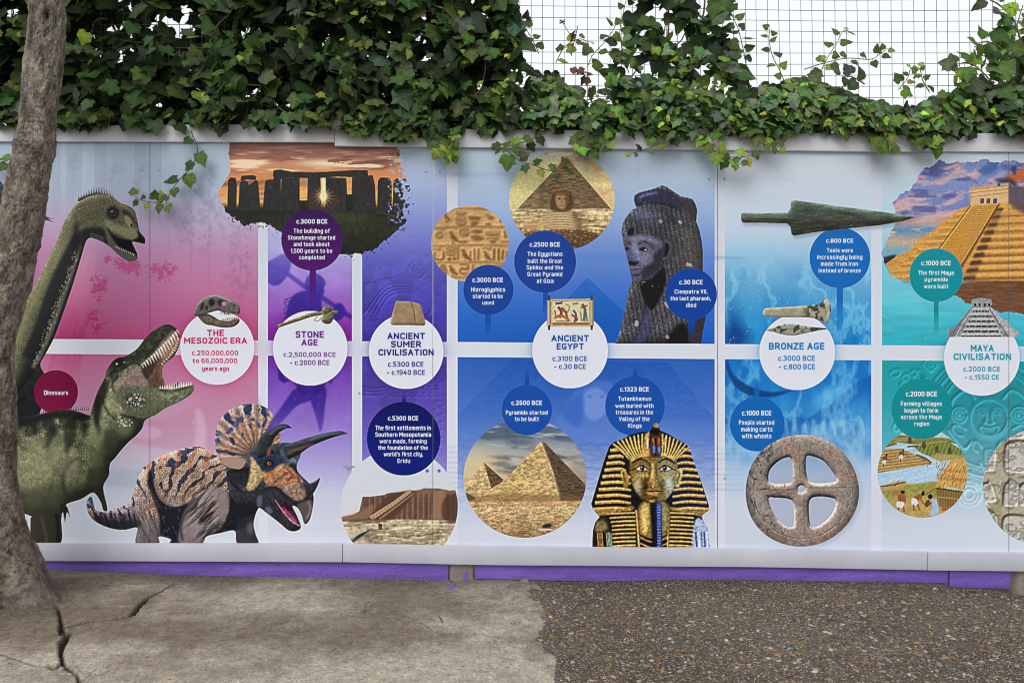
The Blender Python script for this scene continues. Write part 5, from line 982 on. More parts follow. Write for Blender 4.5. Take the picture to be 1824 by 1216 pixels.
# ---- small object prints on the heading discs
k = part('skull_print', 'printed fossil skull with open jaws')
sk = [np.array([(345, 559), (349, 546), (355, 538), (366, 529), (382, 525), (396, 528), (406, 531), (418, 537), (425, 543), (428, 552), (425, 560), (414, 558), (404, 560), (396, 556), (388, 553), (376, 556), (362, 560), (352, 563)], float), np.array([(352, 561), (366, 558), (378, 562), (392, 570), (408, 571), (424, 566), (426, 574), (415, 582), (396, 583), (380, 580), (364, 576)], float)]
b = Box(sk, col=(128, 120, 118)); b.mix(smooth(560, 568, b.V) * .7, (142, 110, 84)); b.tex(4, .3, 301); b.round((2, 4), k=1.2, amb=.5)
b.E(377, 539, 5.5, 7, (30, 26, 30), 1, .6, .3); b.E(393, 539, 6, 6, (40, 34, 38), 1, .6, .2); b.E(399, 541, 4.5, 4, (206, 120, 160), .9, .5); b.E(360, 546, 3, 8, (34, 30, 32), .95, .6, .3); b.E(368, 548, 2.5, 5, (40, 34, 36), .9, .5); b.E(417, 544, 3.5, 1.6, (44, 38, 40), .9, .5, .5); b.L([(352, 562), (370, 560), (384, 566)], 4, (38, 32, 32), .8, .7); b.L([(380, 566), (400, 573), (420, 570)], 3, (46, 36, 30), .8, .6); b.L([(372, 528), (390, 528), (412, 538)], 1.6, (190, 184, 182), .7, .5)
b.done(k)
tt = [np.array([(392 + i * 3.6 - 1.3, 557 + (i > 5)), (392 + i * 3.6, 563.5 - abs(4 - i) * .5), (392 + i * 3.6 + 1.3, 557 + (i > 5))]) for i in range(9)] + [np.array([(396 + i * 3.2 - 1.2, 571 - i * .4), (395 + i * 3.2, 565.5 - i * .4), (396 + i * 3.2 + 1.2, 571 - i * .4)]) for i in range(9)]
b = Box(tt, sm=False, col=(150, 142, 132)); b.mul(np.where(fbm(b.U, b.V, 3, 2, 303) > .5, 1.2, .55)); b.done(k)
k = part('stone_axe_print', 'printed stone axe lashed to a wooden haft')
b = Box([ribbon([(495, 581), (530, 569), (562, 559), (602, 556)], [5.5, 6.5, 7, 6.5])], sm=False, col=(140, 126, 84)); b.tex((7, 2), .4, 304); b.round((2, 3), k=1, amb=.5)
for i in range(14): b.L([(508 + i * 5, 579 - i * 1.6), (511 + i * 5, 569 - i * 1.6)], .9, (84, 70, 44), .6)
b.done(k)
b = Box([np.array([(576, 548), (584, 545), (591, 548), (590, 556), (594, 562), (592, 572), (586, 577), (578, 576), (572, 570), (576, 562), (572, 556)], float)], col=(120, 122, 92)); b.tex(4, .5, 305); b.round((2, 4), k=1.2, amb=.5); b.L([(574, 570), (590, 556), (600, 558)], 2.4, (168, 146, 90), .8, .5); b.L([(574, 558), (588, 566)], 2, (150, 132, 84), .7, .5); b.done(k)
b = Box([ribbon([(574, 564), (566, 572), (560, 570), (566, 563)], 1.2)], sm=False, col=(70, 60, 44)); b.done(k)
k = part('clay_tablet_print', 'printed clay tablet covered in small writing')
b = Box([np.array([(704, 539), (706, 536), (730, 537), (745, 540), (750, 544), (756, 566), (758, 577), (755, 580), (726, 579), (698, 579), (695, 575), (699, 558)], float)], sm=False, col=(176, 150, 112)); b.tex(12, .2, 306)
for i in range(11): 
    for j in range(16):
        if RNG.rand() > .25: b.L([(700 + j * 3.6 - (i - 5) * .2, 541 + i * 3.5), (702 + j * 3.6 + RNG.rand(), 541.5 + i * 3.5 + RNG.rand() * 1.4)], 1, (116, 92, 62), .6, .3)
b.L([(732, 537), (738, 560), (740, 579)], 1.4, (88, 68, 46), .8, .4); b.L([(698, 578), (740, 577), (757, 578)], 3, (110, 88, 60), .7, 1); b.round((2, 4), k=.6, amb=.7); b.done(k)
k = part('scroll_print', 'printed papyrus scroll painted with figures')
b = Box([np.array([(976, 533), (1056, 532), (1057, 582), (976, 582)], float)], sm=False, col=(196, 182, 140)); b.P([(984, 537), (1049, 536), (1049, 577), (984, 577)], (214, 202, 164), 1, .5, False)
b.P([(984, 574), (1050, 574), (1050, 579), (984, 579)], (150, 96, 60), .9, .4, False)
for pts, c, w in [([(989, 541), (1002, 539)], (40, 60, 110), 4), ([(994, 546), (1000, 556), (996, 566)], (110, 50, 36), 5), ([(1000, 548), (1008, 556), (1010, 566)], (134, 56, 40), 4), ([(987, 566), (1000, 562), (1014, 570)], (176, 96, 56), 5), ([(990, 572), (1016, 572)], (120, 60, 44), 2), ([(1006, 541), (1014, 546), (1010, 556), (1002, 554)], (90, 60, 44), 1.6), ([(1021, 552), (1026, 560), (1024, 572)], (50, 80, 120), 4), ([(1018, 560), (1028, 568), (1022, 573)], (150, 60, 48), 4), ([(1020, 541), (1030, 540)], (140, 110, 60), 3), ([(1037, 541), (1042, 552), (1040, 572)], (60, 100, 96), 5), ([(1034, 548), (1047, 544)], (150, 50, 44), 3), ([(1044, 556), (1046, 572)], (84, 110, 84), 3), ([(1034, 556), (1036, 572)], (110, 84, 60), 2), ([(988, 552), (990, 562)], (60, 90, 130), 2.4)]: b.L(pts, w, c, .9, .4)
b.L([(984, 536), (1050, 535)], 1.2, (120, 96, 60), .8); b.tex(2.5, .14, 307); b.done(k)
for x in (978, 1054):
    b = Box([ribbon([(x, 534), (x, 580)], 7, False)], sm=False, col=(186, 172, 132)); b.mul(1.1 - .45 * np.abs(b.U - x + 1) / 4); b.done(k)
    b = Box([ribbon([(x, 525.5), (x, 535)], [3, 6, 3, 5]), ribbon([(x, 579), (x, 588)], [5, 3, 6, 3])], sm=False, col=(72, 56, 50)); b.done(k)
k = part('bronze_axe_print', 'printed worn bronze axe head and small point')
b = Box([np.array([(1362, 550), (1378, 548), (1410, 546), (1440, 544), (1460, 540), (1474, 532), (1479, 542), (1480, 556), (1476, 572), (1472, 576), (1454, 568), (1436, 565), (1400, 565), (1362, 563)], float)], col=(196, 192, 166)); b.tex(9, .14, 308); b.mix(np.clip((fbm(b.U, b.V, 8, 4, 309) - .5) * 9, 0, 1) * smooth(1425, 1445, b.U) * .85, (62, 62, 58)); b.round((2, 4), k=.8, amb=.6)
for i in range(7): b.L([(1370 + i * 11, 549 + RNG.rand() * 12), (1376 + i * 11, 553 + RNG.rand() * 8), (1380 + i * 11, 562)], .8, (120, 112, 84), .7, .3)
b.P([(1470, 536), (1477, 536), (1478, 558), (1472, 572), (1474, 552)], (202, 198, 178), .8, 1); b.done(k)
b = Box([np.array([(1364, 588), (1378, 583), (1400, 577), (1420, 578), (1444, 582), (1478, 585), (1460, 588), (1440, 592), (1416, 597), (1396, 596), (1378, 591)], float)], col=(184, 184, 166)); b.mix(np.clip((fbm(b.U, b.V, 6, 4, 310) - .47) * 9, 0, 1) * .85, (60, 60, 54)); b.L([(1370, 587), (1420, 586), (1470, 586)], 1, (90, 88, 76), .7, .4); b.round((2,), k=1.4, amb=.6); b.done(k)
k = part('grey_temple_print', 'printed grey stepped temple')
b = Box([np.array([(1684, 600), (1690, 596), (1688, 586), (1700, 584), (1706, 576), (1716, 566), (1728, 550), (1732, 546), (1729, 540), (1732, 533), (1748, 530), (1766, 533), (1768, 541), (1764, 546), (1772, 554), (1786, 568), (1796, 572), (1800, 582), (1812, 588), (1817, 596), (1810, 600)], float)], sm=False, col=(146, 146, 150)); b.tex(4, .35, 311)
for i in range(6):
    y = 548 + i * 9; w_ = 14 + i * 4.2; b.P([(1748 - w_, y), (1748 + w_, y), (1748 + w_ + 2, y + 4), (1748 - w_ - 2, y + 4)], (186, 186, 190), .9, .4, False); b.P([(1748 - w_, y + 4), (1748 + w_, y + 4), (1748 + w_, y + 8), (1748 - w_, y + 8)], (62, 62, 68), .85, .5, False)
    for j in range(5): b.L([(1748 - w_ + (j + .5) * w_ * .4, y + 4), (1748 - w_ + (j + .5) * w_ * .4, y + 8)], 2, (150, 150, 154), .8, .3)
b.L([(1728, 548), (1708, 574), (1690, 600)], [8, 11, 15], (126, 126, 132), .95, .6); b.L([(1733, 549), (1716, 574), (1702, 600)], 1.6, (214, 214, 218), .8, .4); b.L([(1766, 548), (1788, 574), (1808, 600)], [7, 10, 13], (190, 190, 194), .95, .6); b.L([(1762, 549), (1778, 574), (1796, 600)], 1.6, (60, 60, 66), .8, .5)
for i in range(22): b.L([(1724 - i * 1.6, 552 + i * 2.2), (1731 - i * 1.4, 553 + i * 2.2)], .8, (70, 70, 76), .6, .2); b.L([(1766 + i * 1.9, 552 + i * 2.2), (1773 + i * 2, 551 + i * 2.2)], .8, (110, 110, 116), .6, .2)
b.P([(1732, 546), (1730, 536), (1748, 531), (1767, 535), (1765, 546)], (150, 150, 154), 1, .6, False)
for x in (1735, 1743, 1752, 1760): b.P([(x, 546), (x, 540), (x + 4, 540), (x + 4, 546)], (46, 46, 52), .95, .3, False)
b.tex(2, .2, 312); b.done(k)
# ------------------------------------------------------------------ helpers
COL = scene.collection
def lin(c):
    c = np.asarray(c, np.float32)
    return np.where(c <= .04045, c / 12.92, ((np.maximum(c, 0) + .055) / 1.055) ** 2.4).astype(np.float32)
def L255(*c): return tuple(float(x) for x in lin(np.array(c) / 255.)) + (1,)
def mesh_obj(name, verts, faces, mat, parent=None, cols=None, smooth=False, attrs=None, loc=None):
    me = bpy.data.meshes.new(name)
    verts = np.asarray(verts, np.float32); faces = np.asarray(faces, np.int32)
    k = faces.shape[1]
    me.vertices.add(len(verts)); me.vertices.foreach_set('co', verts.ravel())
    me.loops.add(faces.size); me.loops.foreach_set('vertex_index', faces.ravel())
    me.polygons.add(len(faces)); me.polygons.foreach_set('loop_start', np.arange(0, faces.size, k, dtype=np.int32))
    me.polygons.foreach_set('loop_total', np.full(len(faces), k, np.int32))
    if smooth: me.polygons.foreach_set('use_smooth', np.ones(len(faces), bool))
    if cols is not None:
        a = me.color_attributes.new('Col', 'FLOAT_COLOR', 'POINT')
        c4 = np.ones((len(verts), 4), np.float32); c4[:, :3] = cols
        a.data.foreach_set('color', c4.ravel())
    for nm, val in (attrs or {}).items():
        a = me.attributes.new(nm, 'FLOAT', 'POINT'); a.data.foreach_set('value', np.asarray(val, np.float32))
    me.update(calc_edges=True); me.validate()
    me.materials.append(mat)
    o = bpy.data.objects.new(name, me); COL.objects.link(o)
    if parent: o.parent = parent
    return o
def tag(o, label=None, cat=None, group=None, kind=None):
    if label: o['label'] = label
    if cat: o['category'] = cat
    if group: o['group'] = group
    if kind: o['kind'] = kind
    return o
def empty(name, label, cat, loc=(0, 0, 0), group=None):
    o = bpy.data.objects.new(name, None); COL.objects.link(o); o.location = loc; o.empty_display_size = .05
    return tag(o, label, cat, group)
def mat(name, rough=.6, spec=.4):
    m = bpy.data.materials.new(name); m.use_nodes = True
    nt = m.node_tree; p = nt.nodes['Principled BSDF']
    p.inputs['Roughness'].default_value = rough; p.inputs['Specular IOR Level'].default_value = spec
    return m, nt, p
def nd(nt, t, **kw):
    n = nt.nodes.new(t)
    for k, v in kw.items(): setattr(n, k, v)
    return n
def noise(nt, scale, detail=5, rough=.6, coord='Object', vec=None, dist=0):
    tc = nd(nt, 'ShaderNodeTexCoord'); n = nd(nt, 'ShaderNodeTexNoise')
    n.inputs['Scale'].default_value = scale; n.inputs['Detail'].default_value = detail; n.inputs['Roughness'].default_value = rough; n.inputs['Distortion'].default_value = dist
    if vec:
        mp = nd(nt, 'ShaderNodeMapping'); mp.inputs['Scale'].default_value = vec
        nt.links.new(tc.outputs[coord], mp.inputs[0]); nt.links.new(mp.outputs[0], n.inputs[0])
    else: nt.links.new(tc.outputs[coord], n.inputs[0])
    return n.outputs['Fac']
def ramp(nt, fac, stops, interp='LINEAR'):
    r = nd(nt, 'ShaderNodeValToRGB'); e = r.color_ramp.elements; r.color_ramp.interpolation = interp
    while len(e) < len(stops): e.new(.5)
    for i, (p, c) in enumerate(stops):
        e[i].position = p; e[i].color = c if len(c) == 4 else (*c, 1)
    nt.links.new(fac, r.inputs[0]); return r.outputs[0]
def mixc(nt, a, b, fac=.5, mode='MIX'):
    m = nd(nt, 'ShaderNodeMix', data_type='RGBA', blend_type=mode)
    for k, v in ((0, fac), (6, a), (7, b)):
        if hasattr(v, 'node'): nt.links.new(v, m.inputs[k])
        else: m.inputs[k].default_value = v
    return m.outputs[2]
def bump(nt, p, h, strength=.3, dist=.01):
    b = nd(nt, 'ShaderNodeBump'); b.inputs['Strength'].default_value = strength; b.inputs['Distance'].default_value = dist
    nt.links.new(h, b.inputs['Height']); nt.links.new(b.outputs[0], p.inputs['Normal'])
def vcol(nt):
    a = nd(nt, 'ShaderNodeVertexColor'); a.layer_name = 'Col'; return a.outputs[0]
def boxmesh(b, x0, x1, y0, y1, z0, z1):
    """axis box into lists; z0/z1 may be (left, right) pairs so that the ends follow a sloping line"""
    za, zb = (z0 if isinstance(z0, tuple) else (z0, z0)), (z1 if isinstance(z1, tuple) else (z1, z1))
    n = len(b[0])
    b[0] += [(x0, y0, za[0]), (x1, y0, za[1]), (x1, y1, za[1]), (x0, y1, za[0]), (x0, y0, zb[0]), (x1, y0, zb[1]), (x1, y1, zb[1]), (x0, y1, zb[0])]
    b[1] += [tuple(n + i for i in f) for f in ((0, 1, 5, 4), (1, 2, 6, 5), (2, 3, 7, 6), (3, 0, 4, 7), (4, 5, 6, 7), (3, 2, 1, 0))]
    return b
def bevel(o, w=.0012, seg=2):
    m = o.modifiers.new('edge', 'BEVEL'); m.width = w; m.segments = seg; m.limit_method = 'ANGLE'; return o
def tube(pts, rad, seg=6, cap=True):
    """tube along points; returns verts, faces (quads)"""
    p = np.asarray(pts, float); n = len(p); r = np.full(n, rad) if np.isscalar(rad) else np.interp(np.linspace(0, 1, n), np.linspace(0, 1, len(rad)), rad)
    d = np.gradient(p, axis=0); d /= np.linalg.norm(d, axis=1)[:, None] + 1e-9
    ref = np.where(np.abs(d[:, 2:3]) > .9, np.array([[1., 0, 0]]), np.array([[0, 0, 1.]]))
    a = np.cross(d, ref); a /= np.linalg.norm(a, axis=1)[:, None] + 1e-9; b = np.cross(d, a)
    t = np.linspace(0, 2 * np.pi, seg, endpoint=False)
    v = p[:, None, :] + r[:, None, None] * (a[:, None, :] * np.cos(t)[None, :, None] + b[:, None, :] * np.sin(t)[None, :, None])
    i = np.arange(n - 1)[:, None] * seg; j = np.arange(seg)[None, :]; j2 = (j + 1) % seg
    f = np.stack([i + j, i + j2, i + seg + j2, i + seg + j], -1).reshape(-1, 4)
    return v.reshape(-1, 3), f
def join(parts):
    vs_, fs_, n = [], [], 0
    for v, f in parts:
        vs_.append(np.asarray(v, np.float32)); fs_.append(np.asarray(f, np.int32) + n); n += len(v)
    return np.vstack(vs_), np.vstack(fs_)

# ------------------------------------------------------------------ materials
def m_print():
    m, nt, p = mat('printed_sheet', .40, .14)
    c = vcol(nt)
    sp = noise(nt, 900, 2, .5); c = mixc(nt, c, ramp(nt, sp, [(.3, (.9, .9, .9)), (.7, (1, 1, 1))]), .5, 'MULTIPLY')
    d = noise(nt, 160, 3, .6); c = mixc(nt, c, (.10, .09, .08, 1), ramp(nt, d, [(.78, (0, 0, 0)), (.82, (.6, .6, .6))]))
    nt.links.new(c, p.inputs['Base Color'])
    nt.links.new(ramp(nt, noise(nt, 7, 4), [(.3, (.34, .34, .34)), (.7, (.52, .52, .52))]), p.inputs['Roughness'])
    bump(nt, p, noise(nt, 5, 3), .06, .02)
    return m
def m_plain(name, c0, c1, scale=8, rough=.5, vec=None, spots=None, bumpy=.1, bscale=60, spec=.4):
    m, nt, p = mat(name, rough, spec)
    c = ramp(nt, noise(nt, scale, 6, .65, vec=vec), [(.3, c0), (.7, c1)])
    if spots: c = mixc(nt, c, spots[1], ramp(nt, noise(nt, spots[0], 3, .7), [(spots[2], (0, 0, 0)), (spots[2] + .05, (1, 1, 1))]))
    nt.links.new(c, p.inputs['Base Color'])
    bump(nt, p, noise(nt, bscale, 5, .7, vec=vec), bumpy, .004)
    return m
M_PRINT = m_print()
M_BOARD = m_plain('board_edge', (.10, .10, .11), (.15, .15, .16), 6, .6)
M_TRIM = m_plain('white_trim', (.66, .67, .73), (.74, .75, .80), 3, .45, None, (240, (.16, .15, .14, 1), .75), .12, 90)
M_TRIM2 = m_plain('white_trim_speckled', (.43, .44, .51), (.53, .54, .61), 3, .5, None, (150, (.10, .10, .10, 1), .69), .15, 160)
def m_purple():
    m, nt, p = mat('purple_paint', .62, .3)
    c = ramp(nt, noise(nt, 5, 6, .65, vec=(.6, 3, 6)), [(.3, L255(104, 78, 168)), (.7, L255(132, 104, 202))])
    c = mixc(nt, c, (.10, .075, .07, 1), ramp(nt, noise(nt, 9, 6, .7, vec=(.5, 1, 5)), [(.54, (0, 0, 0)), (.72, (.75, .75, .75))]))
    c = mixc(nt, c, (.04, .03, .035, 1), ramp(nt, noise(nt, 170, 3, .7), [(.60, (0, 0, 0)), (.65, (.9, .9, .9))]))
    c = mixc(nt, c, (.30, .26, .30, 1), ramp(nt, noise(nt, 40, 4, .7, vec=(.4, 1, 3)), [(.68, (0, 0, 0)), (.72, (.6, .6, .6))]))
    nt.links.new(c, p.inputs['Base Color']); bump(nt, p, noise(nt, 60, 6, .75, vec=(.5, 1, 3)), .45, .004)
    return m
M_PURPLE = m_purple()
M_SCREW = m_plain('screw_metal', (.25, .25, .26), (.4, .4, .42), 300, .35)
M_DARK = m_plain('black_screw', (.02, .02, .025), (.04, .04, .045), 300, .5)
M_BLUE = m_plain('blue_screw', L255(16, 84, 160), L255(26, 96, 172), 300, .4)
M_CONC = m_plain('old_concrete', (.17, .15, .12), (.30, .27, .23), 18, .85, None, (90, (.08, .07, .06, 1), .66), .5, 120)
M_WIRE = m_plain('wire_metal', (.12, .12, .14), (.2, .2, .22), 30, .45)
M_TEXT = {}
def m_text(key, rgb):
    if key not in M_TEXT:
        c = L255(*rgb); M_TEXT[key] = m_plain('ink_' + key, tuple(x * GAIN for x in c[:3]), tuple(x * GAIN * 1.02 for x in c[:3]), 40, .42, bumpy=.02, spec=.14)
    return M_TEXT[key]
GAIN = 1.0                    # print colours as reflectance

# ------------------------------------------------------------------ mural panels
SEAM = [-420, 267, 771, 1278, 1797, 2060]
PAN = ['white mural panel at the left end showing two dinosaurs behind the tree trunk', 'mural panel with pink and purple columns, stone circle and horned dinosaur',
       'blue mural panel with sphinx, pyramids, dark bust and golden mask', 'mural panel with spearhead, clay wheel, step pyramid and canal village', 'narrow mural panel strip at the right end with carved glyph blocks']
def vtop(u): return 246 + .0105 * u
def vbot(u): return 976 + .0095 * (u - 400)
panels = []
for i in range(5):
    a, b = SEAM[i] + .5, SEAM[i + 1] - .5
    pn = empty('mural_panel', PAN[i], 'mural panel', (X((a + b) / 2), 0, Z(980)))
    panels.append(pn)
LP = lambda pn: pn.location
def local(v, pn):
    v = np.array(v, np.float32); v -= np.array(pn.location, np.float32); return v
for i in range(5):
    a, b = SEAM[i] + .5, SEAM[i + 1] - .5
    bb = boxmesh([[], []], X(a), X(b), .0012, .010, (Z(vbot(a) + 6), Z(vbot(b) + 6)), (Z(vtop(a) - 8), Z(vtop(b) - 8)))
    mesh_obj('board', local(bb[0], panels[i]), bb[1], M_BOARD, panels[i])
IMG = IMG + .9 * (IMG - np.stack([blur(IMG[..., i], 1.4) for i in range(3)], -1))      # the crisp look of a print
IML = lin(np.clip(IMG, 0, 1)) * GAIN
IML = np.clip(IML, 0, .92)
gu = U0 + .5 + np.arange(PW); gv = V0 + .5 + np.arange(PH)
cell_lab = LAB[:-1, :-1].astype(np.int32)
cu = gu[:-1] + .5; cv = gv[:-1] + .5
pan_of = np.digitize(cu, SEAM[1:-1])
near_seam = np.zeros(len(cu), bool)
for s_ in SEAM[1:-1]: near_seam |= np.abs(cu - s_) < .75
inside = (cv[:, None] > vtop(cu)[None, :]) & (cv[:, None] < vbot(cu)[None, :]) & ~near_seam[None, :]
def skin(name, mask, pn, lab=None, coarse=False):
    vv, ff = [], []
    H_, W_ = mask.shape
    fine = mask.copy(); quads = []
    if coarse:                                     # plain paper: 2 x 2 cells per quad where nothing changes
        h2_, w2_ = H_ // 2 * 2, W_ // 2 * 2
        blk = mask[:h2_, :w2_].reshape(h2_ // 2, 2, w2_ // 2, 2).all((1, 3))
        lum = IMG[..., 1] + IMG[..., 0]
        gx = np.zeros_like(lum); gx[:-2, :-2] = np.abs(lum[2:, :-2] - lum[:-2, :-2]) + np.abs(lum[:-2, 2:] - lum[:-2, :-2])
        blk &= gx[:h2_:2, :w2_:2][:blk.shape[0], :blk.shape[1]] < .05
        j, i_ = np.nonzero(blk); j, i_ = j * 2, i_ * 2
        quads.append(np.stack([j, i_, j, i_ + 2, j + 2, i_ + 2, j + 2, i_], 1))
        fine[:h2_, :w2_] &= ~np.repeat(np.repeat(blk, 2, 0), 2, 1)
    j, i_ = np.nonzero(fine)
    quads.append(np.stack([j, i_, j, i_ + 1, j + 1, i_ + 1, j + 1, i_], 1))
    q = np.vstack(quads)
    if len(q) == 0: return None
    idx = q[:, 0::2] * PW + q[:, 1::2]             # corners TL TR BR BL
    uniq, inv = np.unique(idx, return_inverse=True)
    inv = inv.reshape(-1, 4)[:, [3, 2, 1, 0]]      # faces look at -y
    jj, ii = uniq // PW, uniq % PW
    v = np.stack([X(gu[ii]), np.zeros(len(ii)), Z(gv[jj])], 1)
    o = mesh_obj(name, local(v, pn), inv, M_PRINT, pn, IML[jj, ii])
    if lab: o['label'] = lab
    return o
HOST = {}
for pi in range(5):
    pm_ = inside & (pan_of == pi)[None, :]
    rest = pm_ & (cell_lab == 0)
    for k_, (nm, lb) in PARTS.items():
        mk = pm_ & (cell_lab == k_)
        n_ = int(mk.sum())
        if n_ == 0: continue
        if n_ < 60: rest |= mk; continue
        o = skin(nm, mk, panels[pi], lb)
        if k_ not in HOST or n_ > HOST[k_][1]: HOST[k_] = (o, n_, pi)
    if pi in (0, 4):                               # plain paper beyond the measured part of the end panels
        lo_, hi_ = (SEAM[0] + .7, U0 + .5) if pi == 0 else (U0 + PW - .5, SEAM[5] - .7)
        uu = np.linspace(lo_, hi_, 60); vvv = np.linspace(236, 1018, 120)
        src = 0 if pi == 0 else PW - 1
        g = [(X(u), 0, Z(min(max(v, vtop(u)), vbot(u)))) for v in vvv for u in uu]
        vi = np.clip((vvv - V0).astype(int), 0, PH - 1)
        cc = np.repeat(IML[vi, src], 60, 0)
        f = [(r * 60 + c, (r + 1) * 60 + c, (r + 1) * 60 + c + 1, r * 60 + c + 1) for r in range(119) for c in range(59)]
        f = [q for q in f if vtop(uu[q[0] % 60]) < vvv[q[1] // 60] and vvv[q[0] // 60] < vbot(uu[q[0] % 60])]
        mesh_obj('printed_sheet', local(g, panels[pi]), f, M_PRINT, panels[pi], cc)
    skin('printed_sheet', rest, panels[pi], coarse=True)
# screws
def screw(u, v, m, r=2.1):
    pi = int(np.digitize([u], SEAM[1:-1])[0])
    t = np.linspace(0, 2 * np.pi, 14, endpoint=False)
    rings = [(r * S, -.0002), (r * S, -.0009), (r * .8 * S, -.0016), (r * .32 * S, -.0016), (r * .25 * S, -.0008), (.0001, -.0008)]
    v_ = np.vstack([np.stack([X(u) + rr * np.cos(t), np.full(14, y), Z(v) + rr * np.sin(t)], 1) for rr, y in rings])
    f = [(a * 14 + c, a * 14 + (c + 1) % 14, (a + 1) * 14 + (c + 1) % 14, (a + 1) * 14 + c) for a in range(5) for c in range(14)]
    mesh_obj('screw', local(v_, panels[pi]), f, m, panels[pi], smooth=False)
for u, v in [(253, 303), (282, 303), (758, 306), (783, 306), (1263, 319), (1290.5, 319), (1785, 331), (1803.5, 331), (1268, 852), (1291, 851), (1660, 590), (640, 700)]: screw(u, v, M_SCREW)
for u, v in [(258, 833), (286, 832), (1779, 329), (1805, 329)]: screw(u, v, M_DARK, 2.6)
for u, v in [(761, 838), (782, 838)]: screw(u, v, M_BLUE, 2.8)
# lettering: a plain square-shouldered stroke alphabet, one flat ribbon per stroke
GLY = {}
for ln in """A .60|s 0,0 .3,1 .6,0|s .11,.30 .49,.30
B .52|s 0,0 0,1|r 0,1 .48,1 .48,.52 0,.52|r 0,.52 .52,.52 .52,0 0,0
C .50|r .5,.84 .5,1 0,1 0,0 .5,0 .5,.16
D .54|s 0,0 0,1|r 0,1 .54,1 .54,0 0,0
E .44|s .44,1 0,1 0,0 .44,0|s 0,.52 .40,.52
F .43|s .43,1 0,1 0,0|s 0,.50 .38,.50
G .52|r .50,.90 .48,1 0,1 0,0 .52,0 .52,.40|s .52,.42 .32,.42
H .54|s 0,0 0,1|s .54,0 .54,1|s 0,.5 .54,.5
I 0|s 0,0 0,1
K .52|s 0,0 0,1|s .5,1 .03,.45|s .2,.60 .52,0
L .42|s 0,1 0,0 .42,0
M .72|s 0,0 0,1 .36,.38 .72,1 .72,0
N .56|s 0,0 0,1 .56,0 .56,1
O .54|c 0,0 0,1 .54,1 .54,0
P .50|s 0,0 0,1|r 0,1 .5,1 .5,.44 0,.44
R .52|s 0,0 0,1|r 0,1 .5,1 .5,.46 0,.46|s .26,.46 .52,0
S .50|r .49,.90 .47,1 0,1 0,.52 .5,.52 .5,0 .03,0 .01,.10
T .54|s 0,1 .54,1|s .27,1 .27,0
U .54|r 0,1 0,0 .54,0 .54,1
V .58|s 0,1 .29,0 .58,1
Y .56|s 0,1 .28,.44 .56,1|s .28,.44 .28,0
Z .50|s 0,1 .5,1 0,0 .5,0
0 .50|c 0,0 0,1 .5,1 .5,0
1 .20|s 0,.82 .2,1 .2,0
2 .48|r 0,.86 0,1 .47,1 .47,.60 .02,0|s 0,0 .48,0
3 .47|r 0,1 .45,1 .45,.53 .14,.53|r .14,.53 .47,.53 .47,0 0,0
4 .52|s .30,1 0,.28 .52,.28|s .40,.56 .40,0
5 .47|s .44,1 .03,1 .03,.57|r .03,.57 .47,.57 .47,0 0,0
6 .49|r .42,1 0,1 0,0 .49,0 .49,.57 0,.57
7 .45|s 0,1 .45,1 .14,0
8 .50|c .02,.53 .02,1 .48,1 .48,.53|c 0,.53 0,0 .5,0 .5,.53
9 .49|r .49,.43 0,.43 0,1 .49,1 .49,0 .07,0
a .44|r .05,.72 .44,.72 .44,0|r .44,.41 0,.41 0,0 .44,0
b .46|s 0,1 0,0|r 0,.72 .46,.72 .46,0 0,0
c .40|r .4,.66 .38,.72 0,.72 0,0 .38,0 .4,.06
d .46|s .46,1 .46,0|r .46,.72 0,.72 0,0 .46,0
e .45|r 0,.36 .45,.36 .45,.72 0,.72 0,0 .41,0
f .30|r .32,1 .12,1 .12,0|s 0,.70 .30,.70
g .46|r .46,.72 0,.72 0,.02 .46,.02|r .46,.72 .46,-.27 .04,-.27
h .44|s 0,1 0,0|r 0,.72 .44,.72 .44,0
i 0|s 0,0 0,.72|s 0,.97 0,1
k .40|s 0,1 0,0|s .38,.72 .02,.32|s .14,.44 .4,0
l .12|r 0,1 0,0 .13,0
m .74|s 0,.72 0,0|r 0,.72 .37,.72 .37,0|r .37,.72 .74,.72 .74,0
n .44|s 0,.72 0,0|r 0,.72 .44,.72 .44,0
o .46|c 0,0 0,.72 .46,.72 .46,0
p .46|s 0,.72 0,-.27|r 0,.72 .46,.72 .46,0 0,0
r .28|r 0,0 0,.72 .28,.72
s .41|r .39,.72 0,.72 0,.37 .41,.37 .41,0 .01,0
t .31|r .12,.94 .12,0 .31,0|s 0,.70 .31,.70
u .44|r 0,.72 0,0 .44,0|s .44,.72 .44,0
v .46|s 0,.72 .23,0 .46,.72
w .74|s 0,.72 .18,0 .37,.56 .56,0 .74,.72
x .42|s 0,.72 .42,0|s .42,.72 0,0
y .44|r 0,.72 0,0 .44,0|r .44,.72 .44,-.27 .04,-.27
z .40|s 0,.72 .4,.72 0,0 .4,0
. 0|s 0,0 0,.03
, .02|s .03,.03 -.02,-.16
- .30|s 0,.42 .30,.42
' 0|s 0,1 0,.80""".split('\n'):
    hd, *ss = ln.split('|'); ch, w_ = hd.split(' ')
    GLY[ch] = (float(w_), [(q[0], [tuple(float(z) for z in p.split(',')) for p in q[2:].split()]) for q in ss])
def rounded(p, r, closed):
    n = len(p); out = []
    for i in range(n):
        if not closed and i in (0, n - 1): out.append(p[i]); continue
        a, b, c = p[i - 1], p[i], p[(i + 1) % n]
        da, dc = a - b, c - b; la, lc = np.hypot(*da), np.hypot(*dc)
        q = min(r, la * .5, lc * .5); s0, s1 = b + da / la * q, b + dc / lc * q
        for t in np.linspace(0, 1, 5): out.append((1 - t) ** 2 * s0 + 2 * t * (1 - t) * b + t * t * s1)
    return np.array(out)
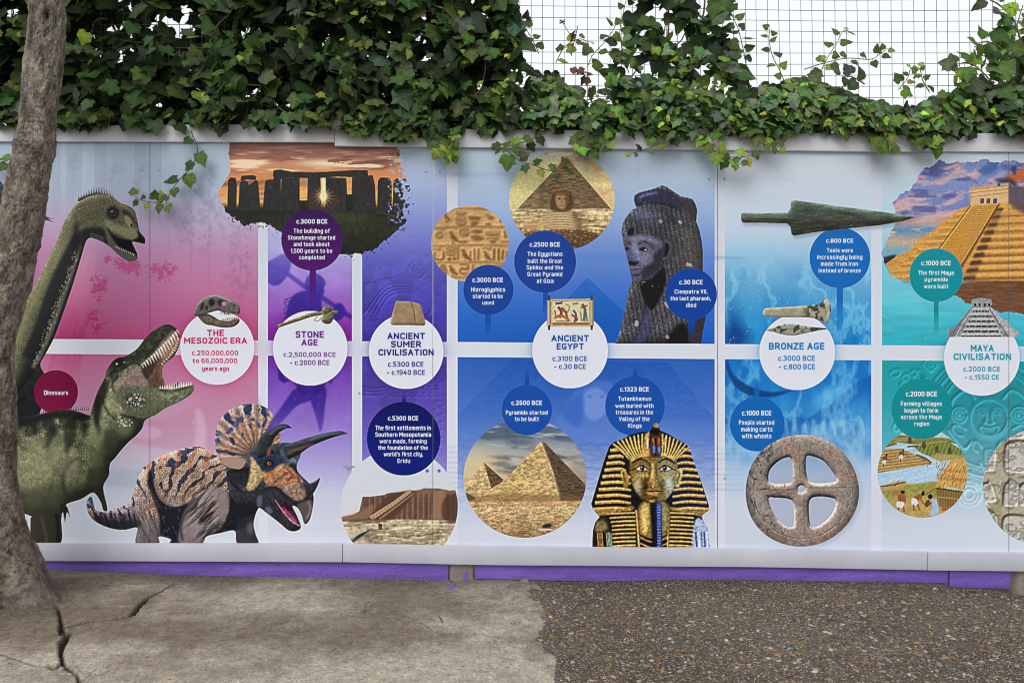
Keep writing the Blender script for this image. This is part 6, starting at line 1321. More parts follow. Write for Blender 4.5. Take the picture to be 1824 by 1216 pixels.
def stroke(kind, p, t, r):
    """ribbon of width t along p: vertices and quads"""
    cl = kind == 'c'
    p = np.array(p, float)
    if kind != 's': p = rounded(p, r, cl)
    k = np.ones(len(p), bool); k[1:] = np.hypot(*(p[1:] - p[:-1]).T) > 1e-4; p = p[k]
    if cl and np.hypot(*(p[0] - p[-1])) < 1e-4: p = p[:-1]
    if not cl:
        e0 = p[0] - p[1]; e1 = p[-1] - p[-2]; p[0] += e0 / np.hypot(*e0) * t * .42; p[-1] += e1 / np.hypot(*e1) * t * .42
    n = len(p); nx = np.roll(p, -1, 0) - p; pv = p - np.roll(p, 1, 0)
    if not cl: nx[-1] = pv[-1]; pv[0] = nx[0]
    nx /= np.hypot(*nx.T)[:, None]; pv /= np.hypot(*pv.T)[:, None]
    na = np.stack([-pv[:, 1], pv[:, 0]], 1); nb = np.stack([-nx[:, 1], nx[:, 0]], 1); m = na + nb; l = np.hypot(*m.T)[:, None]; m /= l
    sc = np.minimum(1 / np.clip((m * na).sum(1), .3, 1), 1.7)[:, None]; o = m * sc * t / 2
    v = np.vstack([p + o, p - o]); f = [(i, (i + 1) % n, n + (i + 1) % n, n + i) for i in range(n if cl else n - 1)]
    return v, np.array(f)
def lettering(key, lines, rgb, inkkey):
    host, _, pi = HOST[DK[key]]
    parts = []; dy = 0
    for txt, u0, u1, v0, v1, bold in lines:
        cap = v1 - v0; t = cap * (.215 if bold == B else .185 if bold == T else .160)
        x = 0; pos = []
        for ch in txt:
            if ch == ' ': x += .34; continue
            pos.append((x, ch)); x += GLY[ch][0] + (.34 if ch not in '.,' else .27)
        tot = x - .34 if txt[-1] not in '.,' else x - .27
        sx = (u1 - u0 - t) / tot
        for x0, ch in pos:
            for kd, pts in GLY[ch][1]:
                for k0 in (range(len(pts) - 1) if kd == 's' else [0]):
                  sg = pts[k0:k0 + 2] if kd == 's' else pts
                  pp = [(u0 + t / 2 + (x0 + a) * sx, v1 - t / 2 - b * (cap - t)) for a, b in sg]
                  v, f = stroke(kd, pp, t, cap * .36); dy = (dy + 1) % 7
                  vv = np.stack([X(v[:, 0]), np.full(len(v), -.0004 - dy * .00003), Z(v[:, 1])], 1)
                  a_, b_, c_ = vv[f[:, 0]], vv[f[:, 1]], vv[f[:, 2]]; fl = np.cross(b_ - a_, c_ - a_)[:, 1] > 0
                  f[fl] = f[fl][:, ::-1]; parts.append((vv, f))
    v_, f_ = join(parts)
    mesh_obj('lettering', local(v_, panels[pi]), f_, m_text(inkkey, rgb), host)
WHITE = (232, 238, 246)
B, T = .028, .012
TXT = {
 'mes': ((190, 16, 84), 'crimson', [('THE', 369, 399, 587, 598.5, B), ('MESOZOIC ERA', 328, 440, 601, 612, B), ('c.250,000,000', 342, 424, 624, 632.5, T), ('to 66,000,000', 343, 422.5, 638, 646.5, T), ('years ago', 360, 408, 652, 660.5, T)]),
 'stone': ((104, 10, 136), 'violet', [('STONE', 526.5, 577, 589.5, 601.5, B), ('AGE', 537, 566, 604, 615.5, B), ('c.2,500,000 BCE', 505, 598, 627, 635.5, T), ('- c.2000 BCE', 516.5, 587, 641, 650, T)]),
 'sum': ((18, 24, 116), 'navy', [('ANCIENT', 690, 757, 592.5, 604, B), ('SUMER', 696.5, 750, 607, 618.5, B), ('CIVILISATION', 674, 772.5, 621.5, 633, B), ('c.5300 BCE', 691, 754.5, 644, 653, T), ('- c.1940 BCE', 689, 757, 658.5, 667.5, T)]),
 'egy': ((16, 72, 158), 'royal_blue', [('ANCIENT', 982, 1049, 596.5, 608, B), ('EGYPT', 991.5, 1040, 611, 622.5, B), ('c.3100 BCE', 984, 1045.5, 634, 643, T), ('- c.30 BCE', 987, 1043.5, 648, 657, T)]),
 'brz': ((0, 118, 190), 'sky_blue', [('BRONZE AGE', 1369.5, 1468.5, 610, 622.5, B), ('c.3000 BCE', 1386, 1451.5, 633, 642.5, T), ('- c.800 BCE', 1387, 1452, 648, 657.5, T)]),
 'may': ((0, 150, 168), 'teal', [('MAYA', 1729, 1770, 614, 626, B), ('CIVILISATION', 1698.5, 1801, 629, 641, B), ('c.2000 BCE', 1716, 1781.5, 652.5, 661.5, T), ('- c.1550 CE', 1718, 1779.5, 667, 676, T)]),
 'dino': (WHITE, 'white', [('Dinosaurs', 78.5, 121.5, 695, 703, .008)]),
 'henge': (WHITE, 'white', [('c.3000 BCE', 528, 583, 390.5, 398.5, T), ('The building of', 523, 587.5, 407.5, 415, .006), ('Stonehenge started', 513, 597, 419.5, 427, .006), ('and took about', 523, 587, 431, 438.5, .006), ('1,500 years to be', 518, 592, 443, 450.5, .006), ('completed', 533, 578.5, 454.5, 462, .006)]),
 'sumer2': (WHITE, 'white', [('c.5300 BCE', 691, 745, 740.5, 748.5, T), ('The first settlements in', 668.5, 767.5, 757.5, 765.5, .006), ('Southern Mesopotamia', 668.5, 768, 769.5, 777.5, .006), ('were made, forming', 676, 760, 781.5, 789, .006), ('the foundation of the', 673.5, 762, 793, 800.5, .006), ("world's first city,", 683.5, 753.5, 804.5, 812, .006), ('Eridu', 708, 730.5, 816.5, 824, .006)]),
 'hiero': (WHITE, 'white', [('c.3000 BCE', 841.5, 896, 494.5, 502.5, T), ('Hieroglyphics', 839, 900, 511.5, 519.5, .006), ('started to be', 842, 895.5, 523.5, 531, .006), ('used', 859, 880, 535.5, 542.5, .006)]),
 'sphinx': (WHITE, 'white', [('c.2500 BCE', 943.5, 997.5, 431.5, 439.5, T), ('The Egyptians', 939.5, 1002, 448.5, 456, .006), ('built the Great', 940, 1001, 461, 468.5, .006), ('Sphinx and the', 938, 1003, 472.5, 480, .006), ('Great Pyramid', 939.5, 1001.5, 484.5, 492, .006), ('at Giza', 956, 986, 496.5, 504, .006)]),
 'cleo': (WHITE, 'white', [('c.30 BCE', 1210, 1251.5, 498.5, 506.5, T), ('Cleopatra VII,', 1201.5, 1260, 515.5, 523, .006), ('the last pharaoh,', 1194, 1266, 527.5, 535, .006), ('died', 1222, 1240, 539.5, 547, .006)]),
 'iron': (WHITE, 'white', [('c.800 BCE', 1471.5, 1520, 425, 432.5, T), ('Tools were', 1472.5, 1519, 442, 449.5, .006), ('increasingly being', 1455.5, 1536, 454, 461.5, .006), ('made from iron', 1462, 1528, 466, 473.5, .006), ('instead of bronze', 1458, 1533, 478, 485.5, .006)]),
 'maya2': (WHITE, 'white', [('c.1000 BCE', 1641, 1693.5, 464.5, 472.5, T), ('The first Maya', 1635.5, 1698.5, 482, 489.5, .006), ('pyramids', 1647, 1688, 494, 501, .006), ('were built', 1646, 1689, 506, 513.5, .006)]),
 'pyr': (WHITE, 'white', [('c.2600 BCE', 911, 965.5, 713, 721, T), ('Pyramids started', 901, 975.5, 730.5, 738, .006), ('to be built', 917, 960, 742, 749.5, .006)]),
 'tomb': (WHITE, 'white', [('c.1323 BCE', 1104.5, 1156, 689, 697, T), ('Tutankhamun', 1101, 1160, 706, 713.5, .006), ('was buried with', 1096, 1164, 718.5, 726, .006), ('treasures in the', 1096.5, 1163.5, 730, 737.5, .006), ('Valley of the', 1102.5, 1157, 742, 749.5, .006), ('Kings', 1118.5, 1143, 754, 761.5, .006)]),
 'cart': (WHITE, 'white', [('c.1000 BCE', 1321.5, 1374, 731, 739.5, T), ('People started', 1316, 1379, 748, 756, .006), ('making carts', 1320, 1376, 760, 768, .006), ('with wheels', 1321.5, 1374, 772, 780, .006)]),
 'farm': (WHITE, 'white', [('c.2000 BCE', 1613.5, 1669, 697, 705.5, T), ('Farming villages', 1604.5, 1677.5, 714.5, 722.5, .006), ('began to form', 1611, 1671, 726.5, 734.5, .006), ('across the Maya', 1604.5, 1677, 738.5, 746, .006), ('region', 1628, 1655, 750.5, 758, .006)]),
}
for k_, (rgb, ik, lines) in TXT.items(): lettering(k_, lines, rgb, ik)
# ------------------------------------------------------------------ trims, kick boards, posts
def board(name, label, cat, u0, u1, vt, vb, y0, y1, m, group, nseg=24, wob=.0, seed=0, sub=True):
    """long thin board: front face at y0, sloping edges given at both ends, slightly wavy"""
    rs = np.random.RandomState(seed); us = np.linspace(u0, u1, nseg + 1)
    ft = np.interp(us, [p[0] for p in vt], [p[1] for p in vt]); fb_ = np.interp(us, [p[0] for p in vb], [p[1] for p in vb])
    wy = np.interp(us, np.linspace(u0, u1, 6), rs.randn(6) * wob)
    v = []
    for i, u in enumerate(us):
        v += [(X(u), y0 + wy[i], Z(fb_[i])), (X(u), y0 + wy[i], Z(ft[i])), (X(u), y1, Z(ft[i])), (X(u), y1, Z(fb_[i]))]
    f = []
    for i in range(nseg):
        a, b = i * 4, i * 4 + 4
        for q in range(4):
            q2 = (q + 1) % 4; f.append((a + q, a + q2, b + q2, b + q))
    f += [(3, 2, 1, 0), (nseg * 4, nseg * 4 + 1, nseg * 4 + 2, nseg * 4 + 3)]
    f = np.array(f)[:, ::-1]
    base = np.array([X((u0 + u1) / 2), 0, Z(fb_[nseg // 2])])
    o = mesh_obj(name, np.array(v) - base, f, m); o.location = base; bevel(o, .0015, 2)
    return tag(o, label, cat, group)
TG, BG, PG = 'white strips along the top of the mural', 'white strips along the foot of the mural', 'purple boards under the mural'
board('trim_strip', 'white top strip behind the tree trunk, left of the raised joint', 'trim strip', -420, 597, [(-420, 227), (0, 226), (597, 222.5)], [(-420, 252), (0, 253.5), (597, 255)], -.014, -.0008, M_TRIM, TG, seed=1, wob=.0008)
board('trim_strip', 'long white top strip above the sphinx picture and dark bust', 'trim strip', 597.8, 1620, [(597, 229), (1350, 238), (1620, 240)], [(597, 262), (900, 265), (1360, 270), (1620, 272.5)], -.018, -.0008, M_TRIM, TG, seed=2, wob=.0012)
board('trim_strip', 'white top strip above the step pyramid picture', 'trim strip', 1620.8, 2060, [(1620, 238.5), (1824, 239), (2060, 241)], [(1620, 271), (1824, 272), (2060, 274)], -.014, -.0008, M_TRIM, TG, seed=3, wob=.0008)
board('trim_strip', 'speckled white foot strip under the dinosaurs', 'trim strip', -420, 611, [(-420, 965), (0, 965.5), (611, 966.5)], [(-420, 996), (60, 997), (611, 999)], -.014, -.0008, M_TRIM2, BG, seed=4, wob=.0006)
board('trim_strip', 'long speckled white foot strip under the golden mask', 'trim strip', 612, 1649, [(611, 966.7), (880, 971), (1360, 975.5), (1649, 981)], [(611, 999), (880, 1004.5), (1360, 1008), (1649, 1013.5)], -.014, -.0008, M_TRIM2, BG, seed=5, wob=.0006)
board('trim_strip', 'speckled white foot strip right of the clay wheel', 'trim strip', 1650, 2060, [(1650, 981.4), (1824, 983), (2060, 986)], [(1650, 1013.7), (1824, 1015.5), (2060, 1018)], -.014, -.0008, M_TRIM2, BG, seed=6, wob=.0006)
board('kick_board', 'scuffed purple board running from the tree to the concrete post', 'board', -420, 798, [(-420, 985), (798, 990)], [(-420, 1014), (60, 1021), (440, 1029), (798, 1037)], .011, .03, M_PURPLE, PG, seed=7, wob=.001)
board('kick_board', 'long purple board under the pyramids and clay wheel', 'board', 846, 1692, [(846, 990), (1692, 1000)], [(846, 1032), (950, 1034), (1060, 1037), (1200, 1033), (1344, 1034), (1560, 1037), (1692, 1039.5)], .011, .03, M_PURPLE, PG, nseg=60, seed=8, wob=.001)
board('kick_board', 'short purple board hanging lower near the right end', 'board', 1694, 1802, [(1694, 1000), (1802, 1001)], [(1694, 1046.5), (1802, 1049)], .008, .03, M_PURPLE, PG, seed=9, nseg=6)
def post(u0, u1, vb, label):
    x0, x1 = X(u0), X(u1); zb = Z(vb) - .05; z1 = Z(330)
    n = 60; v = []
    w = (x1 - x0) / 2; cx = (x0 + x1) / 2; q = .010
    ring = [(-w + q, .012), (w - q, .012), (w, .012 + q), (w, .11), (-w, .11), (-w, .012 + q)]
    rs = np.random.RandomState(int(u0))
    for i in range(n + 1):
        z = zb + (z1 - zb) * i / n
        for a, y in ring: v.append((a + rs.randn() * .0008, y + rs.randn() * .0012, z - zb))
    f = [(i * 6 + k, i * 6 + (k + 1) % 6, (i + 1) * 6 + (k + 1) % 6, (i + 1) * 6 + k) for i in range(n) for k in range(6)]
    o = mesh_obj('concrete_post', v, f, M_CONC); o.location = (cx, 0, zb)
    return tag(o, label, 'post', 'concrete fence posts')
p1 = post(799.5, 844, 1036, 'grey concrete post with purple paint drips between two purple boards')
post(1813, 1858, 1058, 'grey concrete post at the right end of the purple boards')
# purple paint on the post
def blob(name, pts, y, parent=None, base=None):
    p = np.array(pts, float); c = p.mean(0); p2 = cr(p, True, 3)
    n = len(p2); v = np.vstack([[(X(c[0]), y - .0010, Z(c[1]))], np.stack([X(p2[:, 0]), np.full(n, y - .0002), Z(p2[:, 1])], 1)])
    f = [(0, 1 + (i + 1) % n, 1 + i) for i in range(n)]
    v = v - np.array(base)
    return mesh_obj(name, v, f, M_PURPLE, parent)
blob('paint_drip', [(828, 1020), (833, 1017), (835, 1024), (832, 1032), (824, 1034), (826, 1027)], .0095, p1, p1.location)

# ------------------------------------------------------------------ ground
GW = [(-500, 1008), (0, 1018), (440, 1028), (800, 1035), (1000, 1036), (1200, 1036.5), (1344, 1037), (1600, 1041), (1690, 1044), (1760, 1052), (1824, 1058), (2100, 1064)]
def gz(x, y):
    """height of the paving"""
    u = x / S + 912
    w = np.interp(u, [p[0] for p in GW], [Z(p[1]) for p in GW])
    l = Z(1034 + .0165 * (u - 912))
    k = np.clip(-y / .35, 0, 1); k = k * k * (3 - 2 * k)
    return w * (1 - k) + l * k
def to_ground(u, v):
    x, y = X(u), 0.
    for _ in range(12):
        z = float(gz(np.array(x), np.array(y)))
        t = (ZC - z) / ((v - 608) * S)
        y = D * t - D; x = (u - 912) * S * t
    return x, y
def pl(pts): return np.array([to_ground(*p) for p in pts])
EDGE = pl([(957, 1034), (948, 1046), (952, 1062), (975, 1084), (980, 1108), (970, 1125), (968, 1140), (985, 1165), (990, 1190), (982, 1216), (986, 1250)])
def edge_x(y): 
    o = np.argsort(EDGE[:, 1]); return np.interp(y, EDGE[o, 1], EDGE[o, 0]) + .03 * (fbm(y * 100, y * 0, 5, 5, 401) - .5) * 2
def dist_poly(x, y, pts, wid):
    """min over segments of distance / local half width"""
    best = np.full(x.shape, 9., np.float32)
    for i in range(len(pts) - 1):
        a, b = pts[i], pts[i + 1]; d = b - a; l2 = (d ** 2).sum() + 1e-9
        t = np.clip(((x - a[0]) * d[0] + (y - a[1]) * d[1]) / l2, 0, 1)
        dd = np.hypot(x - a[0] - t * d[0], y - a[1] - t * d[1]) / (wid[i] * (1 - t) + wid[i + 1] * t)
        best = np.minimum(best, dd)
    return best
CR = [([(98, 1082), (106, 1096), (109, 1112), (112, 1128), (124, 1126), (112, 1142), (108, 1162), (112, 1180), (122, 1190), (138, 1202), (142, 1216), (146, 1240)], [5, 6, 9, 14, 10, 15, 8, 7, 8, 6, 7, 7]),
      ([(116, 1118), (140, 1112), (165, 1107), (195, 1103), (215, 1102), (236, 1096), (248, 1080), (262, 1066), (285, 1055), (302, 1044), (312, 1038)], [12, 12, 13, 12, 11, 11, 12, 10, 7, 5, 3]),
      ([(108, 1180), (98, 1190), (84, 1184), (62, 1184), (44, 1178), (22, 1170), (0, 1164), (-20, 1160)], [8, 9, 7, 7, 5, 4, 3.4, 3]),
      ([(92, 1030), (104, 1025), (108, 1024)], [1.6, 1.6, 1]), ([(150, 1210), (166, 1196), (180, 1180)], [1, 1.4, .8]), ([(282, 1146), (294, 1140)], [1.2, 1]), ([(650, 1088), (662, 1062), (672, 1036)], [.8, 1.1, .9])]
CRW = [(pl(p), np.array(w) * S * .40) for p, w in CR]
def cracks(x, y):
    jx = x + .010 * (fbm(x * 90, y * 90, 1, 4, 411) - .5); jy = y + .014 * (fbm(x * 90 + 40, y * 90, 1, 4, 412) - .5)
    best = np.full(x.shape, 9., np.float32)
    for p, w in CRW: best = np.minimum(best, dist_poly(jx, jy, p, w))
    return best
def m_ground(name, agg):
    m, nt, p = mat(name, .9, .25)
    c = vcol(nt)
    if not agg:
        c = mixc(nt, c, ramp(nt, noise(nt, 26, 6, .7), [(.3, (.55, .53, .51)), (.72, (1.3, 1.27, 1.22))]), .85, 'MULTIPLY')
        c = mixc(nt, c, ramp(nt, noise(nt, 75, 5, .8), [(.32, (.55, .54, .52)), (.5, (1, 1, 1)), (.7, (1.35, 1.32, 1.27))]), .9, 'MULTIPLY')
        c = mixc(nt, c, ramp(nt, noise(nt, 260, 3, .6), [(.3, (.42, .41, .39)), (.5, (1, 1, 1)), (.7, (1.6, 1.56, 1.5))]), .85, 'MULTIPLY')
        c = mixc(nt, c, (.035, .03, .026, 1), ramp(nt, noise(nt, 110, 2, .5), [(.66, (0, 0, 0)), (.70, (.85, .85, .85))]))
        c = mixc(nt, c, (.55, .52, .46, 1), ramp(nt, noise(nt, 190, 1, .4), [(.71, (0, 0, 0)), (.75, (.8, .8, .8))]))
        h = noise(nt, 150, 6, .75); bump(nt, p, h, .55, .006)
    else:
        tc = nd(nt, 'ShaderNodeTexCoord')
        hs = []
        for sc, lo in ((100, .55), (165, .42), (280, .3)):
            mp = nd(nt, 'ShaderNodeMapping'); mp.inputs['Scale'].default_value = (.8, 1.1, 1); mp.inputs['Rotation'].default_value = (0, 0, .6); mp.inputs['Location'].default_value = (sc * .1, 0, 0)
            v_ = nd(nt, 'ShaderNodeTexVoronoi'); v_.inputs['Scale'].default_value = sc; v_.voronoi_dimensions = '2D'
            nt.links.new(tc.outputs['Object'], mp.inputs[0]); nt.links.new(mp.outputs[0], v_.inputs['Vector'])
            sp = nd(nt, 'ShaderNodeSeparateColor'); nt.links.new(v_.outputs['Color'], sp.inputs[0])
            stone = ramp(nt, sp.outputs[0], [(0, (.03, .03, .034)), (.3, (.07, .06, .052)), (.5, (.14, .105, .065)), (.66, (.18, .12, .05)), (.70, (.30, .27, .23)), (.78, (.46, .28, .09)), (.85, (.28, .11, .045)), (.90, (.68, .63, .54))])
            rnd = nd(nt, 'ShaderNodeMath', operation='LESS_THAN'); nt.links.new(v_.outputs['Distance'], rnd.inputs[0]); rnd.inputs[1].default_value = .40 if sc < 110 else .42
            keep = nd(nt, 'ShaderNodeMath', operation='GREATER_THAN'); nt.links.new(sp.outputs[1], keep.inputs[0]); keep.inputs[1].default_value = lo
            mm = nd(nt, 'ShaderNodeMath', operation='MULTIPLY'); nt.links.new(rnd.outputs[0], mm.inputs[0]); nt.links.new(keep.outputs[0], mm.inputs[1])
            c = mixc(nt, c, stone, mm.outputs[0]); hs.append((mm.outputs[0], v_.outputs['Distance']))
        c = mixc(nt, c, ramp(nt, noise(nt, 300, 3, .7), [(.3, (.5, .5, .5)), (.7, (1.3, 1.3, 1.3))]), .7, 'MULTIPLY')
        h = None
        for k_, dd in hs:
            iv = nd(nt, 'ShaderNodeMath', operation='SUBTRACT'); iv.inputs[0].default_value = .6; nt.links.new(dd, iv.inputs[1])
            mu = nd(nt, 'ShaderNodeMath', operation='MULTIPLY'); nt.links.new(k_, mu.inputs[0]); nt.links.new(iv.outputs[0], mu.inputs[1])
            if h is None: h = mu.outputs[0]
            else:
                ad = nd(nt, 'ShaderNodeMath', operation='ADD'); nt.links.new(h, ad.inputs[0]); nt.links.new(mu.outputs[0], ad.inputs[1]); h = ad.outputs[0]
        ad = nd(nt, 'ShaderNodeMath', operation='ADD'); nt.links.new(h, ad.inputs[0]); nt.links.new(noise(nt, 400, 4, .7), ad.inputs[1])
        bump(nt, p, ad.outputs[0], .7, .006)
        p.inputs['Roughness'].default_value = .72
    nt.links.new(c, p.inputs['Base Color'])
    return m
def grid(xs, ys):
    XX, YY = np.meshgrid(xs, ys); n, k = len(xs), len(ys)
    i = np.arange(k - 1)[:, None] * n + np.arange(n - 1)[None, :]
    return XX, YY, np.stack([i, i + 1, i + n + 1, i + n], -1).reshape(-1, 4)
STAIN = np.array([(.215, .182, .142), (.45, .412, .345)], np.float32)
# concrete
xs = np.concatenate([np.arange(-3.4, -2.2, .02), np.arange(-2.2, .40, .004)]); ys = np.concatenate([np.arange(-2.2, -1.05, .03), np.arange(-1.05, .09, .0034)])
XX, YY, F = grid(xs, ys)
zz = gz(XX, YY) + .010 * (fbm(XX * 100, YY * 100, 60, 4, 421) - .5) + .0035 * (fbm(XX * 100, YY * 100, 6, 4, 422) - .5)
zz += .035 * np.exp(-((XX - X(-10) * .88) / .33) ** 2 - ((YY + .30) / .30) ** 2)          # root heave by the trunk
ck = cracks(XX, YY); cd = np.clip(1.15 - ck, 0, 1)
zz -= .022 * np.minimum(cd * 1.6, 1); zz += .004 * np.clip(1.8 - ck, 0, .8) * (ck > 1) * (fbm(XX * 100, YY * 100, 4, 3, 423) - .3)
st = fbm(XX * 100, YY * 100, (46, 30), 4, 425); st2 = fbm(XX * 100, YY * 100, 12, 4, 426)
t = np.clip((st - .33) * 2.8 + (st2 - .5) * 1.2, 0, 1)[..., None]
cc = STAIN[0] * (1 - t) + STAIN[1] * t
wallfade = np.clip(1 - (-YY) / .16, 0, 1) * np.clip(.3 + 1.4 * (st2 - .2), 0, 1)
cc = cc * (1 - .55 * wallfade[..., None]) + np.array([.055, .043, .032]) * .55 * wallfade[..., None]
cc = cc * (1 - np.minimum(cd * 1.8, 1)[..., None]) + np.array([.030, .022, .017]) * np.minimum(cd * 1.8, 1)[..., None]
br_ = .5 + .5 * np.sin((XX * .86 - YY * .5) * 420 + 3 * st2); cc *= (1 - .10 * br_ * np.exp(-((YY + .1) / .2) ** 2))[..., None]      # brushed finish
for (u, v, r) in [(806, 1045, 6), (850, 1030, 5), (760, 1032, 4), (120, 1022, 3), (420, 1053, 1.4), (404, 1053, 1.2), (833, 1041, 3)]:        # purple paint splashes
    px, py = to_ground(u, v); d = np.hypot((XX - px) / (r * S), (YY - py) / (r * S * (2.6 if r == 6 else 1.8))) + .6 * (fbm(XX * 100, YY * 100, 1.2, 3, 427) - .5)
    k = np.clip((1.1 - d) * 5, 0, 1)[..., None]; cc = cc * (1 - k) + np.array(L255(128, 96, 200)[:3]) * k
keep = XX < edge_x(YY)
ex = np.clip(1 - (edge_x(YY) - XX) / .05, 0, 1); zz -= .007 * ex ** 3; em = np.clip(1 - (edge_x(YY) - XX) / .34, 0, 1) * np.clip((fbm(XX * 100, YY * 100, 7, 4, 436) - .42) * 4, 0, 1); cc = cc * (1 - .55 * em[..., None]) + np.array([.125, .108, .086]) * .55 * em[..., None]
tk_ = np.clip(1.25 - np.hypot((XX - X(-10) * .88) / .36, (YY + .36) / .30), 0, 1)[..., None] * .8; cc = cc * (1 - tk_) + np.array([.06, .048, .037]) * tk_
kf = keep.ravel()[F].any(1)
def compact(v, f, c):
    used = np.unique(f); mp_ = np.zeros(len(v), np.int32); mp_[used] = np.arange(len(used)); return v[used], mp_[f], c[used]
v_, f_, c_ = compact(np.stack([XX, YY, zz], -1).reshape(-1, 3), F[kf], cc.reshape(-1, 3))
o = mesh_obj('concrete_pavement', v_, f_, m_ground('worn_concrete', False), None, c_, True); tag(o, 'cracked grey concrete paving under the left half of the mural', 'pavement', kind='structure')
# exposed aggregate
xs = np.arange(-.02, 3.4, .006); XX, YY, F = grid(xs, ys)
zz = gz(XX, YY) - .006 + .014 * (fbm(XX * 100, YY * 100, 50, 4, 431) - .5) + .004 * (fbm(XX * 100, YY * 100, 3, 4, 432) - .5)
w = worley(XX * 100, YY * 100, 1.6, 433); zz += .004 * np.clip(.5 - w[0], 0, 1)
st = fbm(XX * 100, YY * 100, (40, 30), 4, 434); t = np.clip((st - .3) * 2.2, 0, 1)[..., None]
nearc = np.clip(1 - (XX - edge_x(YY)) / .22, 0, 1)[..., None] * np.clip((fbm(XX * 100, YY * 100, 9, 4, 435)[..., None] - .35) * 3, 0, 1)
cc = np.array([.072, .059, .045]) * (1 - t) + np.array([.165, .138, .104]) * t; cc = cc * (1 - .75 * nearc) + np.array([.22, .195, .16]) * .75 * nearc
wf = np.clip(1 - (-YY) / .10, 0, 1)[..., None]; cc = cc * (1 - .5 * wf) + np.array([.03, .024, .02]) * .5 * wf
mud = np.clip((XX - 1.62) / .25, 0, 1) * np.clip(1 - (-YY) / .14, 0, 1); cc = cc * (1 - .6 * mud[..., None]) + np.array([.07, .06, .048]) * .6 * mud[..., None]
kf = (XX > edge_x(YY) - .03).ravel()[F].all(1)
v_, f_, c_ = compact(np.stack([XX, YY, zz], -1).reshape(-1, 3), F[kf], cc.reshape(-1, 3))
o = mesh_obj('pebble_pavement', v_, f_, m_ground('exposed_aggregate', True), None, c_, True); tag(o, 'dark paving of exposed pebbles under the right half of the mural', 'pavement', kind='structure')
# everything farther off: one sheet to the horizon, a little lower
xs = np.linspace(-150, 150, 61); ys2 = np.linspace(-150, 150, 61); XX, YY, F = grid(xs, ys2)
zz = np.where(np.hypot(XX, YY) < 8, -.22, -.16 + 0 * XX); cc = np.full(XX.shape + (3,), .14, np.float32) * np.array([1, .93, .82], np.float32)
o = mesh_obj('ground', np.stack([XX, YY, zz], -1).reshape(-1, 3), F, m_ground('far_ground', False), None, cc.reshape(-1, 3), True); tag(o, 'grey ground around the paving', 'ground', kind='structure')
# loose pebbles
rs = np.random.RandomState(12)
ico = bmesh.new(); bmesh.ops.create_icosphere(ico, subdivisions=2, radius=1); iv = np.array([v.co[:] for v in ico.verts]); iff = np.array([[v.index for v in f.verts] for f in ico.faces]); ico.free()
PC = np.array([(.40, .38, .34), (.30, .25, .18), (.34, .20, .07), (.20, .09, .04), (.08, .08, .085), (.14, .12, .10), (.46, .45, .42), (.24, .22, .20)])
vs_, fs_, cs_, n = [], [], [], 0
for i in range(5200):
    y = -1.2 * rs.rand() ** .8; x = rs.uniform(-.05, 2.9)
    if x < float(edge_x(np.array([y]))[0]) + .01 - .16 * (rs.rand() < .3) * rs.rand() ** 2: continue
    r = .0022 + .0052 * rs.rand() ** 2.4
    sc = np.array([r * (1 + .8 * rs.rand()), r * (.7 + .4 * rs.rand()), r * (.45 + .25 * rs.rand())]); a = rs.rand() * 6.3
    p = iv * sc * (1 + .12 * rs.randn(len(iv), 1)); c_, s_ = math.cos(a), math.sin(a)
    p = np.stack([p[:, 0] * c_ - p[:, 1] * s_, p[:, 0] * s_ + p[:, 1] * c_, p[:, 2]], 1)
    p += np.array([x, y, float(gz(np.array(x), np.array(y))) - .006 + .014 * (float(fbm(np.array([x * 100]), np.array([y * 100]), 50, 4, 431)[0]) - .5) + sc[2] * .3])
    vs_.append(p); fs_.append(iff + n); n += len(p)
    cs_.append(np.repeat([PC[rs.choice(8, p=[.2, .16, .1, .08, .16, .16, .04, .1])] * (.7 + .5 * rs.rand())], len(p), 0))
mp_, nt, p_ = mat('pebble_stone', .6, .35); nt.links.new(mixc(nt, vcol(nt), ramp(nt, noise(nt, 400, 3), [(.3, (.7, .7, .7)), (.7, (1.2, 1.2, 1.2))]), .8, 'MULTIPLY'), p_.inputs['Base Color'])
o = mesh_obj('pebbles', np.vstack(vs_), np.vstack(fs_), mp_, None, np.vstack(cs_), True); tag(o, 'loose and half sunk pebbles in the dark paving', 'pebbles', kind='stuff')
# small broken lumps along the foot of the wall
M_LUMP = m_plain('broken_concrete', (.13, .11, .09), (.26, .23, .19), 60, .9, bumpy=.5, bscale=200)
for q, (u, v, r, lb) in enumerate([(934, 1028, 11, 'brown lump of broken concrete against the long purple board'), (955, 1040, 9, 'pale crumbled concrete lump at the edge of the pebble paving')]):
    x, y = to_ground(u, v + 8); p = iv * np.array([r * S, r * S * .6, r * S * .75]) * (1 + .25 * rs.randn(len(iv), 1) * .6); p[:, 2] = np.maximum(p[:, 2], -.002)
    o = mesh_obj('concrete_lump', p, iff, M_LUMP); o.location = (x, min(y, -.014), float(gz(np.array(x), np.array(y)))); tag(o, lb, 'rubble lump', 'broken concrete lumps by the wall')
vs_, fs_, n = [], [], 0
for i in range(420):
    u = rs.uniform(60, 1800); x, y0_ = X(u), 0.; y = -.004 - .05 * rs.rand() ** 2.2; r = .0015 + .004 * rs.rand() ** 2.5
    p = iv * r * np.array([1, .8, .6]) * (1 + .25 * rs.randn(len(iv), 1)) + np.array([x, y, float(gz(np.array(x), np.array(y))) + r * .2]); vs_.append(p); fs_.append(iff + n); n += len(p)
o = mesh_obj('grit', np.vstack(vs_), np.vstack(fs_), M_LUMP); tag(o, 'crumbs of grit and mortar gathered along the foot of the purple boards', 'grit', kind='stuff')
x, y = to_ground(785, 1105); x2, y2 = to_ground(789, 1110)
M_TWIG = m_plain('twig_bark', (.035, .028, .022), (.06, .05, .04), 90, .8)
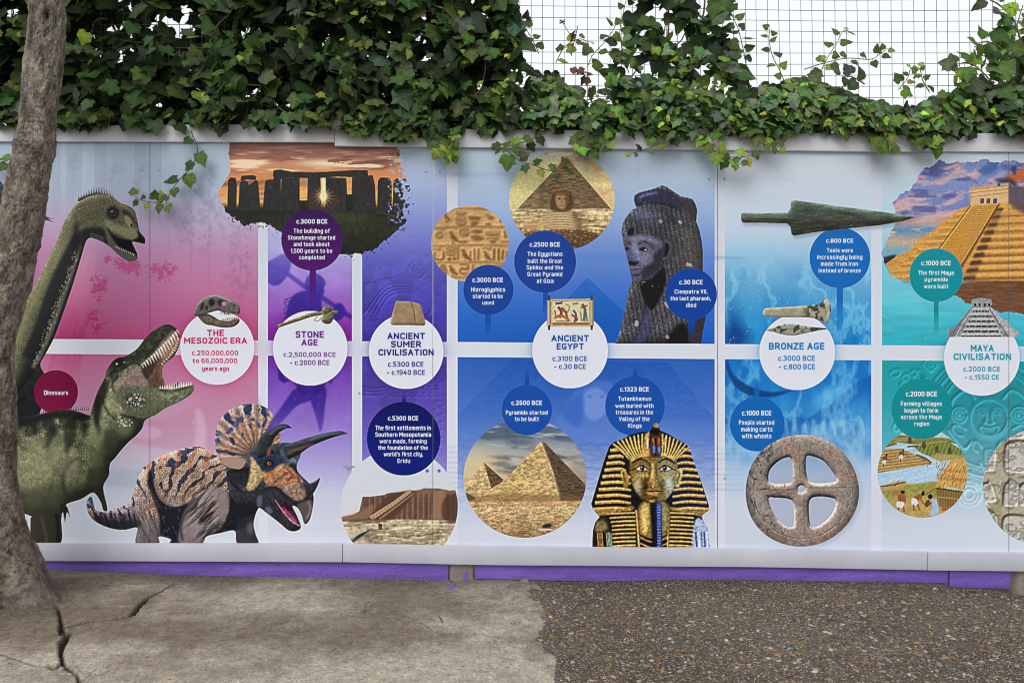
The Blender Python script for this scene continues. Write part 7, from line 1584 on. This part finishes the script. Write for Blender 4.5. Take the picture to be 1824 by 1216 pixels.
tp = [to_ground(781, 1097), to_ground(785, 1101), to_ground(787, 1106), to_ground(789, 1110)]
tp = np.array([(a - tp[0][0], b - tp[0][1], float(gz(np.array(a), np.array(b))) + .002 - float(gz(np.array(tp[0][0]), np.array(tp[0][1])))) for a, b in tp])
v_, f_ = tube(tp, [.0014, .0022, .0016], 6); o = mesh_obj('twig', v_, f_, M_TWIG, smooth=True); a, b = to_ground(781, 1097); o.location = (a, b, float(gz(np.array(a), np.array(b)))); tag(o, 'short dark twig lying on the concrete', 'twig')
# ------------------------------------------------------------------ tree trunk in front of the mural
KT = .88; YT = -D * (1 - KT)
def tX(u): return X(u) * KT
def tZ(v): return ZC - (v - 608) * S * KT
TR = [(-260, 74, 126), (-120, 64, 119), (0, 56, 113), (40, 57, 114), (70, 53, 110), (100, 47, 110), (200, 38, 98), (240, 34, 96), (262, 31, 97), (290, 25, 88), (350, 12, 80), (400, 0, 73), (450, -11, 61), (500, -23, 51), (560, -36, 33), (600, -46, 21), (650, -49, 19), (700, -50, 23), (760, -51, 25), (800, -53, 24), (850, -55, 23), (900, -57, 30), (950, -60, 43), (1000, -62, 64), (1040, -72, 76), (1075, -88, 84), (1105, -104, 88), (1130, -115, 92)]
tv = np.linspace(-260, 1130, 700); tl = np.interp(tv, [t_[0] for t_ in TR], [t_[1] for t_ in TR]); tr_ = np.interp(tv, [t_[0] for t_ in TR], [t_[2] for t_ in TR])
k5 = np.ones(15) / 15; tl = np.convolve(np.pad(tl, 7, 'edge'), k5, 'valid'); tr_ = np.convolve(np.pad(tr_, 7, 'edge'), k5, 'valid')
NS = 240; th = np.linspace(0, 2 * np.pi, NS, endpoint=False)
R = ((tr_ - tl) / 2 * S * KT)[:, None]; CXc = tX((tl + tr_) / 2)[:, None]; ZZ = np.repeat(tZ(tv)[:, None], NS, 1)
TH = np.repeat(th[None, :], len(tv), 0); Vv = np.repeat(tv[:, None], NS, 1)
q = TH / (2 * np.pi) * 60
bark = fbm(q * 2, Vv, (5, 16), 5, 501) - .5; fine_ = fbm(q * 8, Vv, (4, 5), 4, 502) - .5; big = fbm(q, Vv * .25, (9, 26), 3, 503) - .5
ring_ = np.sin(Vv * .9 + 6 * fbm(q, Vv, (12, 40), 3, 507)) * np.clip(fbm(q, Vv, (14, 50), 3, 508) - .45, 0, 1)
crk = np.clip(1 - np.abs(2 * fbm(q * 2 + 1.2 * (fbm(q * 2, Vv, 9, 3, 511) - .5), Vv, (5, 11), 3, 510) - 1) * 7, 0, 1) * np.clip((fbm(q * 2, Vv, (20, 50), 3, 512) - .40) * 4, 0, 1)
disp = -.0035 * crk + .009 * bark + .007 * fine_ + .012 * big + .004 * ring_
front = 1.5 * np.pi                                                    # angle that looks at the camera
def knob(v0, a0, h, sv, sa):
    global disp
    d = np.angle(np.exp(1j * (TH - a0))); disp = disp + h * np.exp(-((Vv - v0) / sv) ** 2 - (d / sa) ** 2)
knob(36, front + .35, .020, 20, .38); knob(40, front + .5, -.022, 8, .14); knob(28, front - .1, -.010, 8, .12)        # knot with its scar
knob(258, front + .6, .012, 14, .8); knob(258, front - .7, .008, 12, .6); knob(250, front, -.006, 10, .5)
knob(478, front - .7, -.024, 18, .22); knob(478, front - .7, .020, 34, .5); knob(640, front - .2, .012, 60, .5); knob(690, front - .5, .012, 30, .3)
root = np.clip((Vv - 920) / 180., 0, 1) ** 1.6
disp += root * .022 * np.cos((TH - front) * 5 + .5) + root * .02 * np.cos((TH - front) * 3 + 2)
knob(1090, front + .95, .03, 34, .22); knob(1085, front + 1.5, .05, 30, .3); knob(1075, front + .55, -.03, 40, .16); knob(1090, front + .1, .05, 50, .34); knob(1085, front - .4, -.028, 36, .2)
RR = R + disp
TX = CXc + RR * np.cos(TH); TY = YT + RR * .95 * np.sin(TH) + .02 * root; TZ = ZZ
dk = np.clip((.46 - fbm(q * 2, Vv, (7, 26), 5, 504)) * 7, 0, 1)
ton = fbm(q * 2, Vv, (16, 44), 4, 505)
bc = np.stack([.275 + .13 * (ton - .5) * 2, .248 + .115 * (ton - .5) * 2, .218 + .098 * (ton - .5) * 2], -1)
patch = np.clip((fbm(q * 2 + 7, Vv, (9, 20), 4, 506) - .53) * 12, 0, 1)[..., None] * .6
bc = bc * (1 - patch) + np.array([.40, .36, .29]) * patch
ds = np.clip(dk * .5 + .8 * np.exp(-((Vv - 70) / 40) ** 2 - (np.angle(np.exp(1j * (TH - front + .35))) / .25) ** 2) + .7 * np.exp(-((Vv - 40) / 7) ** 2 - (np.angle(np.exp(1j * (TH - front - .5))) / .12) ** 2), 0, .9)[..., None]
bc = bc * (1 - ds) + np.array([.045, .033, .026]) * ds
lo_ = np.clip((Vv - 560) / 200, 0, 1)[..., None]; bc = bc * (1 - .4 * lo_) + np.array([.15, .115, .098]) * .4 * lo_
bc = bc * (1 - .62 * crk[..., None])
bc = np.clip(bc * (1 + 1.4 * np.clip(bark, -.3, .3)[..., None] + .9 * fine_[..., None]), .012, .6)
lent = np.clip((fbm(q * 10, Vv, (4, 2.2), 2, 509) - .70) * 12, 0, 1)[..., None] * (Vv < 620)[..., None]; bc = bc * (1 - lent * .6) + np.array([.36, .32, .26]) * lent * .6
i = np.arange(len(tv) - 1)[:, None] * NS; j = np.arange(NS)[None, :]; j2 = (j + 1) % NS
F = np.stack([i + j, i + j2, i + NS + j2, i + NS + j], -1).reshape(-1, 4)[:, ::-1]
mb, nt, p_ = mat('bark', .85, .25)
c = mixc(nt, vcol(nt), ramp(nt, noise(nt, 70, 6, .75), [(.3, (.5, .48, .46)), (.7, (1.35, 1.32, 1.28))]), .9, 'MULTIPLY')
c = mixc(nt, c, ramp(nt, noise(nt, 260, 4, .75), [(.3, (.4, .39, .38)), (.7, (1.6, 1.56, 1.5))]), .85, 'MULTIPLY'); nt.links.new(c, p_.inputs['Base Color'])
bump(nt, p_, noise(nt, 160, 8, .8), .9, .01)
tb = np.array([float(tX(-10)), YT, float(gz(np.array(tX(-10)), np.array(YT)))])
tree = empty('tree', 'grey brown tree trunk leaning to the right in front of the mural', 'tree', tb)
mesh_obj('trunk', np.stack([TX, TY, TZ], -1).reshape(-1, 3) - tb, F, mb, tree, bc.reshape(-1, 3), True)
# two limbs leave the trunk above the picture
topc = np.array([float(tX(100)), YT, float(tZ(-255))]) - tb
for pts, r in [([(0, 0, -.06), (.10, .02, .35), (.30, .05, .8), (.62, .02, 1.3)], [.066, .055, .045, .02]), ([(0, 0, -.06), (-.10, -.05, .3), (-.30, -.14, .75), (-.42, -.3, 1.3)], [.066, .05, .04, .018])]:
    pp = np.array(pts); pp = np.stack([np.interp(np.linspace(0, 3, 30), range(4), pp[:, k]) for k in range(3)], 1) + topc
    v_, f_ = tube(pp, r, 16); v_ = v_ + .003 * np.random.RandomState(3).randn(*v_.shape)
    mesh_obj('limb', v_, f_, mb, tree, np.tile([.2, .165, .135], (len(v_), 1)), True)

# ------------------------------------------------------------------ wire mesh fence above the boards
YF = .10
parts = []
rs = np.random.RandomState(21)
KF = (D + YF) / D
def wob(x, z): return .010 * math.sin(x * 1.7 + 1) + .012 * math.sin(z * 2.1 + x * .9)
for kx in range(112):
    x = -2.75 + kx * .0497; jit = rs.randn() * .0012; lean = rs.randn() * .0025
    zs_ = np.linspace(1.84, 3.05, 22)
    parts.append(tube(np.stack([x + jit + lean * (zs_ - 2.3) + .0025 * np.sin(zs_ * 3 + x * 2), [YF + wob(x, z_) for z_ in zs_], zs_], 1), .0013, 5))
for kz in range(25):
    xs_ = np.linspace(-2.8, 2.85, 90); z0 = 1.85 + kz * .0497
    sag = -.016 * np.exp(-((xs_ - 1.35) / .9) ** 2) * np.clip((z0 - 1.9) / .6, 0, 1.2) + .004 * np.sin(xs_ * 2.3 + kz * .5) - .007 * xs_ * .5
    parts.append(tube(np.stack([xs_, [YF - .0022 + wob(a, z0) for a in xs_], z0 + sag], 1), .0013, 5))
v_, f_ = join(parts)
o = mesh_obj('wire_fence', v_ - np.array([0, YF, 1.84]), f_, M_WIRE, smooth=True); o.location = (0, YF, 1.84); tag(o, 'square grey wire mesh fence rising behind the ivy', 'wire fence')

# ------------------------------------------------------------------ ivy
HALF = [(0, .02), (.17, -.15), (.38, -.13), (.50, .02), (.47, .17), (.54, .28), (.64, .45), (.48, .50), (.33, .54), (.27, .68), (.14, .86), (0, 1.03)]
HEART = [(0, .02), (.15, -.10), (.32, -.08), (.44, .06), (.47, .22), (.44, .38), (.37, .52), (.28, .66), (.20, .78), (.12, .90), (.05, 1.0), (0, 1.06)]
def leaf_shape(half):
    o = [(0, .30)] + half + [(-x, y) for x, y in half[-2:0:-1]]
    p = np.array(o); n = len(p)
    f = np.array([(0, i, i + 1 if i + 1 < n else 1) for i in range(1, n)])
    return p, f
LS = [leaf_shape(HALF), leaf_shape(HEART)]
VEIN = np.zeros(len(LS[0][0])); 
for k_ in (0, 1, 4, 7, 12, 17, 20): 
    if k_ < len(VEIN): VEIN[k_] = 1
def leaves(name, P, N, Tt, size, cols, parent, shape=0, rs=None, curl=.35):
    """all the given leaves as one mesh; P positions of the leaf base, N facing, Tt tip direction"""
    P = np.asarray(P, float); n = len(P); p, f = LS[shape]; m = len(p)
    N = N / np.linalg.norm(N, axis=1)[:, None]; Tt = Tt - N * (N * Tt).sum(1)[:, None]; Tt /= np.linalg.norm(Tt, axis=1)[:, None] + 1e-9
    Sd = np.cross(Tt, N)
    fold = rs.uniform(.05, .45, n)[:, None]; cu_ = rs.uniform(-.1, curl, n)[:, None]; asym = rs.uniform(.88, 1.14, (n, 1)); wv = rs.randn(n, 1) * .06
    bl = (rs.rand(n, 1) ** 1.6 * .9 if shape == 0 else np.ones((n, 1))); q0, q1 = LS[0][0], LS[1][0]          # lobed to nearly heart-shaped
    bx = q0[None, :, 0] * (1 - bl) + q1[None, :, 0] * bl; by = q0[None, :, 1] * (1 - bl) + q1[None, :, 1] * bl
    jit = 1 + .07 * rs.randn(n, m); px = bx * asym * jit + wv * by ** 2; py = by * rs.uniform(.86, 1.12, (n, 1))
    pz = fold * np.abs(px) * -.5 - cu_ * (py ** 2) * .5 + .05 * np.sin(px * 9 + rs.rand(n, 1) * 6) * .6
    sz = np.asarray(size)[:, None]
    v = P[:, None, :] + sz[..., None] * (Sd[:, None, :] * px[..., None] + Tt[:, None, :] * py[..., None] + N[:, None, :] * pz[..., None])
    fa = (f[None] + (np.arange(n) * m)[:, None, None]).reshape(-1, 3)
    ccol = np.repeat(np.asarray(cols)[:, None, :], m, 1); ye = (rs.rand(n) < .05)[:, None, None] * np.clip(by, 0, 1)[..., None]; ccol = ccol * (1 - ye * .8) + np.array([.13, .11, .03]) * ye * .8
    tipf = (1 + .22 * (VEIN if m == len(VEIN) else np.zeros(m)))[None, :, None]
    return mesh_obj(name, v.reshape(-1, 3), fa, M_LEAF, parent, (ccol * tipf).reshape(-1, 3), True, {'vein': np.tile(VEIN, n)})
def m_leaf():
    m, nt, p = mat('ivy_leaf', .48, .22)
    c = vcol(nt)
    c = mixc(nt, c, ramp(nt, noise(nt, 60, 4, .6), [(.3, (.75, .75, .75)), (.7, (1.25, 1.22, 1.2))]), .8, 'MULTIPLY')
    at = nd(nt, 'ShaderNodeAttribute'); at.attribute_name = 'vein'
    pw = nd(nt, 'ShaderNodeMath', operation='POWER'); nt.links.new(at.outputs['Fac'], pw.inputs[0]); pw.inputs[1].default_value = 5
    sc = nd(nt, 'ShaderNodeMath', operation='MULTIPLY'); nt.links.new(pw.outputs[0], sc.inputs[0]); sc.inputs[1].default_value = .55
    c2 = mixc(nt, c, (1.9, 1.8, 1.6, 1), 1, 'MULTIPLY'); c = mixc(nt, c, c2, sc.outputs[0])
    nt.links.new(c, p.inputs['Base Color'])
    tl_ = nd(nt, 'ShaderNodeBsdfTranslucent'); nt.links.new(mixc(nt, c, (1.25, 1.5, .5, 1), 1, 'MULTIPLY'), tl_.inputs[0])
    mx = nd(nt, 'ShaderNodeMixShader'); mx.inputs[0].default_value = .30
    out = nt.nodes['Material Output']; nt.links.new(p.outputs[0], mx.inputs[1]); nt.links.new(tl_.outputs[0], mx.inputs[2]); nt.links.new(mx.outputs[0], out.inputs[0])
    bump(nt, p, noise(nt, 130, 3), .2, .003)
    return m
M_LEAF = m_leaf()
M_STEM = m_plain('ivy_stem', (.07, .052, .035), (.14, .10, .07), 60, .8, bumpy=.4, bscale=200)
M_YSTEM = m_plain('young_ivy_stem', (.10, .11, .04), (.17, .16, .08), 60, .7)
rs = np.random.RandomState(33)
DARK, MID, GREY, LIME, OLIVE = np.array([.018, .034, .013]), np.array([.040, .080, .020]), np.array([.060, .094, .050]), np.array([.17, .25, .035]), np.array([.065, .11, .024])
def pick(n, w):
    w = np.array(w) / np.sum(w); k = rs.choice(5, n, p=w); c = np.array([DARK, MID, GREY, LIME, OLIVE])[k]
    return c * rs.uniform(.7, 1.35, (n, 1)) * (1 + .12 * rs.randn(n, 3)), k
TOPP0 = [(-500, -400), (880, -400), (905, -60), (930, 70), (960, 92), (1000, 105), (1040, 118), (1080, 112), (1110, 60), (1125, -40), (1150, -400), (1290, -400), (1300, 40), (1312, 110), (1340, 128), (1380, 116), (1440, 108), (1500, 134), (1560, 156), (1600, 162), (1660, 142), (1700, 112), (1740, 86), (1790, 50), (1824, 26), (1900, 0), (2200, 0)]
TOPP = [(a, b + 24 if b > 0 else b) for a, b in TOPP0]
BOTP = [(-500, 236), (100, 232), (250, 236), (330, 240), (470, 236), (600, 232), (660, 246), (720, 254), (800, 248), (880, 238), (960, 238), (1050, 246), (1150, 246), (1240, 252), (1330, 242), (1420, 248), (1500, 240), (1570, 250), (1640, 250), (1720, 244), (1824, 248), (2200, 250)]
BOTP = [(a, b - 26) for a, b in BOTP]
def top(u): return np.interp(u, [p[0] for p in TOPP], [p[1] for p in TOPP])
def bot(u): return np.interp(u, [p[0] for p in BOTP], [p[1] for p in BOTP])
def cloud(n, u0, u1, y0, y1, w, vmin=-190, smin=.05, smax=.098, dens=None, face=-.55, topfall=1.0, botin=0, vt=None, clump=False):
    u = rs.uniform(u0, u1, n * 3); t_ = top(u) if vt is None else np.full(len(u), vt); t_ = np.maximum(t_, vmin); b_ = bot(u) - botin
    v = t_ + (b_ - t_) * rs.rand(len(u)) ** topfall
    y = rs.uniform(y0, y1, len(u))
    ok = rs.rand(len(u)) < (np.clip((fbm(u, v, 42, 3, 611) - .30) * 3.4, .12, 1) if clump else 1)
    if dens is not None: ok &= rs.rand(len(u)) < dens(u, v)
    u, v, y = u[ok][:n], v[ok][:n], y[ok][:n]; n = len(u)
    kk = (D + y) / D
    P = np.stack([X(u) * kk, y, ZC + (Z(v) - ZC) * kk], 1)
    N = np.stack([rs.randn(n) * .55, face - rs.rand(n) * .6, .25 + .55 * rs.randn(n) * .7 + .25], 1)
    Tt = np.stack([rs.randn(n) * .6, -.25 + .25 * rs.randn(n), -1 + .55 * rs.randn(n)], 1)
    cols, k = pick(n, w); sz = rs.uniform(smin, smax, n) * np.where(k == 3, .62, 1) * np.where(k == 4, .85, 1)
    return P, N, Tt, sz, cols
def brighter(q, f): return q[:4] + (q[4] * f,)
def cat_(*a): return [np.concatenate([q[i] for q in a]) for i in range(5)]
def gapL(u, v):                                # sky shows through in places, top left
    g = np.exp(-((u - 240) / 80) ** 2 - ((v - 45) / 45) ** 2) + np.exp(-((u - 330) / 60) ** 2 - ((v - 40) / 36) ** 2) + np.exp(-((u - 20) / 40) ** 2 - ((v - 28) / 36) ** 2) + .8 * np.exp(-((u - 905) / 16) ** 2 - ((v - 70) / 60) ** 2)
    n_ = fbm(u, v, 16, 3, 601)
    return np.where(g * .62 + 1.3 * (n_ - .5) > .62, .04, 1.)
ivy = empty('ivy', 'dark green ivy mass spilling over the top of the mural and wire fence', 'ivy', (0, .05, Z(240)))
def iv_leaves(name, q, shape=0, curl=.35):
    P, N, Tt, sz, cols = q
    return leaves(name, P - np.array(ivy.location), N, Tt, sz, cols, ivy, shape, rs, curl)
iv_leaves('old_leaves', cat_(brighter(cloud(4600, -480, 905, .03, .36, [6, 2, 1, 0, .3], dens=gapL), .8), cloud(2100, -480, 925, -.065, .05, [5, 3.5, 1.2, .25, 1.3], dens=gapL, topfall=.85, smin=.036, smax=.10, clump=True),  # back leaves coloured darker to deepen the shadow inside the mass
                             cloud(520, -480, 925, -.095, -.04, [.5, 3, 1, 2.6, 3], smin=.03, smax=.075, dens=gapL, clump=True)))
iv_leaves('dusty_leaves', cat_(cloud(1250, 890, 2150, -.02, .18, [4, 4, 2, .3, 1], topfall=.68, vmin=-200, clump=True), brighter(cloud(1700, 890, 2150, -.08, .03, [.6, 2, 5, 2, 2.4], topfall=.5, vmin=60, smin=.024, smax=.066, clump=True), 2.0), cloud(110, 1100, 1320, -.02, .12, [3, 4, 1, .3, 2], vmin=-200, topfall=1, clump=True)))
iv_leaves('fringe_leaves', cat_(cloud(260, -400, 620, -.07, -.025, [4, 3, 1.5, .6, 1.4], vt=196, botin=-8, clump=True, smin=.035, smax=.07), cloud(330, 600, 1300, -.07, -.025, [1, 3, 3, 2, 3], vt=200, botin=-16, clump=True, smin=.03, smax=.06), cloud(420, 1290, 2100, -.07, -.025, [.5, 2, 4, 2.5, 3], vt=200, botin=-16, clump=True, smin=.03, smax=.06)))
iv_leaves('under_leaves', cloud(700, -480, 2150, .03, .16, [5, 3, 2, .2, 1], vt=196, botin=-26, smin=.05, smax=.085))
iv_leaves('upright_leaves', cloud(110, 1085, 1330, -.03, .12, [1, 3, 1, 1, 3], vmin=-160, smin=.05, smax=.09), 1)
# thick runners inside the mass
st_ = []
for k in range(110):
    u0 = rs.uniform(-400, 2100); v0 = rs.uniform(max(float(top(u0)), -150) + 40, 240); n_ = 9
    pts = []
    y_ = rs.uniform(-.06, .15); du = rs.uniform(-16, 16); dv = rs.uniform(-20, 6)
    for q_ in range(n_):
        pts.append((X(u0), y_ + .012 * rs.randn(), Z(v0))); u0 += du + 7 * rs.randn(); v0 += dv + 6 * rs.randn(); v0 = min(max(v0, float(top(u0)) + 25), 232)
    pts = np.array(pts); a = tube(np.stack([np.interp(np.linspace(0, n_ - 1, 30), range(n_), pts[:, c]) for c in range(3)], 1), [.0035, .002], 6); st_.append(a)
for (u0, v0, u1, v1, r) in [(1236, -80, 1244, 170, .006), (1215, -60, 1236, 160, .005), (1180, -90, 1200, 150, .004), (1262, -60, 1240, 120, .004)]:
    t_ = np.linspace(0, 1, 24); st_.append(tube(np.stack([X(u0 + (u1 - u0) * t_ + 5 * np.sin(t_ * 7 + u0)), .04 + .01 * np.sin(t_ * 9), Z(v0 + (v1 - v0) * t_)], 1), r, 8))
v_, f_ = join(st_); mesh_obj('stems', v_ - np.array(ivy.location), f_, M_STEM, ivy, smooth=True)
# single shoots: stem with its leaves
def shoot(name, pts, y0, y1, size, w, n, shape=0, hang=True, r=.0022, jitter=1., label=None):
    p = cr(np.array(pts, float), False, 8); m = len(p); yy = np.linspace(y0, y1, m); kk = (D + yy) / D
    W = np.stack([X(p[:, 0]) * kk, yy, ZC + (Z(p[:, 1]) - ZC) * kk], 1) - np.array(ivy.location)
    v_, f_ = tube(W, [r, r * .6], 6)
    o = mesh_obj(name, v_, f_, M_YSTEM if not hang else M_STEM, ivy, smooth=True)
    if label: o['label'] = label
    ti = np.linspace(.06, 1, n); idx = ti * (m - 1); P = np.stack([np.interp(idx, range(m), W[:, c]) for c in range(3)], 1)
    side = np.where(np.arange(n) % 2 == 0, 1, -1); d = np.gradient(W, axis=0); dd = d[idx.astype(int)]; dd /= np.linalg.norm(dd, axis=1)[:, None] + 1e-9
    lat = np.cross(dd, np.array([0, -1., 0])) * side[:, None]
    Tt = lat * .9 + dd * .5 + np.array([0, -.15, -.45 if hang else -.1]) + .25 * rs.randn(n, 3) * jitter
    N = np.stack([.35 * rs.randn(n), -1 + .2 * rs.randn(n), .35 + .3 * rs.randn(n)], 1)
    cols, k = pick(n, w); sz = size * rs.uniform(.7, 1.25, n) * np.linspace(1.15, .65, n)
    pet = [tube(np.stack([P[i_], P[i_] + Tt[i_] / np.linalg.norm(Tt[i_]) * sz[i_] * .35]), .0011, 4) for i_ in range(n)]
    P2 = P + Tt / np.linalg.norm(Tt, axis=1)[:, None] * (sz * .33)[:, None]
    leaves('leaves', P2, N, Tt, sz, cols, o, shape, rs, .5)
    v_, f_ = join(pet); mesh_obj('petioles', v_, f_, M_YSTEM, o)
    return o
HG = [2, 4, 0, .6, 2]; GL = [0, 1, .6, 3, 4]
shoot('trailing_stem', [(340, 232), (352, 268), (342, 296), (322, 318), (305, 340), (296, 362)], -.04, -.075, .052, HG, 8, label='long thin ivy shoot hanging left of the stone circle picture')
shoot('trailing_stem', [(298, 352), (284, 360), (268, 360), (250, 356), (241, 350)], -.075, -.08, .045, HG, 7)
shoot('trailing_stem', [(26, 278), (12, 286), (-6, 290), (-20, 288)], -.05, -.04, .045, HG, 5)
shoot('trailing_stem', [(790, 225), (800, 248), (796, 268), (808, 274)], -.06, -.08, .048, GL, 9)
shoot('trailing_stem', [(775, 240), (784, 262), (800, 272), (818, 262)], -.06, -.08, .045, GL, 8)
shoot('trailing_stem', [(972, 226), (950, 246), (925, 256), (900, 262), (884, 266)], -.05, -.08, .042, [1, 3, 0, 1.5, 3], 11)
shoot('trailing_stem', [(898, 262), (925, 286), (950, 294), (978, 304), (1004, 306), (1012, 296)], -.08, -.085, .05, [2, 4, 0, .8, 2], 10, label='leafy ivy shoot crossing the top of the sphinx picture')
shoot('trailing_stem', [(1066, 226), (1056, 246), (1052, 268), (1070, 262), (1086, 250)], -.05, -.09, .045, GL, 12)
shoot('trailing_stem', [(1040, 230), (1030, 250), (1036, 262)], -.05, -.09, .05, GL, 7)
shoot('trailing_stem', [(1212, 236), (1186, 250), (1155, 264), (1124, 274)], -.05, -.09, .04, [1, 2, 0, 2, 4], 9)
shoot('trailing_stem', [(1254, 226), (1268, 248), (1282, 270), (1300, 284), (1318, 292)], -.06, -.10, .048, GL, 10)
shoot('trailing_stem', [(1296, 280), (1320, 280), (1340, 276), (1354, 274)], -.09, -.09, .034, GL, 6)
shoot('trailing_stem', [(1350, 236), (1364, 252), (1378, 260), (1392, 261)], -.06, -.09, .036, GL, 7)
shoot('trailing_stem', [(1572, 234), (1580, 250), (1586, 262)], -.06, -.09, .055, GL, 6)
shoot('trailing_stem', [(1640, 236), (1656, 250), (1672, 258)], -.06, -.09, .055, GL, 7)
shoot('upright_shoot', [(1402, 160), (1390, 128), (1376, 100), (1370, 70), (1371, 52)], .03, .0, .038, GL, 10, 1, False)
shoot('upright_shoot', [(1458, 172), (1462, 130), (1476, 100), (1490, 78), (1500, 58), (1508, 54)], .02, -.02, .045, GL, 11, 1, False)
shoot('upright_shoot', [(1432, 124), (1470, 112), (1510, 104), (1550, 106), (1568, 96), (1580, 87)], .0, -.04, .045, [1, 3, 0, 1, 3], 11, 1, False, label='ivy shoot reaching to the right across the wire mesh')
shoot('upright_shoot', [(1656, 165), (1644, 144), (1640, 128), (1636, 120)], .0, .0, .034, GL, 7, 0, False)
shoot('upright_shoot', [(1046, 120), (1056, 98), (1078, 74), (1092, 54), (1100, 38)], .02, .0, .055, [0, 2, 0, 1, 4], 7, 1, False)
shoot('upright_shoot', [(1330, 120), (1322, 80), (1314, 50), (1300, 20)], .04, .02, .05, [1, 4, 0, .5, 2], 11, 1, False)
shoot('upright_shoot', [(960, 96), (948, 70), (936, 50), (930, 30)], .0, .0, .05, [2, 4, 1, .5, 1], 8, 1, False)
shoot('upright_shoot', [(1824, 96), (1816, 66), (1808, 40), (1796, 24), (1778, 8), (1756, -4), (1730, -20)], -.03, -.05, .075, [0, 2, 2, 1, 4], 10, 1, False, .004)
shoot('upright_shoot', [(1800, 110), (1780, 84), (1754, 74), (1736, 84)], -.05, -.10, .085, [0, 2, 3, 1, 4], 8, 1, False, .003)
shoot('upright_shoot', [(1770, 150), (1740, 120), (1716, 112), (1700, 124)], -.06, -.12, .08, [0, 2, 2, 2, 4], 9, 0, False, .003)
shoot('upright_shoot', [(1540, 150), (1520, 138), (1500, 136)], -.05, -.10, .062, [0, 4, 3, 0, 2], 5, 1, False, .003)
shoot('upright_shoot', [(1120, 130), (1110, 92), (1104, 60), (1110, 24), (1118, -10)], .02, .0, .05, [1, 3, 0, 1, 4], 10, 1, False)
shoot('upright_shoot', [(990, 112), (1006, 84), (1030, 70), (1052, 76)], .0, -.03, .04, GL, 8, 0, False)
shoot('upright_shoot', [(1600, 160), (1616, 140), (1622, 120)], .0, -.03, .04, GL, 6, 0, False)
shoot('upright_shoot', [(1815, 120), (1806, 80), (1812, 44), (1822, 10)], -.02, -.06, .075, [0, 2, 1, 2, 5], 9, 1, False, .003)
# withered leaves and a seed head
def dry(q):
    n = len(q); P = np.array([(X(u), -.02, Z(v)) for u, v in q]); N = np.stack([rs.randn(n) * .8, -1 + .4 * rs.randn(n), rs.randn(n) * .8], 1); Tt = np.stack([rs.randn(n), rs.randn(n) * .3, -1 + .5 * rs.randn(n)], 1)
    cols = np.array([.085, .040, .024]) * rs.uniform(.6, 1.4, (n, 1))
    leaves('withered_leaves', P - np.array(ivy.location), N, Tt, rs.uniform(.022, .042, n), cols, ivy, 0, rs, 1.2)
dry([(1036, 132), (1042, 140), (1052, 134), (1044, 146), (1022, 64), (1020, 60), (1020, 124), (768, 10), (772, 18), (766, 20), (790, 22), (1030, 126), (1050, 144), (646, 92), (650, 96)])
p = np.array([(X(1018), 0, Z(100)), (X(1022), -.01, Z(78)), (X(1026), -.01, Z(62)), (X(1029), -.01, Z(48))]); q_ = np.array([(X(1024), -.01, Z(68)), (X(1014), -.01, Z(62)), (X(1004), -.01, Z(46)), (X(1001), -.01, Z(41))])
v_, f_ = join([tube(p, .002, 6), tube(q_, .0014, 6)] + [tube(np.array([(X(1001), -.01, Z(41)), (X(1001 + 5 * math.cos(a)), -.01 + .01 * math.sin(a * 3), Z(41 + 3.4 * math.sin(a)))]), [.001, .0022], 5) for a in np.linspace(0, 6.2, 12)])
mesh_obj('withered_stalk', v_ - np.array(ivy.location), f_, M_STEM, ivy, smooth=True)
sd = []
for k in range(46):
    a = rs.rand() * 6.28; r_ = 17 * rs.rand() ** .5; u_, w_ = 1112 + r_ * math.cos(a), 98 + r_ * 1.1 * math.sin(a)
    sd.append(tube(np.array([(X(1118), .02, Z(120)), (X((1118 + u_) / 2 + 1), .015, Z((116 + w_) / 2)), (X(u_), .01, Z(w_))]), [.0009, .0007], 4)); sd.append(tube(np.array([(X(u_), .01, Z(w_ + .9)), (X(u_), .01, Z(w_)), (X(u_), .01, Z(w_ - .9))]), [.0006, .0026, .0006], 6))
v_, f_ = join(sd); mesh_obj('seed_head', v_ - np.array(ivy.location), f_, M_STEM, ivy, smooth=True)
